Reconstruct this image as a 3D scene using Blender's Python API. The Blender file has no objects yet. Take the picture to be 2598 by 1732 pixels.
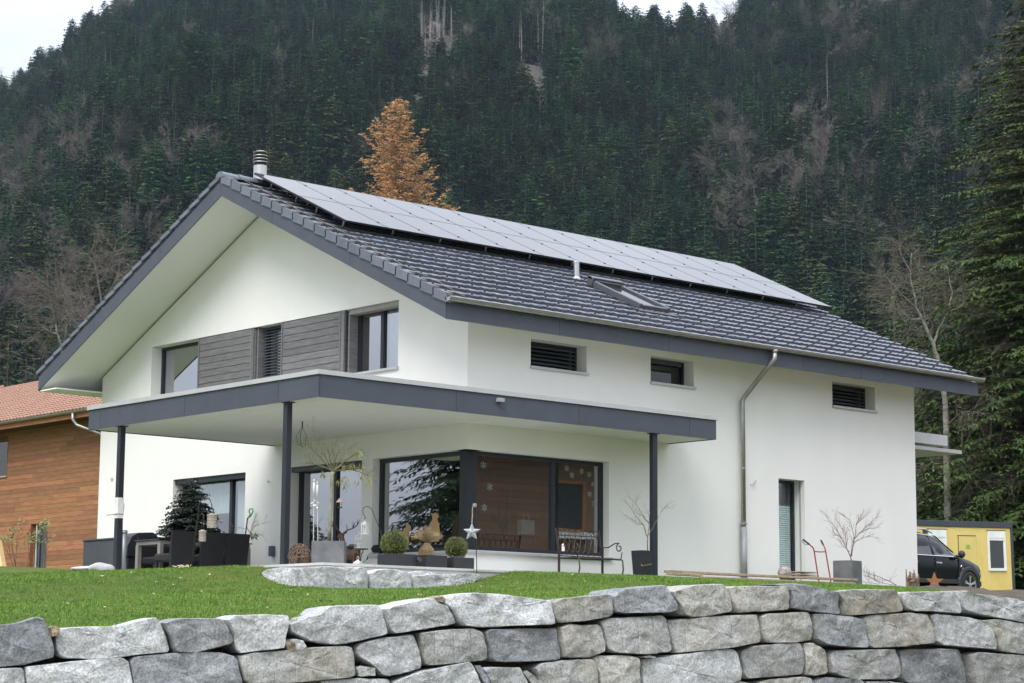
import bpy, bmesh, math, random
import numpy as np
from mathutils import Vector, Matrix, noise
from mathutils.geometry import tessellate_polygon

sc = bpy.context.scene
COL = sc.collection
PI = math.pi
rad = math.radians

# ------------------------------------------------------------------ camera (solved from the house's own lines)
CF, CYAW, CPIT, CROL = 5311.441, 0.842488, 0.149317, 0.007204
CAM = Vector((-23.930, -28.011, -1.317))
_F = Vector((math.cos(CYAW)*math.cos(CPIT), math.sin(CYAW)*math.cos(CPIT), math.sin(CPIT)))
_R = Vector((math.sin(CYAW), -math.cos(CYAW), 0))
_U = _R.cross(_F)
R2 = math.cos(CROL)*_R + math.sin(CROL)*_U
U2 = math.cos(CROL)*_U - math.sin(CROL)*_R
cd = bpy.data.cameras.new('camera')
cam = bpy.data.objects.new('camera', cd); COL.objects.link(cam)
cd.sensor_fit = 'HORIZONTAL'; cd.sensor_width = 36.0; cd.lens = CF/2598*36
cd.clip_start = 0.5; cd.clip_end = 6000
m = Matrix.Identity(4)
for i in range(3):
    m[i][0], m[i][1], m[i][2], m[i][3] = R2[i], U2[i], -_F[i], CAM[i]
cam.matrix_world = m
sc.camera = cam

# ------------------------------------------------------------------ light: bright overcast
SUN_EL, SUN_AZ = rad(50), rad(205)        # azimuth counter-clockwise from +X: the bright part of the cloud cover
world = bpy.data.worlds.new('World'); sc.world = world; world.use_nodes = True
nt = world.node_tree; nt.nodes.clear()
def wn(t, **k):
    n = nt.nodes.new(t)
    for a, b in k.items(): setattr(n, a, b)
    return n
wo = wn('ShaderNodeOutputWorld'); bg = wn('ShaderNodeBackground'); bg.inputs['Strength'].default_value = 0.1
sky = wn('ShaderNodeTexSky', sky_type='NISHITA', sun_disc=False, sun_elevation=SUN_EL, sun_rotation=PI/2-SUN_AZ, air_density=1.0, dust_density=2.0)
tc = wn('ShaderNodeTexCoord'); sep = wn('ShaderNodeSeparateXYZ')
nt.links.new(tc.outputs['Generated'], sep.inputs[0])
mp = wn('ShaderNodeMapping'); mp.inputs['Scale'].default_value = (1.3, 1.3, 3.0)
nt.links.new(tc.outputs['Generated'], mp.inputs[0])
cl = wn('ShaderNodeTexNoise'); cl.inputs['Scale'].default_value = 2.2; cl.inputs['Detail'].default_value = 6; cl.inputs['Roughness'].default_value = 0.55
nt.links.new(mp.outputs[0], cl.inputs['Vector'])
cr_ = wn('ShaderNodeValToRGB')            # cloud sheet: grey bellies and white parts
cr_.color_ramp.elements[0].position = 0.34; cr_.color_ramp.elements[0].color = (0.52, 0.56, 0.63, 1)
cr_.color_ramp.elements[1].position = 0.62; cr_.color_ramp.elements[1].color = (0.80, 0.845, 0.91, 1)
nt.links.new(cl.outputs['Fac'], cr_.inputs[0])
mr = wn('ShaderNodeMapRange'); mr.inputs['From Min'].default_value = 0.0; mr.inputs['From Max'].default_value = 1.0
mr.inputs['To Min'].default_value = 5.0; mr.inputs['To Max'].default_value = 19.5     # overcast sky: the zenith about twice the horizon
nt.links.new(sep.outputs['Z'], mr.inputs['Value'])
mul = wn('ShaderNodeVectorMath', operation='SCALE')
nt.links.new(cr_.outputs['Color'], mul.inputs[0]); nt.links.new(mr.outputs[0], mul.inputs['Scale'])
mx = wn('ShaderNodeMixRGB'); mx.inputs['Fac'].default_value = 0.88
nt.links.new(sky.outputs['Color'], mx.inputs['Color1']); nt.links.new(mul.outputs[0], mx.inputs['Color2'])
nt.links.new(mx.outputs[0], bg.inputs['Color']); nt.links.new(bg.outputs[0], wo.inputs['Surface'])
sd = bpy.data.lights.new('sun', 'SUN'); sd.energy = 1.5; sd.angle = rad(35); sd.color = (1.0, 0.965, 0.92)
sun = bpy.data.objects.new('sun', sd); COL.objects.link(sun)
_dir = Vector((math.cos(SUN_EL)*math.cos(SUN_AZ), math.cos(SUN_EL)*math.sin(SUN_AZ), math.sin(SUN_EL)))
sun.rotation_euler = _dir.to_track_quat('Z', 'Y').to_euler()
sun.location = (0, 0, 60)
vs = sc.view_settings
vs.view_transform = 'Standard'; vs.look = 'None'; vs.gamma = 1; vs.use_curve_mapping = False
vs.exposure = 0.94
cy = sc.cycles
cy.max_bounces = 7; cy.transparent_max_bounces = 12; cy.diffuse_bounces = 3; cy.glossy_bounces = 3; cy.transmission_bounces = 4
cy.volume_bounces = 0; cy.use_denoising = True
cy.use_adaptive_sampling = True

# ------------------------------------------------------------------ pixel -> direction helpers (a surface gives the distance)
def ray(x, y): return _F + R2*((x-1299)/CF) - U2*((y-866)/CF)
def on(x, y, n, d):
    r = ray(x, y); n = Vector(n); t = (d - n.dot(CAM))/n.dot(r); return CAM + r*t
def onX(x, y, X=0.0): return on(x, y, (1, 0, 0), X)
def onY(x, y, Y=0.0): return on(x, y, (0, 1, 0), Y)
def onZ(x, y, Z=0.0): return on(x, y, (0, 0, 1), Z)
def dep(x, y, d): return CAM + ray(x, y)*d
FH = Vector((math.cos(CYAW), math.sin(CYAW), 0)); RH = Vector((math.sin(CYAW), -math.cos(CYAW), 0))
def uv_of(P): d = Vector(P)-CAM; return d.dot(FH), d.dot(RH)
def from_uv(u, v, z=0.0): P = CAM + FH*u + RH*v; return Vector((P.x, P.y, z))
def proj(P):
    d = Vector(P)-CAM; c = d.dot(_F); return 1299+CF*d.dot(R2)/c, 866-CF*d.dot(U2)/c

# ------------------------------------------------------------------ materials
MATS = {}
def mat(name, col, rough=0.6, var=0.12, scale=6.0, bump=0.0, bscale=None, metal=0.0, spec=0.5, col2=None, detail=6, rnd=0.0, stretch=None, hue=0.0, coat=0.0, objrnd=0.0, world=False):
    """colour with a soft noise variation, optional second colour, fine bump, optional per-object variation"""
    if name in MATS: return MATS[name]
    M = bpy.data.materials.new(name); M.use_nodes = True; t = M.node_tree; b = t.nodes['Principled BSDF']
    b.inputs['Roughness'].default_value = rough; b.inputs['Metallic'].default_value = metal
    b.inputs['Specular IOR Level'].default_value = spec; b.inputs['Coat Weight'].default_value = coat
    tc = t.nodes.new('ShaderNodeTexCoord'); src = tc.outputs['Object']
    if world: src = t.nodes.new('ShaderNodeNewGeometry').outputs['Position']
    if stretch:
        mp = t.nodes.new('ShaderNodeMapping'); mp.inputs['Scale'].default_value = stretch
        t.links.new(src, mp.inputs[0]); src = mp.outputs[0]
    if objrnd:
        oi0 = t.nodes.new('ShaderNodeObjectInfo'); ad = t.nodes.new('ShaderNodeVectorMath'); ad.operation = 'ADD'
        ml = t.nodes.new('ShaderNodeVectorMath'); ml.operation = 'SCALE'; ml.inputs[0].default_value = (37.0, 19.0, 53.0)
        t.links.new(oi0.outputs['Random'], ml.inputs['Scale']); t.links.new(src, ad.inputs[0]); t.links.new(ml.outputs[0], ad.inputs[1]); src = ad.outputs[0]
    n = t.nodes.new('ShaderNodeTexNoise'); n.inputs['Scale'].default_value = scale; n.inputs['Detail'].default_value = detail; n.inputs['Roughness'].default_value = 0.6
    t.links.new(src, n.inputs['Vector'])
    c2 = col2 if col2 else tuple(min(1, c*(1+var)) for c in col); c1 = col if col2 else tuple(c*(1-var) for c in col)
    rp = t.nodes.new('ShaderNodeValToRGB'); rp.color_ramp.elements[0].position = 0.3; rp.color_ramp.elements[1].position = 0.7
    rp.color_ramp.elements[0].color = (*c1, 1); rp.color_ramp.elements[1].color = (*c2, 1)
    t.links.new(n.outputs['Fac'], rp.inputs[0]); out = rp.outputs['Color']
    if rnd or hue:
        oi = t.nodes.new('ShaderNodeObjectInfo'); hs = t.nodes.new('ShaderNodeHueSaturation')
        a = t.nodes.new('ShaderNodeMapRange'); a.inputs['To Min'].default_value = 1-rnd; a.inputs['To Max'].default_value = 1+rnd
        t.links.new(oi.outputs['Random'], a.inputs['Value']); t.links.new(a.outputs[0], hs.inputs['Value'])
        if hue:
            wnz = t.nodes.new('ShaderNodeTexWhiteNoise'); wnz.noise_dimensions = '1D'; t.links.new(oi.outputs['Random'], wnz.inputs['W'])
            a2 = t.nodes.new('ShaderNodeMapRange'); a2.inputs['To Min'].default_value = 0.5-hue; a2.inputs['To Max'].default_value = 0.5+hue
            t.links.new(wnz.outputs['Value'], a2.inputs['Value']); t.links.new(a2.outputs[0], hs.inputs['Hue'])
        t.links.new(out, hs.inputs['Color']); out = hs.outputs['Color']
    t.links.new(out, b.inputs['Base Color'])
    if bump:
        n2 = t.nodes.new('ShaderNodeTexNoise'); n2.inputs['Scale'].default_value = bscale or scale*6; n2.inputs['Detail'].default_value = 5
        t.links.new(src, n2.inputs['Vector'])
        bp = t.nodes.new('ShaderNodeBump'); bp.inputs['Strength'].default_value = bump; bp.inputs['Distance'].default_value = 0.02
        t.links.new(n2.outputs['Fac'], bp.inputs['Height']); t.links.new(bp.outputs[0], b.inputs['Normal'])
    MATS[name] = M
    return M

def glass_mat(name, refl=0.45, tint=(0.55, 0.62, 0.62), rough=0.0):
    M = bpy.data.materials.new(name); M.use_nodes = True; t = M.node_tree; t.nodes.clear()
    o = t.nodes.new('ShaderNodeOutputMaterial'); mx = t.nodes.new('ShaderNodeMixShader'); g = t.nodes.new('ShaderNodeBsdfGlossy'); tr = t.nodes.new('ShaderNodeBsdfTransparent')
    g.inputs['Roughness'].default_value = rough; g.inputs['Color'].default_value = (0.93, 0.95, 1, 1); tr.inputs['Color'].default_value = (*tint, 1)
    lw = t.nodes.new('ShaderNodeLayerWeight'); lw.inputs['Blend'].default_value = 0.35
    mr = t.nodes.new('ShaderNodeMapRange'); mr.inputs['To Min'].default_value = refl*0.8; mr.inputs['To Max'].default_value = min(1, refl*1.6)
    t.links.new(lw.outputs['Facing'], mr.inputs['Value']); t.links.new(mr.outputs[0], mx.inputs['Fac'])
    n = t.nodes.new('ShaderNodeTexNoise'); n.inputs['Scale'].default_value = 0.9; tc = t.nodes.new('ShaderNodeTexCoord'); t.links.new(tc.outputs['Object'], n.inputs['Vector'])
    bp = t.nodes.new('ShaderNodeBump'); bp.inputs['Strength'].default_value = 0.05; bp.inputs['Distance'].default_value = 0.02     # panes are never quite flat
    t.links.new(n.outputs['Fac'], bp.inputs['Height']); t.links.new(bp.outputs[0], g.inputs['Normal'])
    t.links.new(tr.outputs[0], mx.inputs[1]); t.links.new(g.outputs[0], mx.inputs[2]); t.links.new(mx.outputs[0], o.inputs['Surface'])
    MATS[name] = M
    return M

def render_mat():
    """white mineral render: fine grain, faint weathering streaks"""
    M = mat('white_render', (0.825, 0.815, 0.78), rough=0.9, col2=(0.86, 0.85, 0.815), scale=1.6, stretch=(1, 1, .4), bump=0.4, bscale=110, spec=0.2)
    return M

def stone_mat(name, c1, c2, vein, drilled=False, warm=(0.33, 0.29, 0.22), warmth=0.35):
    M = bpy.data.materials.new(name); M.use_nodes = True; t = M.node_tree; b = t.nodes['Principled BSDF']
    b.inputs['Roughness'].default_value = 0.85; b.inputs['Specular IOR Level'].default_value = 0.25
    tc = t.nodes.new('ShaderNodeTexCoord'); oi = t.nodes.new('ShaderNodeObjectInfo')
    sc_ = t.nodes.new('ShaderNodeVectorMath'); sc_.operation = 'SCALE'; sc_.inputs[0].default_value = (31, 47, 13)
    ad = t.nodes.new('ShaderNodeVectorMath'); ad.operation = 'ADD'
    t.links.new(oi.outputs['Random'], sc_.inputs['Scale']); t.links.new(tc.outputs['Object'], ad.inputs[0]); t.links.new(sc_.outputs[0], ad.inputs[1])
    P = ad.outputs[0]
    def noise_(s, d=6, r=0.6, dist=0.0):
        n = t.nodes.new('ShaderNodeTexNoise'); n.inputs['Scale'].default_value = s; n.inputs['Detail'].default_value = d; n.inputs['Roughness'].default_value = r; n.inputs['Distortion'].default_value = dist
        t.links.new(P, n.inputs['Vector']); return n.outputs['Fac']
    def ramp(fac, p0, p1, a=(0, 0, 0), b_=(1, 1, 1)):
        r = t.nodes.new('ShaderNodeValToRGB'); r.color_ramp.elements[0].position = p0; r.color_ramp.elements[1].position = p1
        r.color_ramp.elements[0].color = (*a, 1); r.color_ramp.elements[1].color = (*b_, 1); t.links.new(fac, r.inputs[0]); return r.outputs['Color']
    def mix(f, a, b_):
        m_ = t.nodes.new('ShaderNodeMixRGB'); 
        if hasattr(f, 'is_linked'): t.links.new(f, m_.inputs['Fac'])
        else: m_.inputs['Fac'].default_value = f
        for s, k in ((a, 'Color1'), (b_, 'Color2')):
            if hasattr(s, 'is_linked'): t.links.new(s, m_.inputs[k])
            else: m_.inputs[k].default_value = (*s, 1)
        return m_.outputs[0]
    base = ramp(noise_(2.2, 8, 0.65), 0.3, 0.72, c1, c2)
    spk = ramp(noise_(38, 5, 0.75), 0.36, 0.66, (0.42, 0.42, 0.42), (1.5, 1.5, 1.5))                # mineral speckle
    mm = t.nodes.new('ShaderNodeMixRGB'); mm.blend_type = 'MULTIPLY'; mm.inputs['Fac'].default_value = 0.75
    t.links.new(base, mm.inputs['Color1']); t.links.new(spk, mm.inputs['Color2']); c = mm.outputs[0]
    wm = t.nodes.new('ShaderNodeMath'); wm.operation = 'MULTIPLY'; wm.inputs[1].default_value = warmth
    t.links.new(ramp(noise_(1.4, 4, 0.5), 0.48, 0.68), wm.inputs[0])
    c = mix(wm.outputs[0], c, warm)                                                                # lichen and rust-brown patches
    w = t.nodes.new('ShaderNodeTexWave'); w.inputs['Scale'].default_value = 0.7; w.inputs['Distortion'].default_value = 14; w.inputs['Detail'].default_value = 6; w.inputs['Detail Scale'].default_value = 2.6
    t.links.new(P, w.inputs['Vector'])
    vm = t.nodes.new('ShaderNodeMath'); vm.operation = 'MULTIPLY'; vm.inputs[1].default_value = 0.22
    t.links.new(ramp(w.outputs['Fac'], 0.93, 1.0), vm.inputs[0]); c = mix(vm.outputs[0], c, vein)
    h = t.nodes.new('ShaderNodeMath'); h.operation = 'ADD'
    t.links.new(noise_(9, 9, 0.72, 0.6), h.inputs[0])
    v = t.nodes.new('ShaderNodeTexVoronoi'); v.inputs['Scale'].default_value = 7; v.feature = 'F1'; t.links.new(P, v.inputs['Vector'])
    vmul = t.nodes.new('ShaderNodeMath'); vmul.operation = 'MULTIPLY'; vmul.inputs[1].default_value = 0.5; t.links.new(v.outputs['Distance'], vmul.inputs[0]); t.links.new(vmul.outputs[0], h.inputs[1])
    hh = h.outputs[0]
    if drilled:                                                                                     # half drill holes left by splitting the block
        sp = t.nodes.new('ShaderNodeSeparateXYZ'); t.links.new(tc.outputs['Object'], sp.inputs[0])
        mo = t.nodes.new('ShaderNodeMath'); mo.operation = 'PINGPONG'; mo.inputs[1].default_value = 0.13; t.links.new(sp.outputs['X'], mo.inputs[0])
        lt = t.nodes.new('ShaderNodeMapRange'); lt.inputs['From Min'].default_value = 0.0; lt.inputs['From Max'].default_value = 0.017; lt.inputs['To Min'].default_value = 1; lt.inputs['To Max'].default_value = 0; t.links.new(mo.outputs[0], lt.inputs['Value'])
        msk = t.nodes.new('ShaderNodeMath'); msk.operation = 'MULTIPLY'; t.links.new(lt.outputs[0], msk.inputs[0]); t.links.new(ramp(noise_(1.7, 2), 0.40, 0.5), msk.inputs[1])
        ms2 = t.nodes.new('ShaderNodeMath'); ms2.operation = 'MULTIPLY'; ms2.inputs[1].default_value = 0.35; t.links.new(msk.outputs[0], ms2.inputs[0])
        c = mix(ms2.outputs[0], c, (0.50, 0.49, 0.46))
        sb = t.nodes.new('ShaderNodeMath'); sb.operation = 'SUBTRACT'; t.links.new(hh, sb.inputs[0]); t.links.new(ms2.outputs[0], sb.inputs[1]); hh = sb.outputs[0]
    hs = t.nodes.new('ShaderNodeHueSaturation'); a = t.nodes.new('ShaderNodeMapRange'); a.inputs['To Min'].default_value = 0.82; a.inputs['To Max'].default_value = 1.2
    t.links.new(oi.outputs['Random'], a.inputs['Value']); t.links.new(a.outputs[0], hs.inputs['Value']); t.links.new(c, hs.inputs['Color'])
    t.links.new(hs.outputs[0], b.inputs['Base Color'])
    bp = t.nodes.new('ShaderNodeBump'); bp.inputs['Strength'].default_value = 0.9; bp.inputs['Distance'].default_value = 0.035
    t.links.new(hh, bp.inputs['Height']); t.links.new(bp.outputs[0], b.inputs['Normal'])
    MATS[name] = M
    return M

# ------------------------------------------------------------------ mesh builder
class MB:
    def __init__(s): s.v = []; s.f = []
    def add(s, vs, fs, M=None):
        o = len(s.v)
        s.v += [tuple(M @ Vector(p)) if M is not None else tuple(p) for p in vs]
        s.f += [tuple(i+o for i in f) for f in fs]; return s
    def box(s, a, b, M=None):
        x0, y0, z0 = a; x1, y1, z1 = b
        if x0 > x1: x0, x1 = x1, x0
        if y0 > y1: y0, y1 = y1, y0
        if z0 > z1: z0, z1 = z1, z0
        v = [(x0,y0,z0),(x1,y0,z0),(x1,y1,z0),(x0,y1,z0),(x0,y0,z1),(x1,y0,z1),(x1,y1,z1),(x0,y1,z1)]
        return s.add(v, [(0,3,2,1),(4,5,6,7),(0,1,5,4),(1,2,6,5),(2,3,7,6),(3,0,4,7)], M)
    def cbox(s, a, b, c=0.01, M=None):
        """box with chamfered edges"""
        bm = bmesh.new(); bmesh.ops.create_cube(bm, size=1)
        d = [b[i]-a[i] for i in range(3)]; ce = [(a[i]+b[i])/2 for i in range(3)]
        for w in bm.verts: w.co = Vector((ce[0]+w.co.x*d[0], ce[1]+w.co.y*d[1], ce[2]+w.co.z*d[2]))
        bmesh.ops.bevel(bm, geom=bm.edges[:], offset=min(c, min(abs(x) for x in d)*0.4), segments=1, affect='EDGES')
        bm.verts.index_update()
        s.add([w.co[:] for w in bm.verts], [tuple(w.index for w in f.verts) for f in bm.faces], M); bm.free(); return s
    def bar(s, p, q, w, h=None, up=(0, 0, 1)):
        """rectangular bar from p to q"""
        p = Vector(p); q = Vector(q); h = h or w; d = (q-p).normalized(); up = Vector(up)
        if abs(d.dot(up)) > 0.98: up = Vector((1, 0, 0))
        x = d.cross(up).normalized()*(w/2); y = x.cross(d).normalized()*(h/2)
        v = [p-x-y, p+x-y, p+x+y, p-x+y, q-x-y, q+x-y, q+x+y, q-x+y]
        return s.add([tuple(a) for a in v], [(3,2,1,0),(4,5,6,7),(0,1,5,4),(1,2,6,5),(2,3,7,6),(3,0,4,7)])
    def tube(s, pts, r, n=8, cap=True):
        pts = [Vector(p) for p in pts]; k = len(pts); rs = r if isinstance(r, (list, tuple)) else [r]*k
        o = len(s.v); prev = None
        for i, p in enumerate(pts):
            d = (pts[min(i+1, k-1)]-pts[max(i-1, 0)])
            d = d.normalized() if d.length > 1e-9 else Vector((0, 0, 1))
            if prev is None:
                a = Vector((0, 0, 1)) if abs(d.z) < 0.9 else Vector((1, 0, 0)); x = d.cross(a).normalized()
            else:
                x = (prev-d*prev.dot(d)); x = x.normalized() if x.length > 1e-6 else d.orthogonal().normalized()
            prev = x; y = d.cross(x)
            for j in range(n):
                a = 2*PI*j/n; s.v.append(tuple(p+(x*math.cos(a)+y*math.sin(a))*rs[i]))
        for i in range(k-1):
            for j in range(n):
                s.f.append((o+i*n+j, o+i*n+(j+1) % n, o+(i+1)*n+(j+1) % n, o+(i+1)*n+j))
        if cap and n > 2:
            s.f.append(tuple(o+j for j in range(n))[::-1]); s.f.append(tuple(o+(k-1)*n+j for j in range(n)))
        return s
    def lathe(s, prof, n=20, M=None, cap=True):
        """profile [(r,z)...] spun about z"""
        v = []; f = []; k = len(prof)
        for r_, z_ in prof:
            for j in range(n): a = 2*PI*j/n; v.append((r_*math.cos(a), r_*math.sin(a), z_))
        for i in range(k-1):
            for j in range(n): f.append((i*n+j, i*n+(j+1) % n, (i+1)*n+(j+1) % n, (i+1)*n+j))
        if cap: f.append(tuple(range(n))[::-1]); f.append(tuple((k-1)*n+j for j in range(n)))
        return s.add(v, f, M)
    def prism(s, poly, t, M=None):
        """polygon in xz extruded along y from 0 to t (concave allowed)"""
        n = len(poly); tri = tessellate_polygon([[Vector((x, z, 0)) for x, z in poly]])
        v = [(x, 0, z) for x, z in poly]+[(x, t, z) for x, z in poly]
        f = [tuple(a) for a in tri]+[tuple(i+n for i in a[::-1]) for a in tri]+[(i, (i+1) % n, (i+1) % n+n, i+n) for i in range(n)]
        return s.add(v, f, M)
    def sphere(s, c, r, n=12, m_=8, sq=(1, 1, 1)):
        prof = [(max(1e-4, r*math.sin(PI*i/m_)), -r*math.cos(PI*i/m_)) for i in range(m_+1)]
        return s.lathe(prof, n, Matrix.Translation(c) @ Matrix.Diagonal((*sq, 1)))
    def mesh(s, name, smooth=False):
        me = bpy.data.meshes.new(name); me.from_pydata(s.v, [], s.f)
        if smooth: me.polygons.foreach_set('use_smooth', [True]*len(me.polygons))
        bm = bmesh.new(); bm.from_mesh(me); bmesh.ops.recalc_face_normals(bm, faces=bm.faces); bm.to_mesh(me); bm.free()
        me.update(); return me

def link(name, me, m_=None, parent=None, loc=None, rotz=None):
    o = bpy.data.objects.new(name, me); COL.objects.link(o)
    if m_ is not None and me is not None and not me.materials: me.materials.append(m_)
    if parent is not None: o.parent = parent
    if loc is not None: o.location = loc
    if rotz is not None: o.rotation_euler = (0, 0, rotz)
    return o
def part(name, mb, m_, parent, smooth=False, loc=None, label=None, kind=None):
    o = link(name, mb.mesh(name, smooth), m_, parent, loc)
    if label: o['label'] = label
    if kind: o['kind'] = kind
    return o
def tag(o, label, cat, group=None):
    o['label'] = label; o['category'] = cat
    if group: o['group'] = group
    return o
def thing(name, label, cat, loc=(0, 0, 0), rotz=0, group=None):
    o = link(name, None); o.location = loc; o.rotation_euler = (0, 0, rotz); o.empty_display_size = 0.3
    return tag(o, label, cat, group)
def solo(name, mb, m_, label, cat, loc=(0, 0, 0), rotz=0, group=None, smooth=False):
    return tag(link(name, mb.mesh(name, smooth), m_, None, loc, rotz), label, cat, group)
def struct(name, mb, m_, smooth=False):
    o = link(name, mb.mesh(name, smooth), m_); o['kind'] = 'structure'; return o
def lerp(a, b, t): return a+(b-a)*t
def interp(x, xs, ys): return float(np.interp(x, xs, ys))
def smooth01(t): t = max(0.0, min(1.0, t)); return t*t*(3-2*t)
# ------------------------------------------------------------------ terrain functions
_wv = [-14, -5.6, -2.09, -0.24, 1.8, 3.83, 6.5, 8.0, 14]
_wz = [-1.25, -1.03, -0.80, -0.54, -0.41, -0.29, -0.30, -0.37, -0.40]
def wall_d(v): return 26+0.65*v+0.02*v*v if v > -14 else 26-9.1+3.92
def wall_z(v): return interp(v, _wv, _wz)
def house_z(X, Y):
    b = interp(X, [-5, 13, 18, 24, 36, 80], [0.03, 0.03, 0.20, 0.32, 0.85, 2.2])+interp(Y, [-1, 6, 14, 22, 40], [0, 0.045, 0.06, 0.9, 1.6])*(1-smooth01((X-12)/6))
    fl = 1-max(0.0, min(1.0, (Y+2.78)/1.7))**2.2; fr = 1-max(0.0, min(1.0, (X+5.2)/3.9))**3
    return b-0.36*fl*fr
def lawn_z(X, Y):
    u, v = uv_of((X, Y, 0)); s = max(0.0, u-wall_d(v))
    dx = max(-5.5-X, 0); dy = max(-2.9-Y, 0); dr = math.hypot(dx, dy)
    w = s/(s+dr) if s+dr > 1e-6 else 0
    zw = wall_z(v)-0.10
    z = zw+(house_z(X, Y)-zw)*(w**0.92)
    ins = min(X+5.0, Y+2.4 if X < 2 else Y+1.4)
    if ins > 0 and X < 16 and Y < 14: z -= 0.10*smooth01((ins-0.1)/0.35)*(1-smooth01((X-13)/2))*(1-smooth01((Y-12.5)/1.5))     # gravel strip round the house lies a little lower than the lawn's edge
    z += 0.012*noise.noise(Vector((X*0.5, Y*0.5, 3)))
    return z
_sa = [-0.6, -0.40, -0.2446, -0.200, -0.155, 0.0, 0.04, 0.055, 0.08, 0.104, 0.13, 0.2, 0.3, 0.6]
_ss = [0.17, 0.21, 0.264, 0.303, 0.328, 0.330, 0.315, 0.302, 0.296, 0.298, 0.312, 0.33, 0.335, 0.30]
U0, U1 = 380.0, 1300.0
def hill_z(u, v, rough=True):
    a = v/max(u, 60.0); H = interp(a, _sa, _ss)*U1
    z0 = 0.3+interp(u, [60, 130, U0], [0.4, 2.0, 3.0])
    if u <= U0: z = z0
    elif u <= U1: z = z0+(H-z0)*((u-U0)/(U1-U0))
    else: z = H-0.25*(u-U1)
    if rough and u > U0-60:
        k = min(1.0, (u-U0+60)/250)
        if u > U1-160: k *= max(0.25, 1-(u-U1+160)/200)
        z += k*(26*noise.noise(Vector((u*0.004, v*0.006, 1.7)))+11*noise.noise(Vector((u*0.012, v*0.016, 5.1))))
    return z
def hill_at(px, py, lo=400.0, hi=1330.0):
    r = ray(px, py); hz = math.hypot(r.x, r.y); u = lo
    while u < hi:
        t = u/r.dot(FH); P = CAM+r*t; uu, vv = uv_of(P)
        if P.z < hill_z(uu, vv): return P
        u += 6
    return None

# ------------------------------------------------------------------ ground, lawn, mountain (the setting)
g = MB(); g.add([(-1750, -1750, -3.0), (1750, -1750, -3.0), (1750, 1750, -3.0), (-1750, 1750, -3.0)], [(0, 1, 2, 3)])
struct('ground', g, mat('valley_ground', (0.10, 0.115, 0.05), rough=0.95, scale=0.05, col2=(0.17, 0.16, 0.10)))

def grid_mesh(name, us, vs, fz, m_):
    """us: function (j, v)->u rows"""
    V = []; F_ = []; nr = len(us(0)); nc = len(vs)
    for v in vs:
        for u in us(v):
            P = from_uv(u, v); V.append((P.x, P.y, fz(P.x, P.y, u, v)))
    for i in range(nc-1):
        for j in range(nr-1):
            a = i*nr+j; F_.append((a, a+nr, a+nr+1, a+1))
    mb = MB(); mb.v = V; mb.f = F_
    return struct(name, mb, m_, smooth=True)
lawn_vs = list(np.concatenate([np.linspace(-60, -14, 12), np.linspace(-13.5, 16, 100), np.linspace(17, 80, 16)]))
def lawn_us(v):
    a = wall_d(v)+0.3; t = np.linspace(0, 1, 70)
    return list(np.concatenate([a+t*22, a+22+(np.linspace(0.04, 1, 26)**1.6)*(140-a-22)]))
lawn_m = mat('lawn_soil_and_grass', (0.045, 0.080, 0.016), rough=0.95, scale=0.55, col2=(0.105, 0.130, 0.032), bump=0.6, bscale=40, spec=0.1)
grid_mesh('lawn', lawn_us, lawn_vs, lambda X, Y, u, v: lawn_z(X, Y), lawn_m)

def mountain_mat():
    M = bpy.data.materials.new('mountain_floor'); M.use_nodes = True; t = M.node_tree; b = t.nodes['Principled BSDF']; b.inputs['Roughness'].default_value = 0.95
    tc = t.nodes.new('ShaderNodeTexCoord'); n = t.nodes.new('ShaderNodeTexNoise'); n.inputs['Scale'].default_value = 0.03; n.inputs['Detail'].default_value = 8
    t.links.new(tc.outputs['Object'], n.inputs['Vector'])
    r = t.nodes.new('ShaderNodeValToRGB'); r.color_ramp.elements[0].color = (0.035, 0.035, 0.022, 1); r.color_ramp.elements[1].color = (0.085, 0.072, 0.056, 1); r.color_ramp.elements[0].position = .35; r.color_ramp.elements[1].position = .7
    t.links.new(n.outputs['Fac'], r.inputs[0])
    sp = t.nodes.new('ShaderNodeSeparateXYZ'); t.links.new(tc.outputs['Object'], sp.inputs[0])
    n2 = t.nodes.new('ShaderNodeTexNoise'); n2.inputs['Scale'].default_value = 0.05; n2.inputs['Detail'].default_value = 5; t.links.new(tc.outputs['Object'], n2.inputs['Vector'])
    ml = t.nodes.new('ShaderNodeMath'); ml.operation = 'MULTIPLY_ADD'; ml.inputs[1].default_value = 60; ml.inputs[2].default_value = 0; t.links.new(n2.outputs['Fac'], ml.inputs[0])
    ad = t.nodes.new('ShaderNodeMath'); ad.operation = 'ADD'; t.links.new(sp.outputs['Z'], ad.inputs[0]); t.links.new(ml.outputs[0], ad.inputs[1])
    mr = t.nodes.new('ShaderNodeMapRange'); mr.inputs['From Min'].default_value = 398; mr.inputs['From Max'].default_value = 404; t.links.new(ad.outputs[0], mr.inputs['Value'])
    mx = t.nodes.new('ShaderNodeMixRGB'); mx.inputs['Color2'].default_value = (0.82, 0.84, 0.88, 1)        # first snow above the snow line
    t.links.new(mr.outputs[0], mx.inputs['Fac']); t.links.new(r.outputs[0], mx.inputs['Color1']); t.links.new(mx.outputs[0], b.inputs['Base Color'])
    return M
def mt_us(v): return list(np.concatenate([np.linspace(125, U0, 8), np.linspace(U0+12, U1+150, 84)]))
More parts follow.
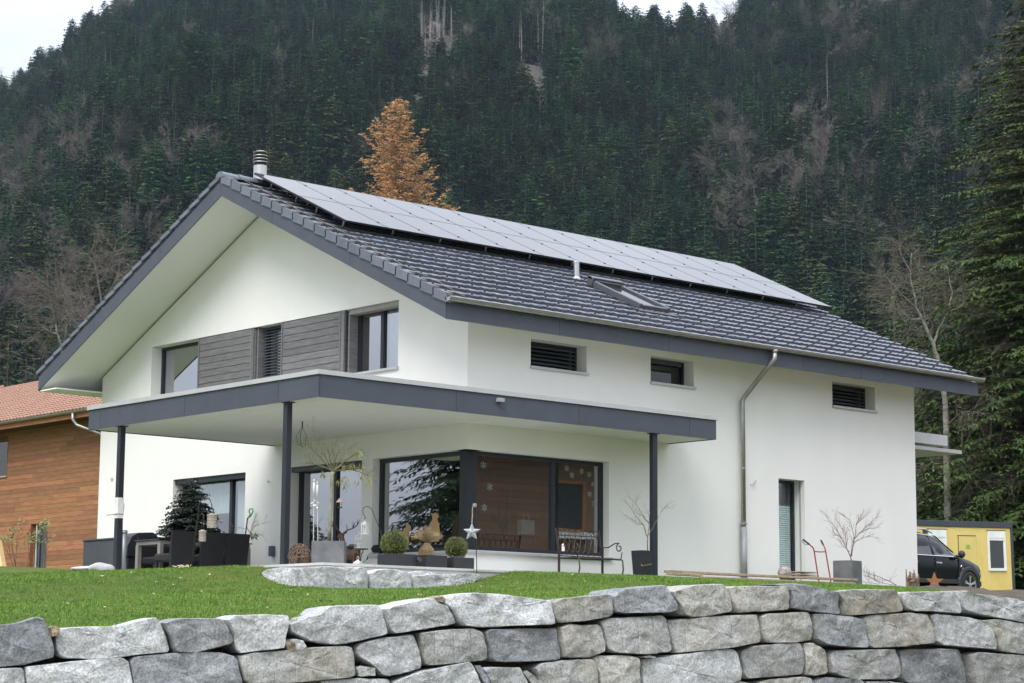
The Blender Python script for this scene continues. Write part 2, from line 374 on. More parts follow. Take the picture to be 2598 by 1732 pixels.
# fan-shaped sheet: lateral extent widens with distance
def mountain():
    V = []; F_ = []; rows = mt_us(0); cols = np.linspace(-0.62, 0.62, 120)
    for u in rows:
        w = max(u, 330)
        for a in cols:
            v = a*w; P = from_uv(u, v, hill_z(u, v) - (0.35 if u < 141 else 0)); V.append(tuple(P))
    nc = len(cols)
    for i in range(len(rows)-1):
        for j in range(nc-1):
            a = i*nc+j; F_.append((a, a+1, a+nc+1, a+nc))
    mb = MB(); mb.v = V; mb.f = F_
    struct('mountain', mb, mountain_mat(), smooth=True)
mountain()

# ------------------------------------------------------------------ point scattering through geometry nodes (for what nobody could count)
def scatter(name, pts, scl, rot, idx, variants):
    col = bpy.data.collections.new(name+'_sources')
    for o in variants: col.objects.link(o)
    me = bpy.data.meshes.new(name); me.from_pydata([tuple(p) for p in pts], [], [])
    a = me.attributes.new('scl', 'FLOAT_VECTOR', 'POINT'); a.data.foreach_set('vector', np.asarray(scl, dtype=np.float32).ravel())
    a = me.attributes.new('rot', 'FLOAT_VECTOR', 'POINT'); a.data.foreach_set('vector', np.asarray(rot, dtype=np.float32).ravel())
    a = me.attributes.new('idx', 'INT', 'POINT'); a.data.foreach_set('value', np.asarray(idx, dtype=np.int32))
    o = link(name, me); o['kind'] = 'stuff'
    ng = bpy.data.node_groups.new(name+'_nodes', 'GeometryNodeTree')
    ng.interface.new_socket('Geometry', in_out='INPUT', socket_type='NodeSocketGeometry'); ng.interface.new_socket('Geometry', in_out='OUTPUT', socket_type='NodeSocketGeometry')
    N = ng.nodes; gi = N.new('NodeGroupInput'); go = N.new('NodeGroupOutput'); ip = N.new('GeometryNodeInstanceOnPoints'); ci = N.new('GeometryNodeCollectionInfo')
    ci.inputs['Collection'].default_value = col; ci.inputs['Separate Children'].default_value = True; ci.inputs['Reset Children'].default_value = True
    def na(nm, dt):
        n = N.new('GeometryNodeInputNamedAttribute'); n.data_type = dt; n.inputs['Name'].default_value = nm; return n.outputs['Attribute']
    L = ng.links.new
    L(gi.outputs[0], ip.inputs['Points']); L(ci.outputs[0], ip.inputs['Instance']); ip.inputs['Pick Instance'].default_value = True
    L(na('idx', 'INT'), ip.inputs['Instance Index']); L(na('rot', 'FLOAT_VECTOR'), ip.inputs['Rotation']); L(na('scl', 'FLOAT_VECTOR'), ip.inputs['Scale'])
    L(ip.outputs[0], go.inputs[0])
    md = o.modifiers.new('scatter', 'NODES'); md.node_group = ng
    return o
def source(name, parts):
    """parts: [(MB, material, smooth)] joined into one mesh with several materials, not linked to the scene"""
    V = []; F_ = []; mi = []
    for k, (mb, m_, s_) in enumerate(parts):
        o = len(V); V += mb.v; F_ += [tuple(i+o for i in f) for f in mb.f]; mi += [k]*len(mb.f)
    me = bpy.data.meshes.new(name); me.from_pydata(V, [], F_)
    for mb, m_, s_ in parts: me.materials.append(m_)
    me.polygons.foreach_set('material_index', mi); me.update()
    return bpy.data.objects.new(name, me)

# ------------------------------------------------------------------ trees
def leafq(mb, p, d, L, w, side, droop=0.0):
    """one needle spray / leaf: a pointed quad, slightly bent"""
    q = p+d*L*0.45+side*w; r_ = p+d*L*0.45-side*w; e = p+d*L-Vector((0, 0, droop*L)); o = len(mb.v)
    mb.v += [tuple(p), tuple(q), tuple(e), tuple(r_)]; mb.f.append((o, o+1, o+2, o+3))
def conifer(h, rb, seed, whorls=24, per=6, spr=6, start=0.06, droop=0.35, up=0.10, leafl=0.9, leafw=0.16, shape=0.85, trunk_r=None, sub=1, lean=0.0, jitter=0.3, tube_n=5, top_thin=True):
    rg = random.Random(seed); tr = MB(); cr = MB(); R_ = trunk_r or h*0.011
    tr.tube([(lean*h*t*t, 0, h*t) for t in (0, .15, .4, .7, .95)], [R_*1.25, R_, R_*.75, R_*.42, R_*.08], tube_n)
    for i in range(whorls):
        f = start+(1-start)*((i+rg.uniform(-.3, .3))/whorls); f = max(start, min(.99, f)); z = h*f
        g_ = (1-f)/(1-start); Lb = rb*(g_**shape)*(0.35+0.65*min(1, (1-g_)*7+0.35)) if start < .12 else rb*(g_**shape)
        n = max(3, int(per*(0.6+0.5*g_))); ph = rg.uniform(0, 6.28)
        for k in range(n):
            az = ph+6.283*k/n+rg.uniform(-.35, .35); L = Lb*rg.uniform(1-jitter, 1+jitter*.6)+0.12
            hd = Vector((math.cos(az), math.sin(az), 0)); sd = Vector((-hd.y, hd.x, 0)); base = Vector((lean*h*f*f, 0, z+rg.uniform(-.25, .25)*(1 if sub == 1 else 5)*h/whorls))
            def at(t): return base+hd*(L*t)+Vector((0, 0, L*(up*t+(-droop*t*t) + 0.14*max(0, t-.7))))
            if sub > 1: tr.tube([at(0), at(.4), at(.8)], [R_*.16, R_*.1, R_*.03], 3, False)
            m_ = max(2, int(spr*(0.4+0.6*L/rb)))
            for j in range(m_):
                t = 0.12+0.88*(j+rg.random()*.8)/m_; p = at(min(1, t)); w = leafl*(0.55+0.45*(1-t))*rg.uniform(.7, 1.2)*min(1, 0.18+L/rb)
                for s_ in (-1, 1):
                    d = (hd*rg.uniform(.45, .9)+sd*s_*rg.uniform(.5, 1.0)+Vector((0, 0, rg.uniform(-.45, .12)))).normalized()
                    if sub == 1: leafq(cr, p, d, w, w*leafw*rg.uniform(.8, 1.3), (d.cross(Vector((0, 0, 1)))*rg.uniform(.6, 1)+Vector((0, 0, rg.uniform(-.5, .5)))).normalized(), rg.uniform(.05, .35))
                    else:
                        for q in range(sub):
                            pp = p+d*w*(q/sub)*.9; d2 = (d+sd*rg.uniform(-.7, .7)+hd*rg.uniform(-.3, .5)+Vector((0, 0, rg.uniform(-.55, .15)))).normalized(); w2 = w*rg.uniform(.35, .6)
                            leafq(cr, pp, d2, w2, w2*leafw, (d2.cross(Vector((0, 0, 1)))+Vector((0, 0, rg.uniform(-.6, .6)))).normalized(), rg.uniform(.05, .4))
            if L > .3: leafq(cr, at(.75), (at(1)-at(.8)).normalized(), leafl*.7*min(1, L), leafl*leafw*.7, sd, .1)
    for k in range(5):
        a = k*1.26; leafq(cr, Vector((lean*h, 0, h*.955)), Vector((math.cos(a)*.25, math.sin(a)*.25, 1)).normalized(), h*.045, h*.006, Vector((-math.sin(a), math.cos(a), 0)))
    return tr, cr
def branching(mb, p, d, L, r, lev, rg, kids=3, spread=0.6, shrink=0.68, bend=0.12, upw=0.12, n=5, tips=None, minr=0.0015, seg=3):
    p = Vector(p); d = Vector(d).normalized(); pts = [p]; q = p; dd = d
    for i in range(seg):
        dd = (dd+Vector((rg.uniform(-bend, bend), rg.uniform(-bend, bend), rg.uniform(-bend, bend)+upw*.3))).normalized(); q = q+dd*(L/seg); pts.append(q)
    rs = [max(minr, r*(1-0.4*i/seg)) for i in range(seg+1)]
    mb.tube(pts, rs, n, lev == 0)
    if lev == 0:
        if tips is not None: tips.append((pts[-1], dd)); tips.append((pts[-2], dd))
        return
    for k in range(kids):
        t = rg.uniform(.45, 1.0) if k else 1.0; i = min(seg-1, int(t*seg)); b = pts[i].lerp(pts[i+1], t*seg-i) if t < 1 else pts[-1]
        ax = dd.orthogonal().normalized(); ax.rotate(Matrix.Rotation(rg.uniform(0, 6.28), 3, dd)); sp = spread*rg.uniform(.5, 1.25)*(0.45 if k == 0 else 1)
        nd = (dd*math.cos(sp)+ax*math.sin(sp)+Vector((0, 0, upw*rg.random()))).normalized()
        branching(mb, b, nd, L*shrink*rg.uniform(.75, 1.2), max(minr, rs[-1]*(.72 if k == 0 else .55)), lev-1, rg, kids, spread, shrink, bend*1.25, upw, max(3, n-1), tips, minr, seg)
# ------------------------------------------------------------------ forest on the mountainside: far wood that reads as one mass
needle = mat('spruce_needles_far', (0.025, 0.053, 0.016), rough=0.8, col2=(0.060, 0.110, 0.032), scale=0.12, rnd=0.50, hue=0.045, spec=0.15)
needle3 = mat('pine_needles_far', (0.028, 0.046, 0.014), rough=0.8, col2=(0.066, 0.095, 0.030), scale=0.12, rnd=0.5, hue=0.03, spec=0.15)
needle2 = mat('fir_needles_far', (0.019, 0.041, 0.019), rough=0.8, col2=(0.043, 0.078, 0.032), scale=0.12, rnd=0.5, hue=0.03, spec=0.15)
bark_far = mat('grey_bark_far', (0.13, 0.115, 0.10), rough=0.9, scale=1.0, rnd=0.3)
twig_far = mat('bare_twigs_far', (0.088, 0.074, 0.062), rough=0.9, scale=0.4, rnd=0.28, hue=0.02)
larch_far = mat('larch_needles_far', (0.36, 0.17, 0.045), rough=0.8, scale=0.4, rnd=0.15)
VAR = []
for k, (h, rb, sd_, kw) in enumerate([(19, 4.6, 1, {}), (21, 4.2, 2, dict(whorls=22)), (17, 4.8, 3, dict(per=9, shape=.62)), (22, 4.2, 4, dict(start=.38, shape=.55)), (19, 4.0, 5, dict(start=.22, shape=.7)), (15, 4.2, 6, dict(whorls=16))]):
    a = dict(whorls=22, per=9, spr=8, leafl=1.5, leafw=.30, droop=.30, up=.12, jitter=.45); a.update(kw)
    tr_, cr_m = conifer(h, rb, sd_, **a)
    VAR.append(source('v%02d_conifer' % k, [(tr_, bark_far, 0), (cr_m, (needle, needle2, needle3)[k % 3], 0)]))
def bare_source(nm, h, seed, m_, kids=3, lev=5, spread=.5):
    rg = random.Random(seed); b = MB(); tips = []
    branching(b, (0, 0, 0), (0, 0, 1), h*.40, h*.012, lev, rg, kids, spread, .70, .12, .10, 5, tips, .02, 2)
    tw = MB()
    for p, d in tips:
        for q in range(2):
            dd = (d+Vector((rg.uniform(-.7, .7), rg.uniform(-.7, .7), rg.uniform(-.3, .6)))).normalized(); leafq(tw, p, dd, 1.5, .035, dd.orthogonal().normalized())
    return source(nm, [(b, m_, 0), (tw, m_, 0)])
VAR.append(bare_source('v06_bare', 20, 11, twig_far)); VAR.append(bare_source('v07_bare', 18, 12, twig_far, 3, 5, .62)); VAR.append(bare_source('v08_bare', 22, 13, twig_far, 3, 5, .42))
rgf = np.random.default_rng(7)
P_, S_, Rr, I_ = [], [], [], []
CLEAR = hill_at(1105, 115); CLEAR2 = hill_at(1350, 130); CL3 = hill_at(640, 95)
step = 7.0
for u in np.arange(395, U1+25, step):
    wmax = 0.285*u+12
    for v in np.arange(-wmax, wmax, step):
        uu = u+rgf.uniform(-3.3, 3.3); vv = v+rgf.uniform(-3.3, 3.3)
        z = hill_z(uu, vv); P = from_uv(uu, vv, z); x, y = proj((P.x, P.y, z+18))
        if x < -190 or x > 2790 or y < -150: continue
        keep = 0.60+0.35*(noise.noise(Vector((uu*.03, vv*.03, 4)))+.5)
        if abs(x-1108) < 55 and 5 < y < 175: keep = 0.30
        elif abs(x-1350) < 50 and 60 < y < 190: keep = 0.12
        elif 1555 < x < 1880 and uu > 1170: keep = 0.09
        if rgf.random() > keep: continue
        nz = noise.noise(Vector((uu*.011, vv*.016, 9)))
        pb = 0.03
        if x > 1800 and y < 640: pb = 0.05+0.42*max(0, nz+.0)
        elif x < 520 and y > 330: pb = 0.05+0.30*max(0, nz-.02)+(0.07 if y > 480 else 0)
        else: pb = 0.012+0.06*max(0, nz)
        if abs(x-1108) < 60 and 5 < y < 185: pb = .8
        if rgf.random() < pb: i = 6+int(rgf.integers(0, 3)); s = rgf.uniform(.85, 1.35)*(.5 if abs(x-1108) < 60 and y < 185 else 1)
        else:
            i = int(rgf.integers(0, 6)); s = rgf.uniform(.85, 1.55)*(1+0.25*noise.noise(Vector((uu*.02, vv*.02, 2))))
        P_.append((P.x, P.y, z-.4)); w = s*rgf.uniform(.92, 1.2); S_.append((w, w, s)); Rr.append((rgf.uniform(-.04, .04), rgf.uniform(-.04, .04), rgf.uniform(0, 6.28))); I_.append(i)
fo = scatter('forest', P_, S_, Rr, I_, VAR)
fo['label'] = 'dense spruce forest with bare trees covering the mountainside'

# dead pale trunks standing one by one on the slope
snag_m = mat('weathered_dead_wood', (0.27, 0.245, 0.23), rough=0.9, scale=0.8, rnd=0.2)
def snag_mesh(seed, h):
    rg = random.Random(seed); b = MB(); b.tube([(0, 0, 0), (rg.uniform(-.2, .2), 0, h*.5), (rg.uniform(-.4, .4), .2, h)], [.26, .2, .07], 5)
    for k in range(10):
        z = h*rg.uniform(.35, .97); a = rg.uniform(0, 6.28); l = rg.uniform(.5, 1.5); b.tube([(0, 0, z), (math.cos(a)*l, math.sin(a)*l, z-.2*l)], [.06, .02], 3, False)
    return b.mesh('dead_trunk')
snag_me = [snag_mesh(s, h) for s, h in ((1, 20), (2, 15), (3, 24), (4, 11))]
for me in snag_me: me.materials.append(snag_m)
rg = random.Random(5)
snag_px = [(rg.gauss(1108, 26), rg.uniform(70, 175)) for _ in range(26)]+[(rg.uniform(1050, 1075), rg.uniform(110, 150)) for _ in range(5)]
snag_loc = [('thin pale dead trunk in the rocky clearing high on the mountain', 'dead trunks in the clearing')]*31
snag_px += [(876+rg.uniform(-3, 3)+d, y) for d, y in ((0, 140), (16, 150), (28, 148), (43, 155), (12, 205), (36, 210))]+[(778, 150), (790, 175), (768, 130), (820, 125)]
snag_loc += [('bleached dead trunk in the loose row left of the clearing', 'dead trunks left of the clearing')]*10
snag_px += [(265, 380), (280, 378), (120, 520), (168, 530), (500, 60), (262, 250), (1980, 400), (1965, 220), (1745, 215), (2100, 330), (2190, 440)]
snag_loc += [('lone pale dead trunk among the dark spruces of the slope', 'lone dead trunks on the slope')]*11
snag_px += [(1340+rg.uniform(-30, 40), rg.uniform(130, 165)) for _ in range(8)]
snag_loc += [('short dead trunk beside the small brown gap in the forest', 'dead trunks at the brown gap')]*8
for i, ((x, y), (lb, gp)) in enumerate(zip(snag_px, snag_loc)):
    P = hill_at(x, y)
    if P is None: continue
    o = link('dead_trunk', snag_me[i % 4]); o.location = P-Vector((0, 0, .5)); s = rg.uniform(.75, 1.15); o.scale = (s*.62, s*.62, s*1.25); o.rotation_euler = (rg.uniform(-.03, .03), rg.uniform(-.03, .03), rg.uniform(0, 6)); tag(o, lb, 'dead tree', gp)
# bare rock showing in the clearing and on the left flank
rock_m = mat('grey_cliff_rock', (0.045, 0.038, 0.034), rough=0.95, scale=0.5, col2=(0.16, 0.135, 0.125), bump=1.0, bscale=1.5)
def boulder(seed, r, sq=(1, 1, 1), amp=.35, sub=3, fr=1.1):
    bm = bmesh.new(); bmesh.ops.create_icosphere(bm, subdivisions=sub, radius=1)
    for v in bm.verts:
        n_ = v.co.normalized(); k = 1+amp*noise.fractal(n_*fr+Vector((seed*7.3, seed*1.1, 0)), 1, 2, 4); v.co = Vector((n_.x*sq[0], n_.y*sq[1], n_.z*sq[2]))*k*r
    mb = MB(); bm.verts.index_update(); mb.v = [v.co[:] for v in bm.verts]; mb.f = [tuple(w.index for w in f.verts) for f in bm.faces]; bm.free(); return mb
for i, (x, y, r, lb) in enumerate([(1120, 90, 8, 'largest grey rock face in the clearing of dead trunks'), (1098, 135, 6, 'lower rock outcrop in the clearing of dead trunks'), (1130, 160, 5, 'lowest rock outcrop on the right of the clearing of dead trunks'), (1085, 75, 5, 'upper rock outcrop on the left of the clearing of dead trunks'), (478, 105, 8, 'pale rock outcrop on the left flank of the mountain')]):
    P = hill_at(x, y)
    if P: solo('rock_outcrop', boulder(i+3, r, (1, .8, .9), .75, 4, 1.8), rock_m, lb, 'rock', loc=P-Vector((0, 0, r*.45)))
# orange larches near the top of the slope
for i, (x, y, s, lb) in enumerate([(925, 60, 1.0, 'bright orange larch high on the mountain, right of a paler one'), (888, 45, .9, 'pale orange larch high on the mountain beside a brighter one'), (690, 18, .9, 'lone pale orange larch at the top edge of the forest')]):
    P = hill_at(x, y) or hill_at(x, 60)
    t_ = thing('larch_tree', lb, 'tree', P, i*1.3); tr_, cr_m = conifer(22, 4.6, 60+i, whorls=22, per=8, spr=7, start=.15, leafl=1.8, leafw=.26, droop=.1, shape=.62)
    t_.scale = (s, s, s); part('trunk', tr_, bark_far, t_); part('crown', cr_m, larch_far, t_)

# ------------------------------------------------------------------ retaining wall of quarry blocks
st_light = stone_mat('stone_light_grey', (0.36, 0.37, 0.38), (0.56, 0.57, 0.58), (0.70, 0.70, 0.70), warmth=.10)
st_mid = stone_mat('stone_grey', (0.28, 0.285, 0.29), (0.45, 0.455, 0.455), (0.60, 0.60, 0.59), warmth=.35)
st_dark = stone_mat('stone_blue_grey', (0.17, 0.182, 0.20), (0.34, 0.352, 0.37), (0.55, 0.56, 0.57), warmth=.12)
st_warm = stone_mat('stone_beige_grey', (0.30, 0.295, 0.275), (0.49, 0.482, 0.45), (0.62, 0.61, 0.56), warm=(0.30, 0.25, 0.17), warmth=.6)
st_dr = stone_mat('stone_drilled', (0.29, 0.295, 0.29), (0.47, 0.472, 0.462), (0.60, 0.60, 0.58), drilled=True, warm=(0.30, 0.26, 0.18), warmth=.45)
st_brown = stone_mat('stone_small_brown', (0.22, 0.17, 0.11), (0.38, 0.31, 0.22), (0.5, 0.45, 0.36))
SM = dict(l=st_light, m=st_mid, d=st_dark, w=st_warm, g=st_dr, b=st_brown)
def ring_resample(poly, n):
    pts = [Vector((a, b)) for a, b in poly]; L = []; tot = 0
    for i in range(len(pts)): L.append((pts[(i+1) % len(pts)]-pts[i]).length); tot += L[-1]
    out = []
    for k in range(n):
        s = tot*k/n; i = 0
        while s > L[i] and i < len(L)-1: s -= L[i]; i += 1
        out.append(pts[i].lerp(pts[(i+1) % len(pts)], s/L[i] if L[i] else 0))
    out = [out[i]*.88+(out[i-1]+out[(i+1) % n])*.06 for i in range(n)]      # worn corners
    return out
def block_stone(poly, thick, seed, bulge=None, shrink=0.992):
    """outline in (along, up) metres -> rough split block, front at y=0 (towards -y), body behind"""
    rg = random.Random(seed); n = 60; ring = ring_resample(poly, n); c = sum(ring, Vector((0, 0)))/n
    w = max(p.x for p in ring)-min(p.x for p in ring); h = max(p.y for p in ring)-min(p.y for p in ring)
    V = []; F_ = []; off = Vector((seed*3.17, seed*1.31, seed*.77))
    # split faces: a handful of slightly tilted planes, the outermost one wins
    PL = [(rg.uniform(-.10, .10), rg.uniform(-.06, .16), rg.uniform(-.012, .012))]
    for k in range(7): a_ = rg.uniform(0, 6.28); sl = rg.uniform(.05, .22) if k < 5 else rg.uniform(.4, .9); PL.append((math.cos(a_)*sl, math.sin(a_)*sl, -sl*(.5*(abs(math.cos(a_))*w+abs(math.sin(a_))*h))*(rg.uniform(.30, .85) if k < 5 else rg.uniform(.75, .98))))
    def front(q):
        x, z = q.x-c.x, q.y-c.y; Q = Vector((q.x, 0, q.y)); Qw = Q+Vector((noise.noise(Q*3+off), 0, noise.noise(Q*3-off)))*.06
        x += Qw.x-Q.x; z += Qw.z-Q.z
        y = max(A*x+B*z+C_2 for A, B, C_2 in PL)
        return y+noise.fractal(Q*4.2+off, .75, 2.1, 6)*.030+.022*abs(noise.noise(Q*2.4+off*3))+.012*noise.noise(Q*13+off)
    rs = [(.90, thick), (1.0, thick*.5), (1.0, .10), (0.998, .035), (.988, .010), (.965, 0), (.90, 0), (.80, 0), (.68, 0), (.55, 0), (.42, 0), (.29, 0), (.15, 0)]
    for k, (r_, y0) in enumerate(rs):
        for i, p in enumerate(ring):
            d = p-c; q = c+d*r_*shrink; Q = Vector((q.x, y0, q.y))
            nz = noise.fractal(Vector((q.x, y0*2, q.y))*5+off, .8, 2.1, 5)*.035
            if k >= 5: Q.y = front(q)
            elif k >= 3: Q.y += front(q); dd = d.normalized()*nz*.35; Q.x += dd.x; Q.z += dd.y
            else: dd = d.normalized()*nz*.35; Q.x += dd.x; Q.z += dd.y; Q.y += front(c+d*.98)*(1 if k == 2 else .5)
            V.append(tuple(Q))
    m_ = len(rs)
    for k in range(m_-1):
        for i in range(n): F_.append((k*n+i, k*n+(i+1) % n, (k+1)*n+(i+1) % n, (k+1)*n+i))
    o = len(V); V.append((c.x, front(c), c.y))
    for i in range(n): F_.append(((m_-1)*n+i, (m_-1)*n+(i+1) % n, o))
    F_.append(tuple(range(n)))
    mb = MB(); mb.v = V; mb.f = F_
    return mb
K = .3827
def cA(L): return [(x*K, 1350+y*K) for x, y in L]
def cB(L): return [(800+x*K, 1400+y*K) for x, y in L]
def cC(L): return [(1698+x*K, 1400+y*K) for x, y in L]
STONES = [
 ('d', cA([(-150,640),(0,612),(130,600),(255,558),(300,572),(335,640),(375,790),(370,830),(160,880),(-150,915)])),
 ('b', cA([(340,630),(365,617),(400,645),(385,685),(345,690)])),
 ('l', cA([(370,690),(400,640),(480,628),(780,622),(920,590),(1040,558),(1075,580),(1110,650),(1145,795),(900,815),(720,840),(430,838),(385,800)])),
 ('d', cA([(1092,600),(1180,570),(1480,570),(1515,620),(1555,710),(1545,740),(1300,800),(1175,797),(1135,690)])),
 ('l', cA([(1510,580),(1560,548),(1800,545),(1925,548),(1922,620),(1905,690),(1890,770),(1600,805),(1578,780),(1562,690)])),
 ('m', cA([(1900,720),(1960,705),(2020,720),(2040,760),(2000,780),(1920,775)])),
 ('b', cA([(1885,735),(1910,712),(1955,735),(1960,780),(1915,790)])),
 ('l', [(738,1583),(785,1564),(812,1560),(842,1536),(965,1533),(976,1543),(989,1603),(986,1610),(915,1626),(850,1637),(785,1625),(740,1602)]),
 ('m', cA([(-150,925),(0,903),(150,895),(165,930),(175,1100),(-150,1120)])),
 ('l', cA([(165,890),(350,872),(560,847),(810,824),(855,850),(890,990),(900,1080),(185,1090),(170,960)])),
 ('d', cA([(862,855),(890,822),(1150,802),(1350,787),(1470,792),(1560,817),(1588,850),(1622,990),(1635,1090),(905,1095),(875,900)])),
 ('g', [(609,1663),(640,1656),(800,1642),(888,1637),(902,1641),(904,1713),(895,1719),(720,1735),(640,1738),(624,1728),(613,1690)]),
 ('l', [(815,1726),(915,1720),(991,1722),(1000,1790),(810,1790)]),
 ('m', [(630,1742),(720,1739),(808,1730),(806,1790),(630,1795)]),
 ('l', cB([(475,378),(500,360),(740,307),(800,305),(830,337),(880,352),(928,420),(958,465),(950,478),(800,500),(600,533),(530,543),(500,520),(482,420)])),
 ('b', cB([(800,302),(840,290),(870,310),(860,333),(815,333)])),
 ('l', cB([(872,312),(960,277),(1080,267),(1290,284),(1440,302),(1583,322),(1602,470),(1588,483),(1350,490),(1100,500),(1000,488),(965,460),(935,400),(882,337)])),
 ('g', cB([(1594,332),(1640,308),(1850,288),(1960,278),(1981,300),(1981,420),(1968,428),(1800,458),(1640,470),(1604,440),(1596,370)])),
 ('d', [(1561,1512),(1585,1493),(1661,1486),(1695,1483),(1703,1500),(1726,1541),(1721,1548),(1700,1554),(1585,1556),(1563,1552)]),
 ('l', cB([(282,642),(300,607),(450,572),(660,544),(688,570),(716,720),(716,768),(600,803),(480,828),(440,813),(390,760),(292,690)])),
 ('m', cB([(282,772),(310,754),(400,767),(405,820),(300,826)])),
 ('g', cB([(699,537),(900,512),(1060,505),(1126,530),(1166,700),(1156,718),(900,743),(745,755),(729,720),(709,620)])),
 ('d', cB([(1134,532),(1160,512),(1400,507),(1627,505),(1637,600),(1644,700),(1636,718),(1480,726),(1220,731),(1178,718),(1164,640)])),
 ('w', cB([(1644,502),(1700,474),(1780,487),(1900,480),(1922,502),(1937,600),(1927,658),(1850,693),(1720,703),(1664,698),(1649,620)])),
 ('g', [(1531,1575),(1554,1567),(1642,1564),(1690,1560),(1702,1571),(1711,1645),(1706,1654),(1640,1661),(1560,1656),(1547,1645),(1542,1610)]),
 ('l', cB([(518,857),(700,792),(900,747),(1030,727),(1056,747),(1108,868),(1140,960),(505,960)])),
 ('d', cB([(1068,752),(1110,752),(1165,868),(1150,930),(1122,868)])),
 ('m', cB([(1122,774),(1145,764),(1360,764),(1420,868),(1440,950),(1190,950),(1172,868)])),
 ('w', cB([(1378,800),(1410,784),(1460,822),(1490,868),(1445,880)])),
 ('g', cB([(1460,772),(1500,737),(1700,714),(1847,709),(1866,732),(1881,868),(1881,950),(1505,950),(1495,840)])),
 ('w', cB([(1855,702),(1880,687),(2100,684),(2156,702),(2176,868),(2176,950),(1910,950),(1893,800)])),
 ('l', [(1639,1671),(1700,1665),(1800,1649),(1865,1644),(1876,1651),(1888,1706),(1888,1727),(1860,1735),(1700,1775),(1647,1775),(1641,1715)]),
 ('m', cB([(2165,692),(2210,686),(2262,694),(2255,703),(2180,704)])),
 ('w', cC([(24,262),(180,217),(368,210),(388,227),(436,370),(426,398),(250,428),(160,433),(102,418),(78,350),(43,302)])),
 ('w', cC([(423,237),(450,224),(600,224),(788,224),(812,247),(816,370),(806,383),(600,396),(470,403),(448,383),(433,320)])),
 ('d', cC([(722,214),(850,207),(1000,232),(1108,262),(1147,277),(1154,400),(1146,418),(1000,403),(832,374),(823,242)])),
 ('w', cC([(1119,260),(1180,250),(1380,247),(1528,250),(1542,282),(1564,390),(1538,398),(1350,413),(1200,423),(1168,418),(1161,330)])),
 ('m', cC([(1545,277),(1572,264),(1800,262),(1903,267),(1932,302),(1956,390),(1942,408),(1750,393),(1640,393),(1584,374),(1563,330)])),
 ('l', cC([(1935,257),(2010,254),(2050,272),(2150,287),(2330,312),(2420,345),(2500,360),(2500,480),(2352,468),(2200,438),(2050,408),(1972,378),(1948,320)])),
 ('g', cC([(24,452),(120,442),(350,422),(598,412),(609,470),(621,590),(598,603),(400,638),(62,673),(48,600),(34,520)])),
 ('w', cC([(619,427),(652,410),(938,394),(952,430),(968,560),(966,583),(850,603),(662,603),(638,580),(624,500)])),
 ('d', cC([(966,412),(1000,405),(1200,427),(1306,442),(1326,540),(1338,630),(1328,638),(1150,628),(1042,613),(988,580),(974,480)])),
 ('w', cC([(1309,432),(1352,417),(1600,402),(1727,412),(1751,452),(1771,580),(1756,603),(1550,628),(1372,638),(1349,620),(1334,530)])),
 ('l', cC([(1749,422),(1782,407),(2000,432),(2078,452),(2136,492),(2195,620),(2186,648),(2000,633),(1822,618),(1779,590),(1774,500)])),
 ('g', cC([(2085,453),(2200,443),(2352,473),(2500,492),(2500,705),(2352,678),(2204,658),(2174,560)])),
 ('m', cC([(494,662),(560,622),(780,605),(888,602),(908,652),(911,800),(898,813),(700,828),(542,843),(519,830),(504,740)])),
 ('w', cC([(909,607),(960,602),(1056,652),(1066,790),(1048,808),(980,823),(924,813),(916,700)])),
 ('m', cC([(1079,682),(1110,652),(1300,647),(1538,644),(1548,720),(1551,828),(1498,846),(1200,848),(1160,828),(1084,800)])),
 ('d', cC([(1564,652),(1620,642),(1948,642),(1976,662),(2005,800),(2010,868),(1948,880),(1600,870),(1574,840),(1566,740)])),
 ('g', cC([(1994,682),(2050,662),(2240,677),(2352,684),(2500,712),(2500,920),(2050,920),(2016,790)])),
 ('g', cC([(604,868),(680,842),(900,827),(948,837),(962,870),(966,960),(592,960)])),
 ('d', cC([(974,852),(1050,830),(1280,842),(1316,862),(1318,960),(974,960)])),
 ('m', cC([(1326,858),(1480,856),(1600,874),(1600,960),(1330,960)])),
 ('w', cC([(-110,905),(300,868),(480,855),(584,872),(586,970),(-110,980)])),
 ('m', cC([(1610,880),(2000,892),(2000,980),(1610,980)])),
]
# the wall goes on to both sides and down to the road with more blocks of the same kind
rg = random.Random(21)
def fill_row(x0, x1, y0, y1, slope=0.0):
    x = x0
    while x < x1-40:
        w = rg.uniform(120, 250); w = min(w, x1-x); j = lambda: rg.uniform(-6, 6); d0 = (x-x0)*slope; d1 = (x+w-x0)*slope
        STONES.append((rg.choice('llmdwg'), [(x+3+j(), y0+d0+j()), (x+w*.5, y0+(d0+d1)/2-5+j()), (x+w-3+j(), y0+d1+j()), (x+w-2+j()*.5, (y0+y1)/2+d1), (x+w-4+j(), y1+d1+j()), (x+w*.5, y1+(d0+d1)/2+j()), (x+3+j(), y1+d0+j()), (x+2, (y0+y1)/2+d0)])); x += w
fill_row(-620, -60, 1610, 1700); fill_row(-620, -60, 1704, 1790); fill_row(2660, 3100, 1535, 1590, .03); fill_row(2660, 3100, 1596, 1665, .03); fill_row(2660, 3100, 1671, 1745)
for y in (1800, 1900, 2000): fill_row(-620, 3100, y, y+92)
wall = thing('retaining_wall', 'dry-laid retaining wall of large grey quarry blocks below the lawn', 'stone wall', from_uv(wall_d(0), 0, -3.0))
def wall_point(px, py):
    """ray onto the wall's face, a curved upright sheet with a slight batter"""
    r = ray(px, py); t = 26.0
    for _ in range(12):
        P = CAM+r*t; u, v = uv_of(P); d = wall_d(v)-0.10+max(0.0, (P.z-wall_z(v))*0.10); t += (d-u)*0.9
    return CAM+r*t
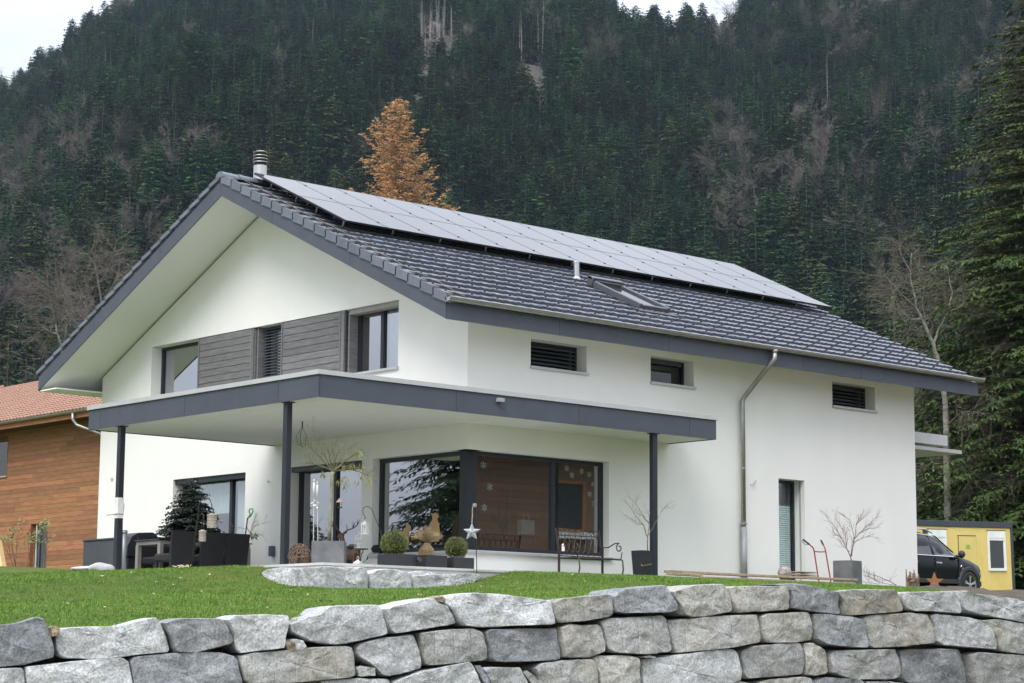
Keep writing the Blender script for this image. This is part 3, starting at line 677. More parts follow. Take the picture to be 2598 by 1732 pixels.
for i, (k, poly) in enumerate(STONES):
    W = [wall_point(x, y) for x, y in poly]; c = sum(W, Vector())/len(W); u, v = uv_of(c); slope = 0.65+0.04*v
    ex = (RH+FH*slope).normalized(); ey = Vector((-ex.y, ex.x, 0))          # ey points into the bank
    if ey.dot(FH) < 0: ey = -ey
    loc2 = [((w-c).dot(ex), w.z-c.z) for w in W]; wd = max(a for a, b in loc2)-min(a for a, b in loc2)
    mb = block_stone(loc2, min(.75, .25+wd*.6), i+1)
    o = part('stone', mb, SM[k], wall, smooth=True); o.data.set_sharp_from_angle(angle=rad(32))
    ang = math.atan2(ex.y, ex.x); o.location = c-wall.location+ey*(noise.noise(Vector((i*1.7, 0, 0)))*.035); o.rotation_euler = (0, 0, ang)
# earth bank behind and between the blocks
mb = MB(); vs_ = np.linspace(-26, 30, 90)
for v in vs_:
    for k, z in enumerate((-3.1, -2.2, -1.6, -1.1)):
        P = from_uv(wall_d(v)+.34+.03*k+.06*noise.noise(Vector((v*2.1, k*3.3, 0))), v, z); mb.v.append(tuple(P))
    P = from_uv(wall_d(v)+.46, v, wall_z(v)-.16); mb.v.append(tuple(P)); Q = from_uv(wall_d(v)+.9, v); Q.z = lawn_z(Q.x, Q.y)-.05; mb.v.append(tuple(Q))
for i in range(len(vs_)-1):
    for k in range(5): a = i*6+k; mb.f.append((a, a+6, a+7, a+1))
struct('earth_bank', mb, mat('dark_earth', (0.045, 0.033, 0.024), rough=1, scale=5, col2=(0.11, 0.085, 0.062), bump=1, bscale=25))
# broken soil at the far end of the wall
mb = MB(); nu, nv = 26, 60
for i in range(nu):
    for j in range(nv):
        u = lerp(0.25, 13, i/(nu-1)); v = lerp(7.0, 22, j/(nv-1)); P = from_uv(wall_d(v)+u, v); e = min(1, min(i, nu-1-i, j, nv-1-j)/4)
        P.z = lawn_z(P.x, P.y)+e*(.07+.10*noise.fractal(Vector((P.x*1.1, P.y*1.1, 0)), 1, 2, 4))-.03; mb.v.append(tuple(P))
for i in range(nu-1):
    for j in range(nv-1): a = i*nv+j; mb.f.append((a, a+1, a+nv+1, a+nv))
struct('bare_soil', mb, mat('brown_soil', (0.042, 0.031, 0.023), rough=1, scale=3, col2=(0.105, 0.082, 0.060), bump=1, bscale=20), smooth=True)

# ------------------------------------------------------------------ grass blades
gm = [mat('grass_blade', (0.090, 0.190, 0.022), rough=0.6, scale=0.9, col2=(0.155, 0.250, 0.040), rnd=0.25, hue=0.02, spec=0.25, world=True), mat('grass_blade_dry', (0.17, 0.19, 0.05), rough=0.7, scale=0.8, rnd=0.2)]
TUFT = []
for k in range(4):
    rg = random.Random(40+k); b = MB(); b2 = MB()
    for q in range(22):
        a = rg.uniform(0, 6.28); x, y = rg.uniform(-.075, .075), rg.uniform(-.075, .075); h = rg.uniform(.018, .040); l = rg.uniform(.0, .026); w = .0034
        d = Vector((math.cos(a), math.sin(a), 0)); s_ = Vector((-d.y, d.x, 0))*w; p = Vector((x, y, -.01)); q1 = p+d*l*.3+Vector((0, 0, h*.6)); e = p+d*l+Vector((0, 0, h))
        t_ = b2 if q == 21 else b; o = len(t_.v); t_.v += [tuple(p-s_), tuple(p+s_), tuple(q1+s_*.7), tuple(q1-s_*.7), tuple(e)]; t_.f += [(o, o+1, o+2, o+3), (o+3, o+2, o+4)]
    TUFT.append(source('t%d_tuft' % k, [(b, gm[0], 0), (b2, gm[1], 0)]))
rgf = np.random.default_rng(3); P_, S_, Rr, I_ = [], [], [], []
for v in np.arange(-14, 13, .085):
    d = wall_d(v)
    for u in np.arange(d+.10, d+19, .115 if v > -99 else .2):
        uu = u+rgf.uniform(-.06, .06); vv = v+rgf.uniform(-.05, .05); P = from_uv(uu, vv); X, Y = P.x, P.y
        if X > -4.98 and Y > (-2.52 if X < 1.7 else -1.15): continue
        if abs(vv)/uu > .262: continue
        if vv > 7.2 and uu-wall_d(vv) < 12: continue
        if uu > d+9 and rgf.random() < .35: continue
        P_.append((X, Y, lawn_z(X, Y))); s = rgf.uniform(.7, 1.25)*(1.25 if noise.noise(Vector((X*1.3, Y*1.3, 0))) > .25 else 1); S_.append((s*1.1, s*1.1, s)); Rr.append((0, 0, rgf.uniform(0, 6.28))); I_.append(int(rgf.integers(0, 4)))
go_ = scatter('lawn_grass', P_, S_, Rr, I_, TUFT); go_['label'] = 'short mown green grass covering the sloping lawn'
print('grass tufts', len(P_), 'forest', len(fo.data.vertices))
# ------------------------------------------------------------------ the house
L_, W_, YR = 12.82, 12.474, 6.22
RS, RO = 0.4687, 0.785                     # roof pitch (rise per metre), eave overhang
RX0, RX1 = -1.178, 14.08
def zs(y): return 4.407+RS*((y if y <= YR else 2*YR-y)+RO)
white = render_mat()
soff = mat('white_soffit_boards', (0.78, 0.79, 0.755), rough=0.7, scale=1.2, col2=(0.80, 0.81, 0.78))
anth = mat('anthracite_fascia_board', (0.056, 0.068, 0.088), rough=0.55, scale=3, var=0.10, bump=.05, bscale=60, rnd=.05)
anth_m = mat('anthracite_metal', (0.016, 0.020, 0.029), rough=0.45, scale=8, var=0.08)
alu = mat('light_grey_aluminium', (0.50, 0.50, 0.50), rough=0.45, metal=.3, scale=4, var=0.06)
steel = mat('brushed_steel', (0.55, 0.55, 0.54), rough=0.32, metal=1.0, scale=5, var=0.10, stretch=(12, 12, 1))
zinc = mat('weathered_zinc', (0.42, 0.42, 0.41), rough=0.42, metal=.85, scale=5, var=0.12)
tile_m = mat('dark_roof_tile', (0.118, 0.131, 0.160), rough=0.38, scale=4, var=0.14, bump=.15, bscale=50, rnd=0.16, objrnd=1, spec=.5)
glass = glass_mat('window_glass', .46)
glass_s = glass_mat('window_glass_dark', .09, tint=(0.35, 0.38, 0.38))
woodg = mat('weathered_grey_larch', (0.125, 0.122, 0.125), rough=0.85, scale=3, col2=(0.215, 0.212, 0.215), stretch=(1, 1, 9), bump=.3, bscale=30, rnd=.14, objrnd=1)
slatm = mat('dark_blind_slat', (0.060, 0.075, 0.088), rough=0.5, scale=3)
inner = mat('interior_plaster', (0.42, 0.40, 0.37), rough=0.9, scale=1)
floorm = mat('interior_floor', (0.22, 0.15, 0.10), rough=0.6, scale=2)

house = thing('house', 'white rendered two-storey house with dark gable roof, solar panels and grey corner canopy', 'house')
G = lambda a, r, z: (r, a, z)              # gable wall: a along Y, r inwards along X
D = lambda a, r, z: (a, r, z)              # long wall:  a along X, r inwards along Y
def wall_sheet(mb, F_, outer, holes, th, extra=()):
    for r_, flip in ((0, 0), (th, 1)):
        loops = [[Vector((a, z, 0)) for a, z in outer]]+[[Vector((a, z, 0)) for a, z in h] for h in holes]
        pts = [p for l in loops for p in l]; tri = tessellate_polygon(loops)
        mb.add([F_(p.x, r_, p.y) for p in pts], [t if not flip else t[::-1] for t in tri])
    for h in holes:
        n = len(h)
        for i in range(n):
            (a, z), (b, y) = h[i], h[(i+1) % n]; mb.add([F_(a, 0, z), F_(b, 0, y), F_(b, th, y), F_(a, th, z)], [(0, 1, 2, 3)])
    for (a, z), (b, y) in extra: mb.add([F_(a, 0, z), F_(b, 0, y), F_(b, th, y), F_(a, th, z)], [(0, 1, 2, 3)])
def rect(a0, a1, z0, z1): return [(a0, z0), (a1, z0), (a1, z1), (a0, z1)]
gdr = 3.007; gdl = onX(738, 1186).y; lw0, lw1 = 6.818, 9.475; u0, u5 = 1.982, 10.473; ZT, ZB = 5.221, 3.95
cwl, cwr, zws, zwt = 2.682, 3.515, 0.53, 2.30
SW = [(1.513, 2.928, 3.919, 4.434), (4.632, 5.842, 3.919, 4.434), (10.053, 11.476, 3.919, 4.434)]
nd0, nd1 = 8.316, 9.122
mb = MB(); TH = .36
wall_sheet(mb, G, [(W_, -.9), (0, -.9), (0, zws), (cwl, zws), (cwl, zwt), (0, zwt), (0, 4.74), (YR, 7.66), (W_, 4.74)],
           [rect(gdr, gdl, .1, zwt), rect(lw0, lw1, .1, zwt), rect(u0, u5, ZB, ZT)], TH, [((0, zws), (cwl, zws)), ((cwl, zws), (cwl, zwt)), ((cwl, zwt), (0, zwt))])
wall_sheet(mb, D, [(0, -.9), (L_, -.9), (L_, 4.74), (0, 4.74), (0, zwt), (cwr, zwt), (cwr, zws), (0, zws)],
           [rect(a, b, c, d) for a, b, c, d in SW]+[rect(nd0, nd1, .1, 2.294)], TH, [((0, zwt), (cwr, zwt)), ((cwr, zwt), (cwr, zws)), ((cwr, zws), (0, zws))])
mb.add([(L_, 0, -.9), (L_, W_, -.9), (L_, W_, 4.74), (L_, YR, 7.66), (L_, 0, 4.74)], [(0, 1, 2, 3, 4)])
mb.add([(0, W_, -.9), (L_, W_, -.9), (L_, W_, 4.74), (0, W_, 4.74)], [(0, 3, 2, 1)])
part('wall', mb, white, house)
mb = MB()
for z0, z1 in ((-.1, .06), (2.56, 2.86)): mb.box((.4, .4, z0), (L_-.1, W_-.1, z1))
part('floor_slab', mb, floorm, house)
mb = MB()
for a, b in (((5.2, .4, .06), (5.3, 6.0, 2.56)), ((.4, 6.05, .06), (6.0, 6.15, 2.56)), ((5.3, 9.9, .06), (5.4, W_-.2, 2.56)), ((3.6, .4, 2.86), (3.7, W_-.2, 4.8)), ((.4, 4.7, 2.86), (3.6, 4.8, 5.49)), ((.4, 7.7, 2.86), (3.6, 7.8, 5.49)),
             ((7.4, .4, .06), (7.5, 5, 2.56)), ((3.7, 3.0, 2.86), (12.6, 3.1, 5.49)), ((4.0, .4, 2.86), (4.1, 3, 4.8)), ((.4, 2.7, 5.5), (12.6, 9.7, 5.6))): mb.box(a, b)
part('inner_wall', mb, inner, house)

def window(F_, a0, a1, z0, z1, rec, fw=.07, mull=(), m_=None, gl=None, sill=None, fd=.07, label=None):
    """frame mesh with pane, sill and mullion below it; mull: list of a positions"""
    m_ = m_ or anth_m; f = MB()
    def bx(mb_, a, b, r0, r1, c, d): 
        p = F_(a, r0, c); q = F_(b, r1, d); mb_.box(p, q)
    bx(f, a0, a0+fw, rec, rec+fd, z0, z1); bx(f, a1-fw, a1, rec, rec+fd, z0, z1); bx(f, a0+fw, a1-fw, rec, rec+fd, z0, z0+fw); bx(f, a0+fw, a1-fw, rec, rec+fd, z1-fw, z1)
    o = part('window', f, m_, house, label=label)
    ed = [a0+fw]+[x for m2 in mull for x in (m2-.045, m2+.045)]+[a1-fw]
    for k in range(0, len(ed), 2):
        g_ = MB(); g_.add([F_(ed[k], rec+.04, z0+fw), F_(ed[k+1], rec+.04, z0+fw), F_(ed[k+1], rec+.04, z1-fw), F_(ed[k], rec+.04, z1-fw)], [(0, 1, 2, 3)])
        part('pane', g_, gl or glass, o)
    for m2 in mull: b = MB(); bx(b, m2-.045, m2+.045, rec-.004, rec+fd, z0+fw, z1-fw); part('mullion', b, m_, o)
    if sill: b = MB(); bx(b, a0-sill, a1+sill, -.05, rec+.02, z0-.035, z0+.012); part('sill', b, alu, o)
    return o
def slats(F_, a0, a1, z0, z1, r_, pitch, o, tilt=.03, m_=None):
    b = MB(); z = z0
    while z < z1: b.add([F_(a0, r_, z), F_(a1, r_, z), F_(a1, r_+.045, z+tilt), F_(a0, r_+.045, z+tilt), F_(a0, r_, z+.006), F_(a1, r_, z+.006), F_(a1, r_+.045, z+tilt+.006), F_(a0, r_+.045, z+tilt+.006)], [(0, 1, 2, 3), (4, 5, 6, 7), (0, 1, 5, 4), (1, 2, 6, 5), (2, 3, 7, 6), (3, 0, 4, 7)]); z += pitch
    part('blind', b, m_ or slatm, o, kind='stuff')
# long side: three small high windows, a narrow full-height one, the corner window's right leg
for i, (a, b, c, d) in enumerate(SW):
    o = window(D, a, b, c, d, .27, .05, gl=glass_s, sill=.02)
    if i != 1: slats(D, a+.05, b-.09, c+.02, d-.06, .20, .075, o)
    if i == 1: bb = MB(); bb.box((a+.05, .22, d-.10), (b-.12, .27, d-.005)); part('blind_box', bb, slatm, o)
glass_n = glass_mat('window_glass_clear', .14, tint=(.80, .86, .86))
o = window(D, nd0, nd1, .1, 2.294, .275, .05, gl=glass_n)
b = MB(); z = .42
while z < 1.78: b.add([(nd0+.05, .35, z), (nd1-.05, .35, z), (nd1-.05, .37, z+.022), (nd0+.05, .37, z+.022), (nd0+.05, .35, z+.044), (nd1-.05, .35, z+.044)], [(0, 1, 2, 3), (3, 2, 5, 4)]); z += .044
part('pleated_blind', b, mat('pale_pleated_fabric', (0.66, 0.76, 0.74), rough=.8, scale=2), o, kind='stuff')
b = MB(); b.box((nd1-.012, .10, .1), (nd1-.002, .14, 2.29)); part('guide_rail', b, alu, o)
mu = onY(1402, 1280, .18).x
o = window(D, .30, cwr, zws, zwt, .16, .075, mull=(mu,), sill=None)
b = MB(); b.box((-.07, -.07, zws-.055), (cwr+.05, .20, zws-.012)); b.box((-.07, .20, zws-.055), (.20, cwl+.05, zws-.012)); part('sill', b, alu, o)
b = MB(); b.box((.16, .16, zws), (.30, .30, zwt)); part('corner_mullion', b, anth_m, o)
# gable side: corner window's left leg, sliding door, lower-left window
o2 = window(G, .30, cwl, zws, zwt, .16, .075)
o3 = window(G, gdr, gdl, .1, zwt, .20, .08, mull=((gdr+gdl)*.5-.05,))
b = MB(); b.box((.02, gdr+.002, 2.20), (.2, gdl-.002, 2.295)); part('blind_box', b, anth_m, o3)
o4 = window(G, lw0, lw1, .1, zwt, .24, .07, mull=(lw0+.85,), gl=glass_mat('window_glass_soft', .32, tint=(.75, .8, .8)))
b = MB(); b.box((.05, lw0+.002, 2.2), (.22, lw1-.002, 2.295)); part('blind_box', b, anth_m, o4)
# curtains and furniture glimpsed inside
cur = mat('pale_curtain', (0.74, 0.80, 0.78), rough=.9, scale=2)
def curtain(F_, a0, a1, z0, z1, r_, nm='curtain'):
    b = MB(); n = int((a1-a0)/.03)
    for i in range(n+1):
        a = lerp(a0, a1, i/n); w = r_+.025*math.sin(i*1.1)
        b.v += [F_(a, w, z0), F_(a, w, z1)]
        if i: k = len(b.v); b.f.append((k-4, k-2, k-1, k-3))
    return b
part('curtain', curtain(G, lw0+.08, lw0+.75, .12, 2.2, .36), cur, o4, smooth=True)
part('pleated_blind', curtain(G, lw0+.9, lw1-.4, 1.55, 2.2, .36), cur, o4)
part('curtain', curtain(G, gdr+1.25, gdr+1.75, .12, 2.2, .45), mat('grey_curtain', (0.25, 0.26, 0.29), rough=.9), o3, smooth=True)
# upper band: window | boards | window with blinds | boards | window
ub = [1.982, 3.755, 5.708, 6.717, 8.676, 10.473]
wa = window(G, ub[0], ub[1]-.22, ZB, ZT, .25, .06, mull=(ub[0]+.80,), sill=.03)
b = MB(); b.box((.05, ub[0]+.002, ZT-.10), (.24, ub[1]-.222, ZT-.004)); part('blind_box', b, mat('grey_lintel', (.30, .29, .27), rough=.8), wa)
part('curtain', curtain(G, ub[0]+.05, ub[0]+.78, ZB+.02, ZT-.1, .38), mat('white_net_curtain', (.62, .64, .68), rough=.9), wa, smooth=True)
wb = window(G, ub[2], ub[3]-.16, ZB, ZT, .25, .05); slats(G, ub[2]+.03, ub[3]-.20, ZB, ZT-.06, .13, .060, wb)
wc = window(G, ub[4]+.002, ub[5], ZB, ZT, .25, .06, mull=(ub[4]+.18,))
for a, b_ in ((ub[1], ub[2]), (ub[3], ub[4])):
    f = MB(); f.box((.055, a+.01, ZB), (.30, b_-.01, ZT-.005)); o = part('wood_panel', f, mat('panel_backing', (.05, .045, .04), rough=.9), house)
    n = 9; h = (ZT-ZB-.02)/n
    for k in range(n):
        p = MB(); p.cbox((.012, a+.045, ZB+.01+k*h+.004), (.05, b_-.045, ZB+.01+(k+1)*h-.004), .004); part('plank', p, woodg, o)
    for y in (a+.001, b_-.043): p = MB(); p.box((-.004, y, ZB), (.052, y+.042, ZT-.006)); part('trim', p, woodg, o)
for a, b_ in ((ub[1]-.22, ub[1]), (ub[3]-.16, ub[3])):      # deep timber jambs beside the panels
    p = MB(); p.box((.006, a+.12, ZB), (.05, b_-.002, ZT-.006)); p.box((.05, a+.001, ZB), (.30, a+.04, ZT-.006)); p.box((.05, b_-.06, ZB), (.28, b_-.002, ZT-.006)); part('timber_jamb', p, woodg, house)

# --- roof
C_, S_n = 1/math.sqrt(1+RS*RS), RS/math.sqrt(1+RS*RS)
def deck(y0, y1, sgn):
    """sloping slab between the soffit and the tile battens"""
    mb = MB(); x0, x1 = RX0+.025, RX1-.025
    za, zb = zs(y0), zs(y1)
    mb.add([(x0, y0, za+.015), (x1, y0, za+.015), (x1, y1, zb+.015), (x0, y1, zb+.015), (x0, y0, za+.29), (x1, y0, za+.29), (x1, y1, zb+.29), (x0, y1, zb+.29)], [(0, 3, 2, 1), (4, 5, 6, 7), (0, 1, 5, 4), (1, 2, 6, 5), (2, 3, 7, 6), (3, 0, 4, 7)])
    return mb
mb = deck(-RO+.025, YR, 1); m2 = deck(2*YR+RO-.025, YR, -1); mb.add(m2.v, m2.f)
roof = part('roof', mb, soff, house, label='dark tiled gable roof with white underside')
# fascia boards, butted with thin joints; the outer one follows the slope
def slope_board(ya, yb, x):
    mb = MB(); pts = [(ya, zs(ya)), (yb, zs(yb)), (yb, zs(yb)+.30), (ya, zs(ya)+.30)]
    mb.add([(x, y, z) for y, z in pts]+[(x+.022, y, z) for y, z in pts], [(0, 1, 2, 3), (7, 6, 5, 4), (0, 4, 5, 1), (1, 5, 6, 2), (2, 6, 7, 3), (3, 7, 4, 0)]); return mb
for cuts, sg in (([YR, YR-7.0*.255, YR-7.0*.61, -RO], 1), ([YR, YR+7.0*.31, YR+7.0*.67, 2*YR+RO], -1)):
    for i in range(3):
        part('fascia_board', slope_board(cuts[i]-sg*.004, cuts[i+1]+sg*.004, RX0), anth, roof); part('fascia_board', slope_board(cuts[i]-sg*.004, cuts[i+1]+sg*.004, RX1-.022), anth, roof)
ej = [RX0+.023, onY(1100+910*.3507, 550+800*.3507, -RO).x, onY(1100+1705*.3507, 550+930*.3507, -RO).x, onY(1800+620*.3827, 600+850*.3827, -RO).x, onY(1800+1008*.3827, 600+920*.3827, -RO).x, onY(1800+1570*.3827, 600+1010*.3827, -RO).x, RX1-.023]
for i in range(6):
    mb = MB(); mb.box((ej[i]+.004, -RO, 4.407), (ej[i+1]-.004, -RO+.022, 4.70)); part('fascia_board', mb, anth, roof)
mb = MB(); mb.box((RX0+.023, 2*YR+RO-.022, 4.407), (RX1-.023, 2*YR+RO, 4.70)); part('fascia_board', mb, anth, roof)
mb = MB(); mb.box((RX0+.03, W_+.002, 4.395), (RX1-.03, 2*YR+RO-.03, 4.425)); part('eave_soffit', mb, soff, roof)
# tiles: wavy interlocking clay tiles, 20 courses
TW, TC = .3016, .3865
def tile_profile(x): return .0065*math.cos(4*PI*x/TW)+.0035*math.cos(2*PI*x/TW)
tb = MB(); NX = 12; ln = .415
for y, zo in ((0, .070), (ln*.5, .042), (ln, .012)):
    for i in range(NX+1): x = TW*i/NX; tb.v.append((x, y, zo+tile_profile(x)))
for j in range(2):
    for i in range(NX): a = j*(NX+1)+i; tb.f.append((a, a+1, a+NX+2, a+NX+1))
o = len(tb.v)
for i in range(NX+1): x = TW*i/NX; tb.v.append((x, .006, .022+tile_profile(x)))
for i in range(NX): tb.f.append((o+i, o+i+1, i+1, i))
tile_me = tb.mesh('roof_tile', smooth=False); tile_me.materials.append(tile_m)
tile_me.polygons.foreach_set('use_smooth', [k < 2*NX for k in range(len(tile_me.polygons))])
FR = Matrix(((1, 0, 0, 0), (0, C_, -S_n, 0), (0, S_n, C_, 0), (0, 0, 0, 1)))
def slope_pt(x, s, sgn=1):
    """x along the ridge, s metres up the slope from the eave edge, on the batten plane"""
    y = -RO-.05+s*C_; z = 4.407+.335+(s*C_-.05)*RS
    return Vector((x, y if sgn > 0 else 2*YR-y, z))
tiles = []
NCOL = int((RX1-RX0-.10)/TW)
for r_ in range(20):
    for c in range(NCOL):
        x = RX0+.13+c*TW; p = slope_pt(x, r_*TC); tiles.append(((p-CAM).length + (1000 if (p.y > 3.25 and -.3 < x < 13.6) else 0), r_, c, p))
tiles.sort(key=lambda t: t[0]); near = tiles[:300]; far = tiles[300:]
rg = random.Random(9)
for d, r_, c, p in near:
    o = link('roof_tile', tile_me, None, roof); o.matrix_local = Matrix.Translation(p+Vector((0, 0, rg.uniform(-.002, .002)))) @ FR
mb = MB()
for d, r_, c, p in far: mb.add(tb.v, tb.f, Matrix.Translation(p) @ FR)
o = part('tile_field', mb, tile_m, roof, kind='stuff'); 
FL = Matrix(((-1, 0, 0, 0), (0, -C_, S_n, 0), (0, S_n, C_, 0), (0, 0, 0, 1)))     # far slope
mb = MB()
for r_ in range(20):
    p = slope_pt(RX1-.12, r_*TC, -1); q = slope_pt(RX0+.12, r_*TC, -1)
    mb.add([(p.x, p.y, p.z+.062), (q.x, q.y, q.z+.062), (q.x, q.y-ln*C_, q.z+ln*S_n+.012), (p.x, p.y-ln*C_, p.z+ln*S_n+.012), (p.x, p.y, p.z+.02), (q.x, q.y, q.z+.02)], [(0, 1, 2, 3), (0, 4, 5, 1)])
part('tile_course', mb, tile_m, roof)
# verge tiles with a flange over the fascia
def verge(sgn, xedge, side):
    for r_ in range(20):
        mb = MB(); p = slope_pt(xedge, r_*TC, sgn); ys = -1 if sgn < 0 else 1
        up_ = Vector((0, C_*ys, S_n)); a0, a1 = p, p+up_*(TC+.03)
        w = .14*side
        t0, t1 = .135, .10; h0, h1 = (.17, .17) if sgn > 0 else (.085, .085)
        q = [a0+Vector((0, 0, t0)), a1+Vector((0, 0, t1)), a1+Vector((0, 0, t1-h1)), a0+Vector((0, 0, t0-h0))]
        top = [a0+Vector((w, 0, t0-.01)), a1+Vector((w, 0, t1-.01))]
        V = [tuple(x) for x in q]+[tuple(x+Vector((.016*side, 0, 0))) for x in q]+[tuple(x) for x in top]+[tuple(top[0]-Vector((0, 0, .04))), tuple(a0+Vector((.016*side, 0, t0-.05)))]
        mb.add(V, [(0, 1, 2, 3), (4, 7, 6, 5), (0, 3, 7, 4), (1, 5, 6, 2), (2, 6, 7, 3), (0, 8, 9, 1), (0, 11, 10, 8)])
        part('verge_tile', mb, tile_m, roof)
verge(1, RX0-.03, 1); verge(-1, RX0-.03, 1)
mb = MB()
zr = slope_pt(0, (YR+RO+.05)/C_).z
nrg = 38; lr = (RX1-RX0+.06)/nrg
for i in range(nrg):
    mb = MB(); x = RX0-.04+i*lr
    for xx, r_ in ((x, .125), (x+lr+.02, .11)):
        for k in range(9): a = PI*k/8; mb.v.append((xx, YR+r_*1.15*math.cos(a), zr+.03+r_*math.sin(a)))
    for k in range(8): mb.f.append((k, k+1, k+10, k+9))
    mb.f.append(tuple(range(9))); part('ridge_tile', mb, tile_m, roof, smooth=False)
# snow guards: small noses on every second tile
mb = MB()
for r_ in range(1, 12):
    for c in range((r_//4) % 2, NCOL, 2):
        p = slope_pt(RX0+.13+c*TW+TW*.5, r_*TC+.06); 
        if p.y > 3.3: continue
        mb.box((-.008, 0, .05), (.008, .05, .086), Matrix.Translation(p) @ FR)
part('snow_guards', mb, mat('black_snow_guard', (.02, .02, .022), rough=.4), roof, kind='stuff')
mb = MB(); mb.tube([slope_pt(RX0+.42+.05*math.sin(s*2), s)+Vector((0, 0, .10+.008*math.sin(s*9))) for s in np.linspace(.05, 7.6, 40)], .005, 5); part('lightning_wire', mb, mat('copper_wire', (.40, .26, .17), rough=.4, metal=.7), roof)
# gutter with brackets and end cap
gy, gz, gr = -RO-.085, 4.775, .072
mb = MB(); n = 9; xs = [RX0-.03, RX1+.06]
for x in xs:
    for k in range(n): a = PI+PI*k/(n-1); mb.v.append((x, gy+gr*math.cos(a), gz+gr*math.sin(a)))
    for k in range(n): a = 2*PI-PI*k/(n-1); mb.v.append((x, gy+(gr-.006)*math.cos(a), gz+(gr-.006)*math.sin(a)))
m_ = 2*n
for k in range(m_): mb.f.append((k, (k+1) % m_, (k+1) % m_+m_, k+m_))
mb.f.append(tuple(range(n))); mb.f.append(tuple(m_+k for k in range(n)))
mb.tube([(xs[0], gy-gr, gz), (xs[1], gy-gr, gz)], .010, 6)
gut = part('gutter', mb, zinc, house, smooth=False)
for x in np.arange(RX0+.5, RX1, .72):
    b = MB(); b.v = []; pts = [(x, gy+(gr+.004)*math.cos(a), gz+(gr+.004)*math.sin(a)) for a in np.linspace(PI, 2*PI, 8)]; b.tube(pts, .006, 4); part('bracket', b, zinc, gut)
# downpipe
xo = onY(1964.6, 891, gy).x; xw = onY(1884, 1050, -.09).x
mb = MB(); zt, zb = gz-.07, 3.75
mb.tube([(xo, gy, zt), (xo, gy, zt-.16), (xo-.03, gy+.03, zt-.22), (lerp(xo, xw, .5), lerp(gy, -.09, .5), lerp(zt-.22, zb+.1, .5)), (xw+.03, -.12, zb+.1), (xw, -.09, zb), (xw, -.09, 1.25)], .05, 12)
mb.tube([(xo, gy, zt+.02), (xo, gy, zt-.05)], [.07, .052], 12)
dp = part('downpipe', mb, zinc, house, smooth=True)
mb = MB(); mb.tube([(xw, -.09, 1.25), (xw, -.09, -.1)], .068, 12); part('standpipe', mb, mat('grey_standpipe', (.30, .31, .31), rough=.5, metal=.3), dp, smooth=True)
for z in (3.55, 1.3, 2.4): mb = MB(); mb.tube([(xw, -.09, z), (xw, -.09, z+.025)], .057 if z > 1.3 else .075, 12); part('clamp', mb, zinc, dp)
mb = MB(); mb.tube([(xw+.06, -.06, 1.9), (xw+.09, -.05, 1.2), (xw+.10, -.05, .1)], [.005, .012, .012], 6); part('earth_rod', mb, mat('brown_rod', (.16, .10, .08), rough=.6), dp)
# chimney flue
cx_, cy_ = .12, 6.75; zb_ = zs(cy_)+.3; ct = dep(680, 381, (Vector((cx_, cy_, 8))-CAM).dot(_F)).z
mb = MB(); mb.lathe([(.138, zb_-.2), (.138, ct-.30), (.10, ct-.29), (.10, ct-.02)], 24, Matrix.Translation((cx_, cy_, 0))); ch = part('chimney', mb, steel, roof, smooth=False)
mb = MB()
for k in range(4):
    z = ct-.275+k*.066; mb.lathe([(.10, z+.012), (.142, z), (.148, z+.03), (.10, z+.045)], 24, Matrix.Translation((cx_, cy_, 0)))
mb2 = MB(); mb2.lathe([(.145, ct-.03), (.15, ct-.012), (.09, ct+.012), (.002, ct+.018)], 24, Matrix.Translation((cx_, cy_, 0)))
part('chimney_louvre', mb, mat('black_enamel', (.012, .012, .013), rough=.25), roof); part('chimney_cap', mb2, steel, roof)
for k in range(3): mb = MB(); mb.lathe([(.149, ct-.235+k*.066), (.152, ct-.228+k*.066), (.149, ct-.222+k*.066)], 24, Matrix.Translation((cx_, cy_, 0))); part('chimney_ring', mb, steel, roof)
vx, vy = 5.12, 2.60; vz = zs(vy)+.3
mb = MB(); mb.lathe([(.063, vz), (.063, vz+.36), (.068, vz+.37), (.066, vz+.40), (.03, vz+.415)], 16, Matrix.Translation((vx, vy, 0))); mb.lathe([(.11, vz+.02), (.068, vz+.08)], 16, Matrix.Translation((vx, vy, 0))); part('vent_pipe', mb, steel, roof, smooth=False)
# roof window, slightly open
mb = MB(); sk = Matrix.Translation(slope_pt(4.92, (.62+RO+.05)/C_)) @ FR; wd_, hg_ = .86, 1.60
for a, b in (((0, 0, .03), (.075, hg_, .17)), ((wd_-.075, 0, .03), (wd_, hg_, .17)), ((.075, 0, .03), (wd_-.075, .08, .15)), ((.075, hg_-.12, .03), (wd_-.075, hg_, .18)), ((-.03, hg_-.14, .03), (.0, hg_+.04, .23)), ((-.03, hg_-.1, .17), (wd_+.03, hg_+.05, .23))): mb.cbox(a, b, .012, sk)
part('roof_window_frame', mb, mat('grey_window_flashing', (.10, .105, .115), rough=.4, metal=.4), roof)
mb = MB(); mb.box((.08, .085, .11), (wd_-.08, hg_-.125, .125), sk); part('roof_window_pane', mb, mat('dark_roof_glass', (.02, .025, .025), rough=.08, spec=.15), roof)
mb = MB(); mb.box((-.10, -.16, .045), (wd_+.10, -.002, .066), sk); part('roof_window_apron', mb, mat('lead_apron', (.10, .10, .11), rough=.6), roof)

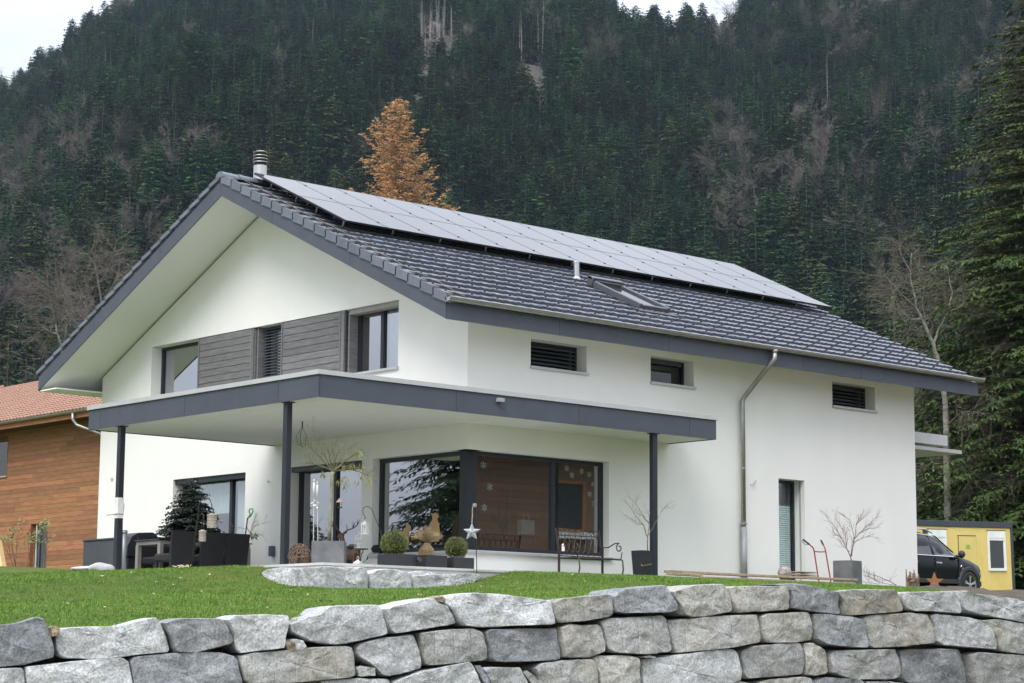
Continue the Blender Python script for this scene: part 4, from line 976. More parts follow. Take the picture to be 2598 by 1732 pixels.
# --- solar array on rails above the tiles
arr = thing('solar_array', 'array of frameless dark solar panels in two rows on the house roof', 'solar panels')
pv = mat('solar_glass', (.030, .033, .042), rough=.10, scale=.3, var=.06, spec=.26, coat=.0, rnd=.08); pvf = mat('black_panel_frame', (.012, .012, .014), rough=.35)
px0, pw, ph_ = -.45, 1.02, 1.695; s_top = (6.26+RO+.05)/C_
for row in range(2):
    for c in range(14):
        s0 = s_top-(row+1)*(ph_+.012); T = Matrix.Translation(slope_pt(px0+c*pw, s0)) @ FR
        f = MB(); z0, z1 = .215, .252
        for a, b in (((.004, 0, z0), (.020, ph_, z1)), ((pw-.020, 0, z0), (pw-.004, ph_, z1)), ((.020, 0, z0), (pw-.020, .016, z1)), ((.020, ph_-.016, z0), (pw-.020, ph_, z1))): f.box(a, b, T)
        f.box((.02, .016, z0), (pw-.02, ph_-.016, z0+.01), T)
        o = part('solar_panel', f, pvf, arr)
        g_ = MB(); g_.add([(.019, .015, z1-.001), (pw-.019, .015, z1-.001), (pw-.019, ph_-.015, z1-.001), (.019, ph_-.015, z1-.001)], [(0, 1, 2, 3)], T); part('panel_glass', g_, pv, o)
for row in range(2):
    for k in (.35, 1.3):
        s0 = s_top-(row+1)*(ph_+.012)+k; T = Matrix.Translation(slope_pt(px0, s0)) @ FR; f = MB(); f.box((-.03, -.02, .165), (14*pw+.03, .02, .212), T); o = part('rail', f, pvf, arr)
        for x in np.arange(.2, 14*pw, 1.2): b = MB(); b.box((x-.012, -.05, .05), (x+.012, -.024, .165), T); b.box((x-.012, -.024, .13), (x+.012, -.021, .164), T); part('roof_hook', b, steel, o)
        for x in [c*pw for c in range(1, 14)]: b = MB(); b.box((x-.008, -.025, .2535), (x+.008, .025, .262), T); part('clamp', b, pvf, o)

# --- wrap-around terrace canopy
DX, EY, XC, YC, CB, CT = -4.185, -1.251, 5.118, 5.845, 2.752, 3.194
mb = MB(); mb.box((DX+.024, EY+.024, CB+.015), (-.002, YC-.024, CT-.09)); mb.box((-.002, EY+.024, CB+.015), (XC-.024, -.002, CT-.09))
can = part('canopy', mb, soff, house, label='flat grey-edged canopy wrapping round the terrace corner')
mb = MB()                                   # soffit board joints
for y in np.arange(EY+.2, YC-.05, .155): mb.box((DX+.03, y, CB+.0125), (-.006, y+.006, CB+.0149))
part('soffit_joint', mb, mat('soffit_joint', (.55, .56, .53), rough=.8), can, kind='stuff')
jl = [EY+.001]+[onX(x, y, DX).y for x, y in ((706.4, 990), (468.4, 1030), (254.6, 1070))]+[YC]
for i in range(4): mb = MB(); mb.box((DX, jl[i]+.004, CB), (DX+.022, jl[i+1]-.004, CT-.075)); part('fascia_board', mb, anth, can)
jr = [DX+.023]+[onY(x, y, EY).x for x, y in ((1157.7, 1020), (1469, 1060), (1749.5, 1090))]+[XC]
for i in range(4): mb = MB(); mb.box((jr[i]+.004, EY, CB), (jr[i+1]-.004, EY+.022, CT-.075)); part('fascia_board', mb, anth, can)
mb = MB(); mb.box((DX+.023, YC-.022, CB), (-.003, YC, CT-.075)); part('fascia_board', mb, anth, can)
mb = MB(); mb.box((XC-.022, EY+.023, CB), (XC, -.003, CT-.075)); part('fascia_board', mb, anth, can)
mb = MB()
for y0, y1 in ((EY-.03, 1.55), (1.552, 4.2), (4.202, YC+.03)): b = MB(); b.box((DX-.03, y0, CT-.075), (DX+.30, y1, CT)); part('cap_strip', b, alu, can)
for x0, x1 in ((DX+.302, -2.2), (-2.198, .6), (.602, 3.6), (3.602, XC+.03)): b = MB(); b.box((x0, EY-.03, CT-.075), (x1, EY+.30, CT)); part('cap_strip', b, alu, can)
b = MB(); b.box((XC-.30, EY+.302, CT-.075), (XC+.03, -.003, CT)); part('cap_strip', b, alu, can)
b = MB(); b.box((DX+.302, YC-.30, CT-.075), (-.003, YC+.03, CT)); part('cap_strip', b, alu, can)
b = MB(); b.box((DX+.31, EY+.31, CT-.088), (-.004, YC-.31, CT-.03)); b.box((-.004, EY+.31, CT-.088), (XC-.31, -.004, CT-.03)); part('gravel_roof', b, mat('roof_gravel', (.3, .3, .29), rough=1, scale=20), can)
POSTS = [(DX+.12, onX(309, 1083, DX+.12).y), (DX+.12, onX(730.7, 1020, DX+.12).y), (onY(1657.7, 1099.4, EY+.12).x, EY+.12)]
for x, y in POSTS:
    b = MB(); b.cbox((x-.055, y-.055, .0), (x+.055, y+.055, CB+.012), .006); b.box((x-.09, y-.075, CB-.004), (x+.09, y+.075, CB+.0125)); part('post', b, anth_m, can)
b = MB(); fx = onY(1268, 1015, EY-.03); b.box((fx.x-.06, EY-.09, fx.z-.03), (fx.x+.06, EY-.002, fx.z+.035)); part('floodlight', b, mat('grey_plastic', (.32, .33, .34), rough=.5), can)
b = MB(); hk = Vector((-2.2, 1.9, CB+.01)); b.tube([hk, hk-Vector((0, 0, .12))], .012, 6); 
for k in range(5):
    a = k*1.25; b.tube([hk-Vector((0, 0, .1)), hk+Vector((math.cos(a)*.10, math.sin(a)*.10, -.26)), hk+Vector((math.cos(a)*.07, math.sin(a)*.07, -.42)), hk+Vector((0, 0, -.46+.02*k))], .004, 4)
part('cable_bunch', b, mat('black_cable', (.02, .02, .02), rough=.5), can)
# paper sleeve and tie on the left post
x, y = POSTS[0]; zc = onX(305, 1150+640*.2126, x).z; b = MB(); b.box((x-.062, y-.062, zc-.12), (x+.062, y+.062, zc+.17)); b.box((x-.06, y-.06, zc-.20), (x+.06, y+.06, zc-.135)); part('paper_sleeve', b, mat('white_wrap', (.72, .72, .70), rough=.8), can)
b = MB(); b.tube([(x-.07, y-.05, zc-.128), (x-.10, y+.25, zc-.14)], .006, 5); part('cable_tie', b, MATS['black_cable'], can)
# porch roof at the back door
pt = onY(2440, 1146, .5); pu = onY(2404, 1118, .9)
mb = MB(); mb.box((L_+.002, .5, pt.z-.05), (pt.x, 2.6, pt.z+.03)); pc = part('porch_roof', mb, alu, house); mb = MB(); mb.box((L_+.002, .9, pu.z-.12), (pu.x, 2.2, pu.z+.12)); part('porch_beam', mb, alu, pc)
# bits fixed to the walls
b = MB(); p = onX(680, 1221, -.03); b.tube([p+Vector((.03, 0, 0)), p, p+Vector((-.05, -.06, -.03)), p+Vector((-.08, -.12, .02))], .008, 6); part('wall_hook', b, steel, house)
b = MB(); p = onX(285, 1211, 0); b.lathe([(.045, -.04), (.05, 0), (.045, .04)], 12, Matrix.Translation(p)); part('wall_sensor', b, mat('white_plastic', (.75, .75, .74), rough=.4), house)
b = MB(); p = onY(1904, 1228, 0); b.tube([p+Vector((0, .01, 0)), p+Vector((.0, -.05, -.02)), p+Vector((.09, -.06, .08)), p+Vector((.12, -.05, .06)), p+Vector((.02, -.04, -.05))], .006, 5); part('cable_end', b, MATS['grey_plastic'], house)

# --- terrace slab
ter = MB(); ter.box((-4.98, -2.53, -.25), (-.002, 5.9, .02)); ter.box((-.002, -2.53, -.25), (1.6, -.002, .02))
to = struct('terrace', ter, mat('terrace_bed', (.40, .39, .37), rough=.9, scale=4))
pav = mat('terrace_paving', (.50, .49, .465), rough=.8, scale=3, var=.08, bump=.1, bscale=60, rnd=.06, objrnd=1)
xs_ = [-5.0+i for i in range(6)]+[1.6]; ys_ = [-2.55, -1.8, -.9, 0, .95, 1.9, 2.85, 3.8, 4.75, 5.92]
for i in range(6):
    for j in range(9):
        if xs_[i+1] > .01 and ys_[j] > -.1: continue
        x1 = min(xs_[i+1], -.003) if ys_[j] > -.1 else xs_[i+1]; y1 = min(ys_[j+1], -.003) if xs_[i+1] > .01 else ys_[j+1]
        b = MB(); b.cbox((xs_[i]+.004, ys_[j]+.004, .021), (x1-.004, y1-.004, .060), .003); part('paving_slab', b, pav, to)
# boulders edging the terrace corner
def edge_block(px, plane, k, seed, lb):
    W = [plane(x, y) for x, y in px]; c = sum(W, Vector())/len(W)
    for w in W:
        if w.z < c.z-.02: w.z -= .16                  # the foot is bedded in the lawn
    ex = Vector((0, -1, 0)) if plane is PX else Vector((1, 0, 0)); o2_ = [((w-c).dot(ex), w.z-c.z) for w in W]
    mb = block_stone(o2_, .42, seed); solo('edging_boulder', mb, SM[k], lb, 'boulder', c, math.atan2(ex.y, ex.x), 'boulders edging the terrace', smooth=True).data.set_sharp_from_angle(angle=rad(32))
PX = lambda x, y: onX(x, y, -5.35)
PY = lambda x, y: onY(x, y, -2.85)
q = .15306
edge_block([(640+x*q, 1240+y*q) for x, y in [(120,1385),(200,1330),(400,1300),(720,1310),(705,1530),(560,1540),(300,1475),(150,1430)]], PX, 'l', 301, 'low wedge-shaped grey boulder left of the big block at the terrace corner')
edge_block([(640+x*q, 1240+y*q) for x, y in [(715,1420),(750,1330),(900,1295),(1080,1300),(1165,1270),(1165,1600),(1000,1590),(720,1540)]], PX, 'l', 302, 'grey boulder forming the left face of the terrace corner')
edge_block([(640+x*q, 1240+y*q) for x, y in [(1175,1272),(1300,1290),(1880,1290),(1960,1340),(1985,1570),(1500,1615),(1180,1600)]], PY, 'l', 303, 'largest grey boulder in front of the terrace corner, rough-faced')
edge_block([(940+x*q, 1240+y*q) for x, y in [(40,1400),(120,1340),(300,1320),(500,1340),(700,1400),(728,1545),(400,1590),(130,1590),(45,1510)]], PY, 'l', 304, 'rounded grey boulder between the corner block and the long flat stone')
edge_block([(940+x*q, 1240+y*q) for x, y in [(745,1440),(1000,1420),(1500,1405),(1830,1405),(1868,1460),(1810,1505),(1400,1550),(1000,1570),(760,1570)]], PY, 'l', 305, 'long flat grey stone tapering into the lawn beside the terrace')
PY = lambda x, y: onY(x, y, -2.62)
edge_block([(940+x*q, 1240+y*q) for x, y in [(620,1385),(800,1362),(1180,1378),(1215,1395),(1000,1425),(740,1430)]], PY, 'l', 306, 'thin grey slab lying behind the long flat stone')
# ------------------------------------------------------------------ neighbouring timber house
larch = mat('larch_cladding', (0.245, 0.105, 0.043), rough=0.75, scale=2.2, col2=(0.385, 0.180, 0.078), stretch=(1, 1, 7), bump=.2, bscale=25, rnd=.24, hue=.008, objrnd=1)
larch_c = mat('old_chalet_boards', (0.175, 0.112, 0.070), rough=0.8, scale=2.2, col2=(0.265, 0.172, 0.108), stretch=(7, 1, 1), rnd=.15, objrnd=1)
larch_d = mat('dark_timber', (0.10, 0.045, 0.022), rough=.8, scale=3)
clay = mat('red_clay_tile', (0.245, 0.130, 0.090), rough=.85, scale=2.5, col2=(0.355, 0.200, 0.145), bump=.2, bscale=14)
XN = 10.0; EV = XN-.95
nb = thing('timber_house', 'neighbouring house clad in brown horizontal boards with a red tiled roof', 'house', (0, 0, 0))
ze = onX(0, 1074, EV).z; yL, yR = onX(-260, 1300, XN).y, 21.5; zg = .55
mb = MB(); mb.box((XN+.30, yR, zg-1), (XN+9, yL, ze-.1)); part('inner_wall', mb, larch_d, nb)
dy1, dy0 = onX(80, 1328, XN).y, onX(122, 1328, XN).y; dzt = onX(100, 1328, XN).z
wy0, wy1 = onX(20, 1160, XN).y, onX(-70, 1160, XN).y; wz1, wz0 = onX(10, 1112, XN).z, onX(10, 1208, XN).z
mb = MB()
for a, e, z0, z1 in ((yR, dy0, zg-1, ze-.1), (dy0, dy1, dzt, ze-.1), (dy1, wy0, zg-1, ze-.1), (wy0, wy1, zg-1, wz0), (wy0, wy1, wz1, ze-.1), (wy1, yL, zg-1, ze-.1)): mb.box((XN+.03, a, z0), (XN+.28, e, z1))
part('wall', mb, larch, nb)
rg = random.Random(77); PH = .152; z = zg-.3
board_cache = []
while z < ze-.25:
    ops = []
    if z < dzt-.03: ops.append((dy0, dy1))
    if wz0-.05 < z+PH*.5 < wz1: ops.append((wy0, wy1))
    edges = [yR]+[e for o_ in sorted(ops) for e in o_]+[yL]
    for k in range(0, len(edges), 2):
        a, e = edges[k], edges[k+1]; y = a
        while y < e-.05:
            ln_ = rg.uniform(2.2, 5.5); y2 = min(e, y+ln_)
            if e-y2 < .8: y2 = e
            b = MB(); r_ = rg.uniform(0, .006); b.box((XN-.012-r_, y+.0015, z+.003), (XN+.028, y2-.0015, z+PH-.003)); part('plank', b, larch, nb); y = y2
    z += PH
for a, e, z0, z1, nm in ((dy0, dy1, zg-.4, dzt, 'window'), (wy0, wy1, wz0, wz1, 'window')):
    b = MB()
    b.box((XN+.10, a+.01, z0), (XN+.16, a+.08, z1)); b.box((XN+.10, e-.08, z0), (XN+.16, e-.01, z1)); b.box((XN+.10, a+.08, z1-.07), (XN+.16, e-.08, z1)); b.box((XN+.10, a+.08, z0), (XN+.16, e-.08, z0+.06))
    b.box((XN-.025, a-.01, z0), (XN+.10, a+.008, z1+.02)); b.box((XN-.025, e-.008, z0), (XN+.10, e+.01, z1+.02)); b.box((XN-.025, a+.008, z1), (XN+.10, e-.008, z1+.02))
    o = part('window', b, larch, nb); g_ = MB(); g_.box((XN+.12, a+.08, z0+.06), (XN+.13, e-.08, z1-.07)); part('pane', g_, mat('dark_glass', (.012, .014, .016), rough=.03, spec=.8), o)
    if nm == 'window' and a == dy0: g_ = MB(); g_.tube([(XN+.04, lerp(a, e, .72), z0), (XN+.04, lerp(a, e, .72), z1)], .03, 8); part('curtain_pole', g_, mat('pale_grey', (.45, .47, .48), rough=.6), o)
    else: g_ = MB(); g_.box((XN-.07, a-.03, z0-.04), (XN+.10, e+.03, z0-.005)); part('sill', g_, alu, o)
RSn = .44
def nroof(x, y, off=.05): return on(x, y, (-RSn, 0, 1), ze+off-RSn*EV)
h1, h2 = nroof(0, 987), nroof(88, 958); dh = (h2-h1); XR = EV+6.2
hb = h1+dh*((EV-h1.x)/dh.x); ht = h1+dh*((XR-h1.x)/dh.x)
mb = MB(); n = 20; Ls = (XR-EV)*math.sqrt(1+RSn**2)
nc = int(Ls/.33)
def hipy(x): return lerp(hb.y, ht.y, (x-EV)/(XR-EV))
for k in range(nc):
    xa, xb = EV+(XR-EV)*k/nc, EV+(XR-EV)*(k+1.08)/nc; za = ze+.05+RSn*(xa-EV); zb_ = ze+.05+RSn*(xb-EV)
    ya, yb = yR-1, hipy(xa); m_ = int((yb-ya)/.11)
    o = len(mb.v)
    for i in range(m_+1):
        y = lerp(ya, yb, i/m_); w = .016*math.cos(PI*i); mb.v += [(xa, y, za+.055+w), (xb, min(y, hipy(xb)), zb_+.012+w), (xa+.01, y, za+.015+w)]
    for i in range(m_): a = o+i*3; mb.f += [(a, a+3, a+4, a+1), (a, a+2, a+5, a+3)]
rfn = part('roof', mb, clay, nb)
part('tile_rows', MB().add([(EV+.02, yR-1, ze+.03), (XR, yR-1, ze+.03+RSn*(XR-EV)), (XR, ht.y, ze+.03+RSn*(XR-EV)), (EV+.02, hb.y, ze+.03)], [(0, 1, 2, 3)]), clay, nb, kind='stuff')
mb = MB()
for k in range(24):
    p, q2 = hb.lerp(ht, k/24), hb.lerp(ht, (k+1.1)/24); mb.tube([p+Vector((0, .02, .05)), q2+Vector((0, .02, .04))], [.10, .085], 7)
part('hip_tile', mb, clay, rfn)
mb = MB(); mb.add([(EV+.02, hb.y, ze+.02), (XR, ht.y, ze+.02+RSn*(XR-EV)), (EV+9, hb.y+.4, ze+.02)], [(0, 1, 2)]); part('hip_end', mb, clay, rfn)
mb = MB(); mb.box((EV+.03, yR-1, ze-.20), (EV+.07, hb.y, ze+.0)); part('fascia_board', mb, larch, nb); mb = MB(); mb.box((EV+.07, yR-1, ze-.14), (XN, hb.y-.1, ze-.10)); part('eave_soffit', mb, larch_d, nb)
mb = MB(); pts = []
n = 8
for y in (yR-1, hb.y+.05):
    for k in range(n): a = PI+PI*k/(n-1); mb.v.append((EV-.06+.075*math.cos(a), y, ze+.02+.075*math.sin(a)))
for k in range(n-1): mb.f.append((k, k+1, k+n+1, k+n))
mb.f.append(tuple(range(n, 2*n))); gn = part('gutter', mb, zinc, nb)
dpx = onX(185, 1055, EV-.06).y; mb = MB(); mb.tube([(EV-.06, dpx, ze-.04), (EV-.06, dpx, ze-.25), (EV+.02, dpx-.1, ze-.42), (XN-.16, dpx-1.0, ze-.85), (XN-.08, dpx-1.1, ze-1.0), (XN-.08, dpx-1.1, zg-.3)], .05, 10); part('downpipe', mb, zinc, nb, smooth=True)

# timber chalet across the garden (seen mirrored in the corner window)
FY = -17.0
ch_ = thing('chalet', 'brown boarded chalet mirrored in the big corner window', 'house', (0, 0, 0))
cx0, cx1 = 8.5, 27.5; mb = MB(); mb.box((cx0, FY-8, -3), (cx1, FY-.03, 5.6)); part('wall', mb, larch_c, ch_)
wx0, wx1, wz0c, wz1c = 18.25, 19.4, 2.45, 3.78
z = -2.8; rg = random.Random(4)
while z < 5.4:
    segs = [(cx0, wx0-.12), (wx1+.12, cx1)] if wz0c-.1 < z+.09 < wz1c+.1 else [(cx0, cx1)]
    for a, e in segs:
        b = MB(); b.box((a, FY-.028, z+.003), (e, FY+.014+rg.uniform(0, .004), z+.187)); part('plank', b, larch_c, ch_)
    z += .19
b = MB()
for a, c in (((wx0-.12, FY-.02, wz0c-.12), (wx0, FY+.05, wz1c+.1)), ((wx1, FY-.02, wz0c-.12), (wx1+.12, FY+.05, wz1c+.1)), ((wx0, FY-.02, wz1c), (wx1, FY+.05, wz1c+.1)), ((wx0, FY-.02, wz0c-.12), (wx1, FY+.09, wz0c))): b.box(a, c)
o = part('window', b, larch, ch_); b = MB(); b.box((wx0, FY-.02, wz0c), (wx1, FY-.01, wz1c)); part('pane', b, mat('chalet_glass', (.07, .08, .085), rough=.1, spec=.5), o)
b = MB(); b.box((wx0-.1, FY+.09, wz0c-.3), (wx1+.25, FY+.35, wz0c-.12)); part('window_box', b, mat('white_paint', (.78, .78, .76), rough=.5), o)
b = MB(); b.add([(cx0-1, FY+1.2, 5.0), (cx1+1, FY+1.2, 5.0), (cx1+1, FY-4.2, 7.4), (cx0-1, FY-4.2, 7.4), (cx0-1, FY-9.4, 5.0), (cx1+1, FY-9.4, 5.0)], [(0, 1, 2, 3), (3, 2, 5, 4)]); b.box((cx0-1, FY+1.17, 4.8), (cx1+1, FY+1.21, 5.05)); part('roof', b, larch_d, ch_)

# ------------------------------------------------------------------ site container
ct_m = mat('yellow_container_paint', (0.66, 0.49, 0.145), rough=.6, scale=1.2, col2=(0.74, 0.58, 0.21), bump=.05, bscale=8); cf_m = mat('dark_frame_paint', (0.035, 0.042, 0.056), rough=.5, scale=3); wp = mat('white_plastic_frame', (.80, .80, .79), rough=.4, scale=2)
cy_c = 14.3; cr_c = onY(2573, 1400, cy_c).x; cl_c = cr_c-6.06; zc_ = .84
con = thing('site_container', 'yellow site container with dark steel frame behind the black car', 'container', (cr_c, cy_c, zc_)); con.rotation_euler = (0, -.03, 0)
HC = 2.52
b = MB(); b.box((-5.95, .03, .12), (-.11, 2.35, HC-.2)); body = part('body', b, ct_m, con)
b = MB(); x = -5.9
while x < -.12: b.add([(x, .03, .12), (x+.05, .008, .12), (x+.10, .008, .12), (x+.12, .03, .12), (x, .03, HC-.22), (x+.05, .008, HC-.22), (x+.10, .008, HC-.22), (x+.12, .03, HC-.22)], [(0, 1, 5, 4), (1, 2, 6, 5), (2, 3, 7, 6), (4, 5, 6, 7)]); x += .12
part('corrugation', b, ct_m, con)
for a, c, nm in (((-.115, -.02, 0), (0, .1, HC), 'corner_post'), ((-6.06, -.02, 0), (-5.945, .1, HC), 'corner_post'), ((-.115, 2.33, 0), (0, 2.44, HC), 'corner_post'), ((-5.944, -.015, HC-.20), (-.116, .12, HC), 'roof_beam'), ((-5.944, -.015, 0), (-.116, .12, .13), 'floor_beam'), ((-.1, .1, HC-.2), (-.005, 2.33, HC), 'roof_beam'), ((-5.94, .12, HC-.06), (-.1, 2.4, HC-.01), 'roof_sheet')): b = MB(); b.cbox(a, c, .008); part(nm, b, cf_m, con)
def cxz(px, py): p = onY(px, py, cy_c); return p.x-cr_c, p.z-zc_
def cwin(pxs, pys, shut):
    x0, z1 = cxz(pxs[0], pys[0]); x1, z0 = cxz(pxs[1], pys[1]); b = MB(); f = .07
    for a, c in (((x0, -.03, z0), (x0+f, .028, z1)), ((x1-f, -.03, z0), (x1, .028, z1)), ((x0+f, -.03, z0), (x1-f, .028, z0+f*1.3)), ((x0+f, -.03, z1-.24), (x1-f, .028, z1))): b.box(a, c)
    o = part('window', b, wp, con); g_ = MB(); g_.box((x0+f, .0, z0+f), (x1-f, .006, z1-.24)); part('pane', g_, MATS['dark_glass'], o)
    if shut:
        s_ = MB(); z = z0+f*1.3
        while z < z1-.25: s_.add([(x0+f, -.02, z), (x1-f, -.02, z), (x1-f, -.008, z+.045), (x0+f, -.008, z+.045)], [(0, 1, 2, 3)]); z += .048
        part('roller_shutter', s_, wp, o, kind='stuff')
    else: s_ = MB(); s_.box((x0+f, -.022, z1-.32), (x1-f, -.004, z1-.245)); s_.box((x1-f-.05, -.02, z0+f*1.3), (x1-f-.002, -.002, z1-.33)); part('sash', s_, wp, o)
    b = MB(); b.box((x0-.03, -.035, z1+.004), (x1+.03, .03, z1+.03)); part('drip_edge', b, mat('brown_edge', (.12, .09, .05), rough=.7), o)
s_ = .14665
cwin((2300+385*s_, 2300+710*s_), (1290+285*s_, 1290+960*s_), True)
cwin((2300+1415*s_, 2300+1735*s_), (1290+362*s_, 1290+1070*s_), False)
x0, z1 = cxz(2300+915*s_, 1290+425*s_); x1, _ = cxz(2300+1205*s_, 1290+440*s_)
b = MB(); b.box((x0, -.006, .15), (x1, .006, z1)); do = part('door', b, ct_m, con); b = MB(); b.box((x0-.03, -.012, z1+.004), (x1+.02, .02, z1+.03)); b.box((x0-.022, -.004, .15), (x0-.004, .02, z1)); part('door_frame', b, MATS['brown_edge'], do)
xs0, zs0 = cxz(2300+1030*s_, 1290+650*s_); b = MB(); b.box((xs0, -.0105, zs0), (xs0+.28, -.0065, zs0+.14)); sg = part('door_sign', b, mat('yellow_green_sign', (.60, .66, .12), rough=.5), do)
b = MB()
for i, w in enumerate((.020, .024, .018, .024, .020, .022)): b.box((xs0+.03+i*.038, -.0125, zs0+.055), (xs0+.03+i*.038+w, -.0107, zs0+.10))
b.box((xs0+.01, -.0125, zs0+.01), (xs0+.27, -.0107, zs0+.03)); b.box((xs0+.01, -.0125, zs0+.12), (xs0+.27, -.0107, zs0+.13)); part('sign_print', b, mat('dark_green_print', (.05, .10, .03), rough=.6), do)
x0, z1 = cxz(2300+298*s_, 1290+272*s_); b = MB(); b.box((x0, -.05, z1-.14), (x0+.2, .025, z1)); part('socket_box', b, cf_m, con)

# ------------------------------------------------------------------ black car
paint = mat('black_car_paint', (.004, .006, .013), rough=.10, scale=2, var=.1, spec=.30, coat=.0); blackp = mat('black_plastic', (.02, .021, .024), rough=.55); chrome = mat('chrome', (.75, .75, .76), rough=.12, metal=1)
rubber = mat('tyre_rubber', (.016, .016, .017), rough=.85); rimm = mat('alloy_rim', (.52, .53, .54), rough=.3, metal=.9)
cfp = dep(2493, 1480, 55.0); CG = .27
car = thing('car', 'black five-door SUV with alloy wheels parked behind the white house', 'car', (cfp.x-2.0, cfp.y+.93, CG))   # front points to +x
st = [  # x from centre, half width low, z sill, half width belt, z belt, half width roof, z roof
 (-2.28, .66, .55, .70, .95, .55, 1.12), (-2.20, .80, .42, .84, .98, .62, 1.50), (-1.6, .86, .32, .90, 1.02, .66, 1.66), (-.9, .88, .30, .92, 1.03, .68, 1.70), (-.2, .88, .30, .92, 1.03, .68, 1.69), (.30, .88, .30, .92, 1.03, .66, 1.62), (.75, .88, .30, .92, 1.03, .66, 1.40),
 (1.10, .88, .30, .92, 1.02, .74, 1.14), (1.28, .88, .32, .91, .99, .74, 1.075), (1.65, .87, .34, .89, .93, .70, 1.01), (1.95, .84, .38, .85, .85, .64, .92), (2.16, .76, .42, .76, .74, .58, .80), (2.28, .60, .48, .60, .64, .48, .68)]
b = MB(); nr = 14
for x, a, z0, w, zb2, r_, zt2 in st:
    half = [(0, z0), (a*.7, z0), (a*.97, z0+.05), (a+.01, z0+.2), (w, lerp(z0, zb2, .75)), (w-.01, zb2), (lerp(w, r_, .5), lerp(zb2, zt2, .55)), (r_+.02, zt2-.07), (r_*.75, zt2-.012), (0, zt2)]
    ring = [(x, -y, z) for y, z in half]+[(x, y, z) for y, z in half[::-1][1:-1]]
    b.v += ring; nr = len(ring)
for i in range(len(st)-1):
    for j in range(nr): a = i*nr; b.f.append((a+j, a+(j+1) % nr, a+nr+(j+1) % nr, a+nr+j))
b.f.append(tuple(range(nr))); b.f.append(tuple((len(st)-1)*nr+j for j in range(nr)))
cb = part('body', b, paint, car, smooth=True)
def sidew(x):      # point on the greenhouse side at fraction f between belt and roof
    xs2 = [s[0] for s in st]; return [interp(x, xs2, [s[k] for s in st]) for k in (3, 4, 5, 6)]
def side_panel(poly, off, nm, m_, side=-1, par=None):
    b = MB()
    for x, f in poly:
        w, zb2, r_, zt2 = sidew(x); y = lerp(w, r_+.02, min(1, f)) if f > 0 else w; b.v.append((x, side*(y+off), lerp(zb2, zt2-.07, f)))
    n_ = len(b.v); tri = tessellate_polygon([[Vector((p[0], p[2], 0)) for p in b.v]]); b.f = [tuple(t) for t in tri]; return part(nm, b, m_, par or car)
cgl = glass_mat('car_glass', .35, tint=(.45, .5, .5)); cgl2 = mat('tinted_car_glass', (.015, .02, .024), rough=.04, spec=.9)
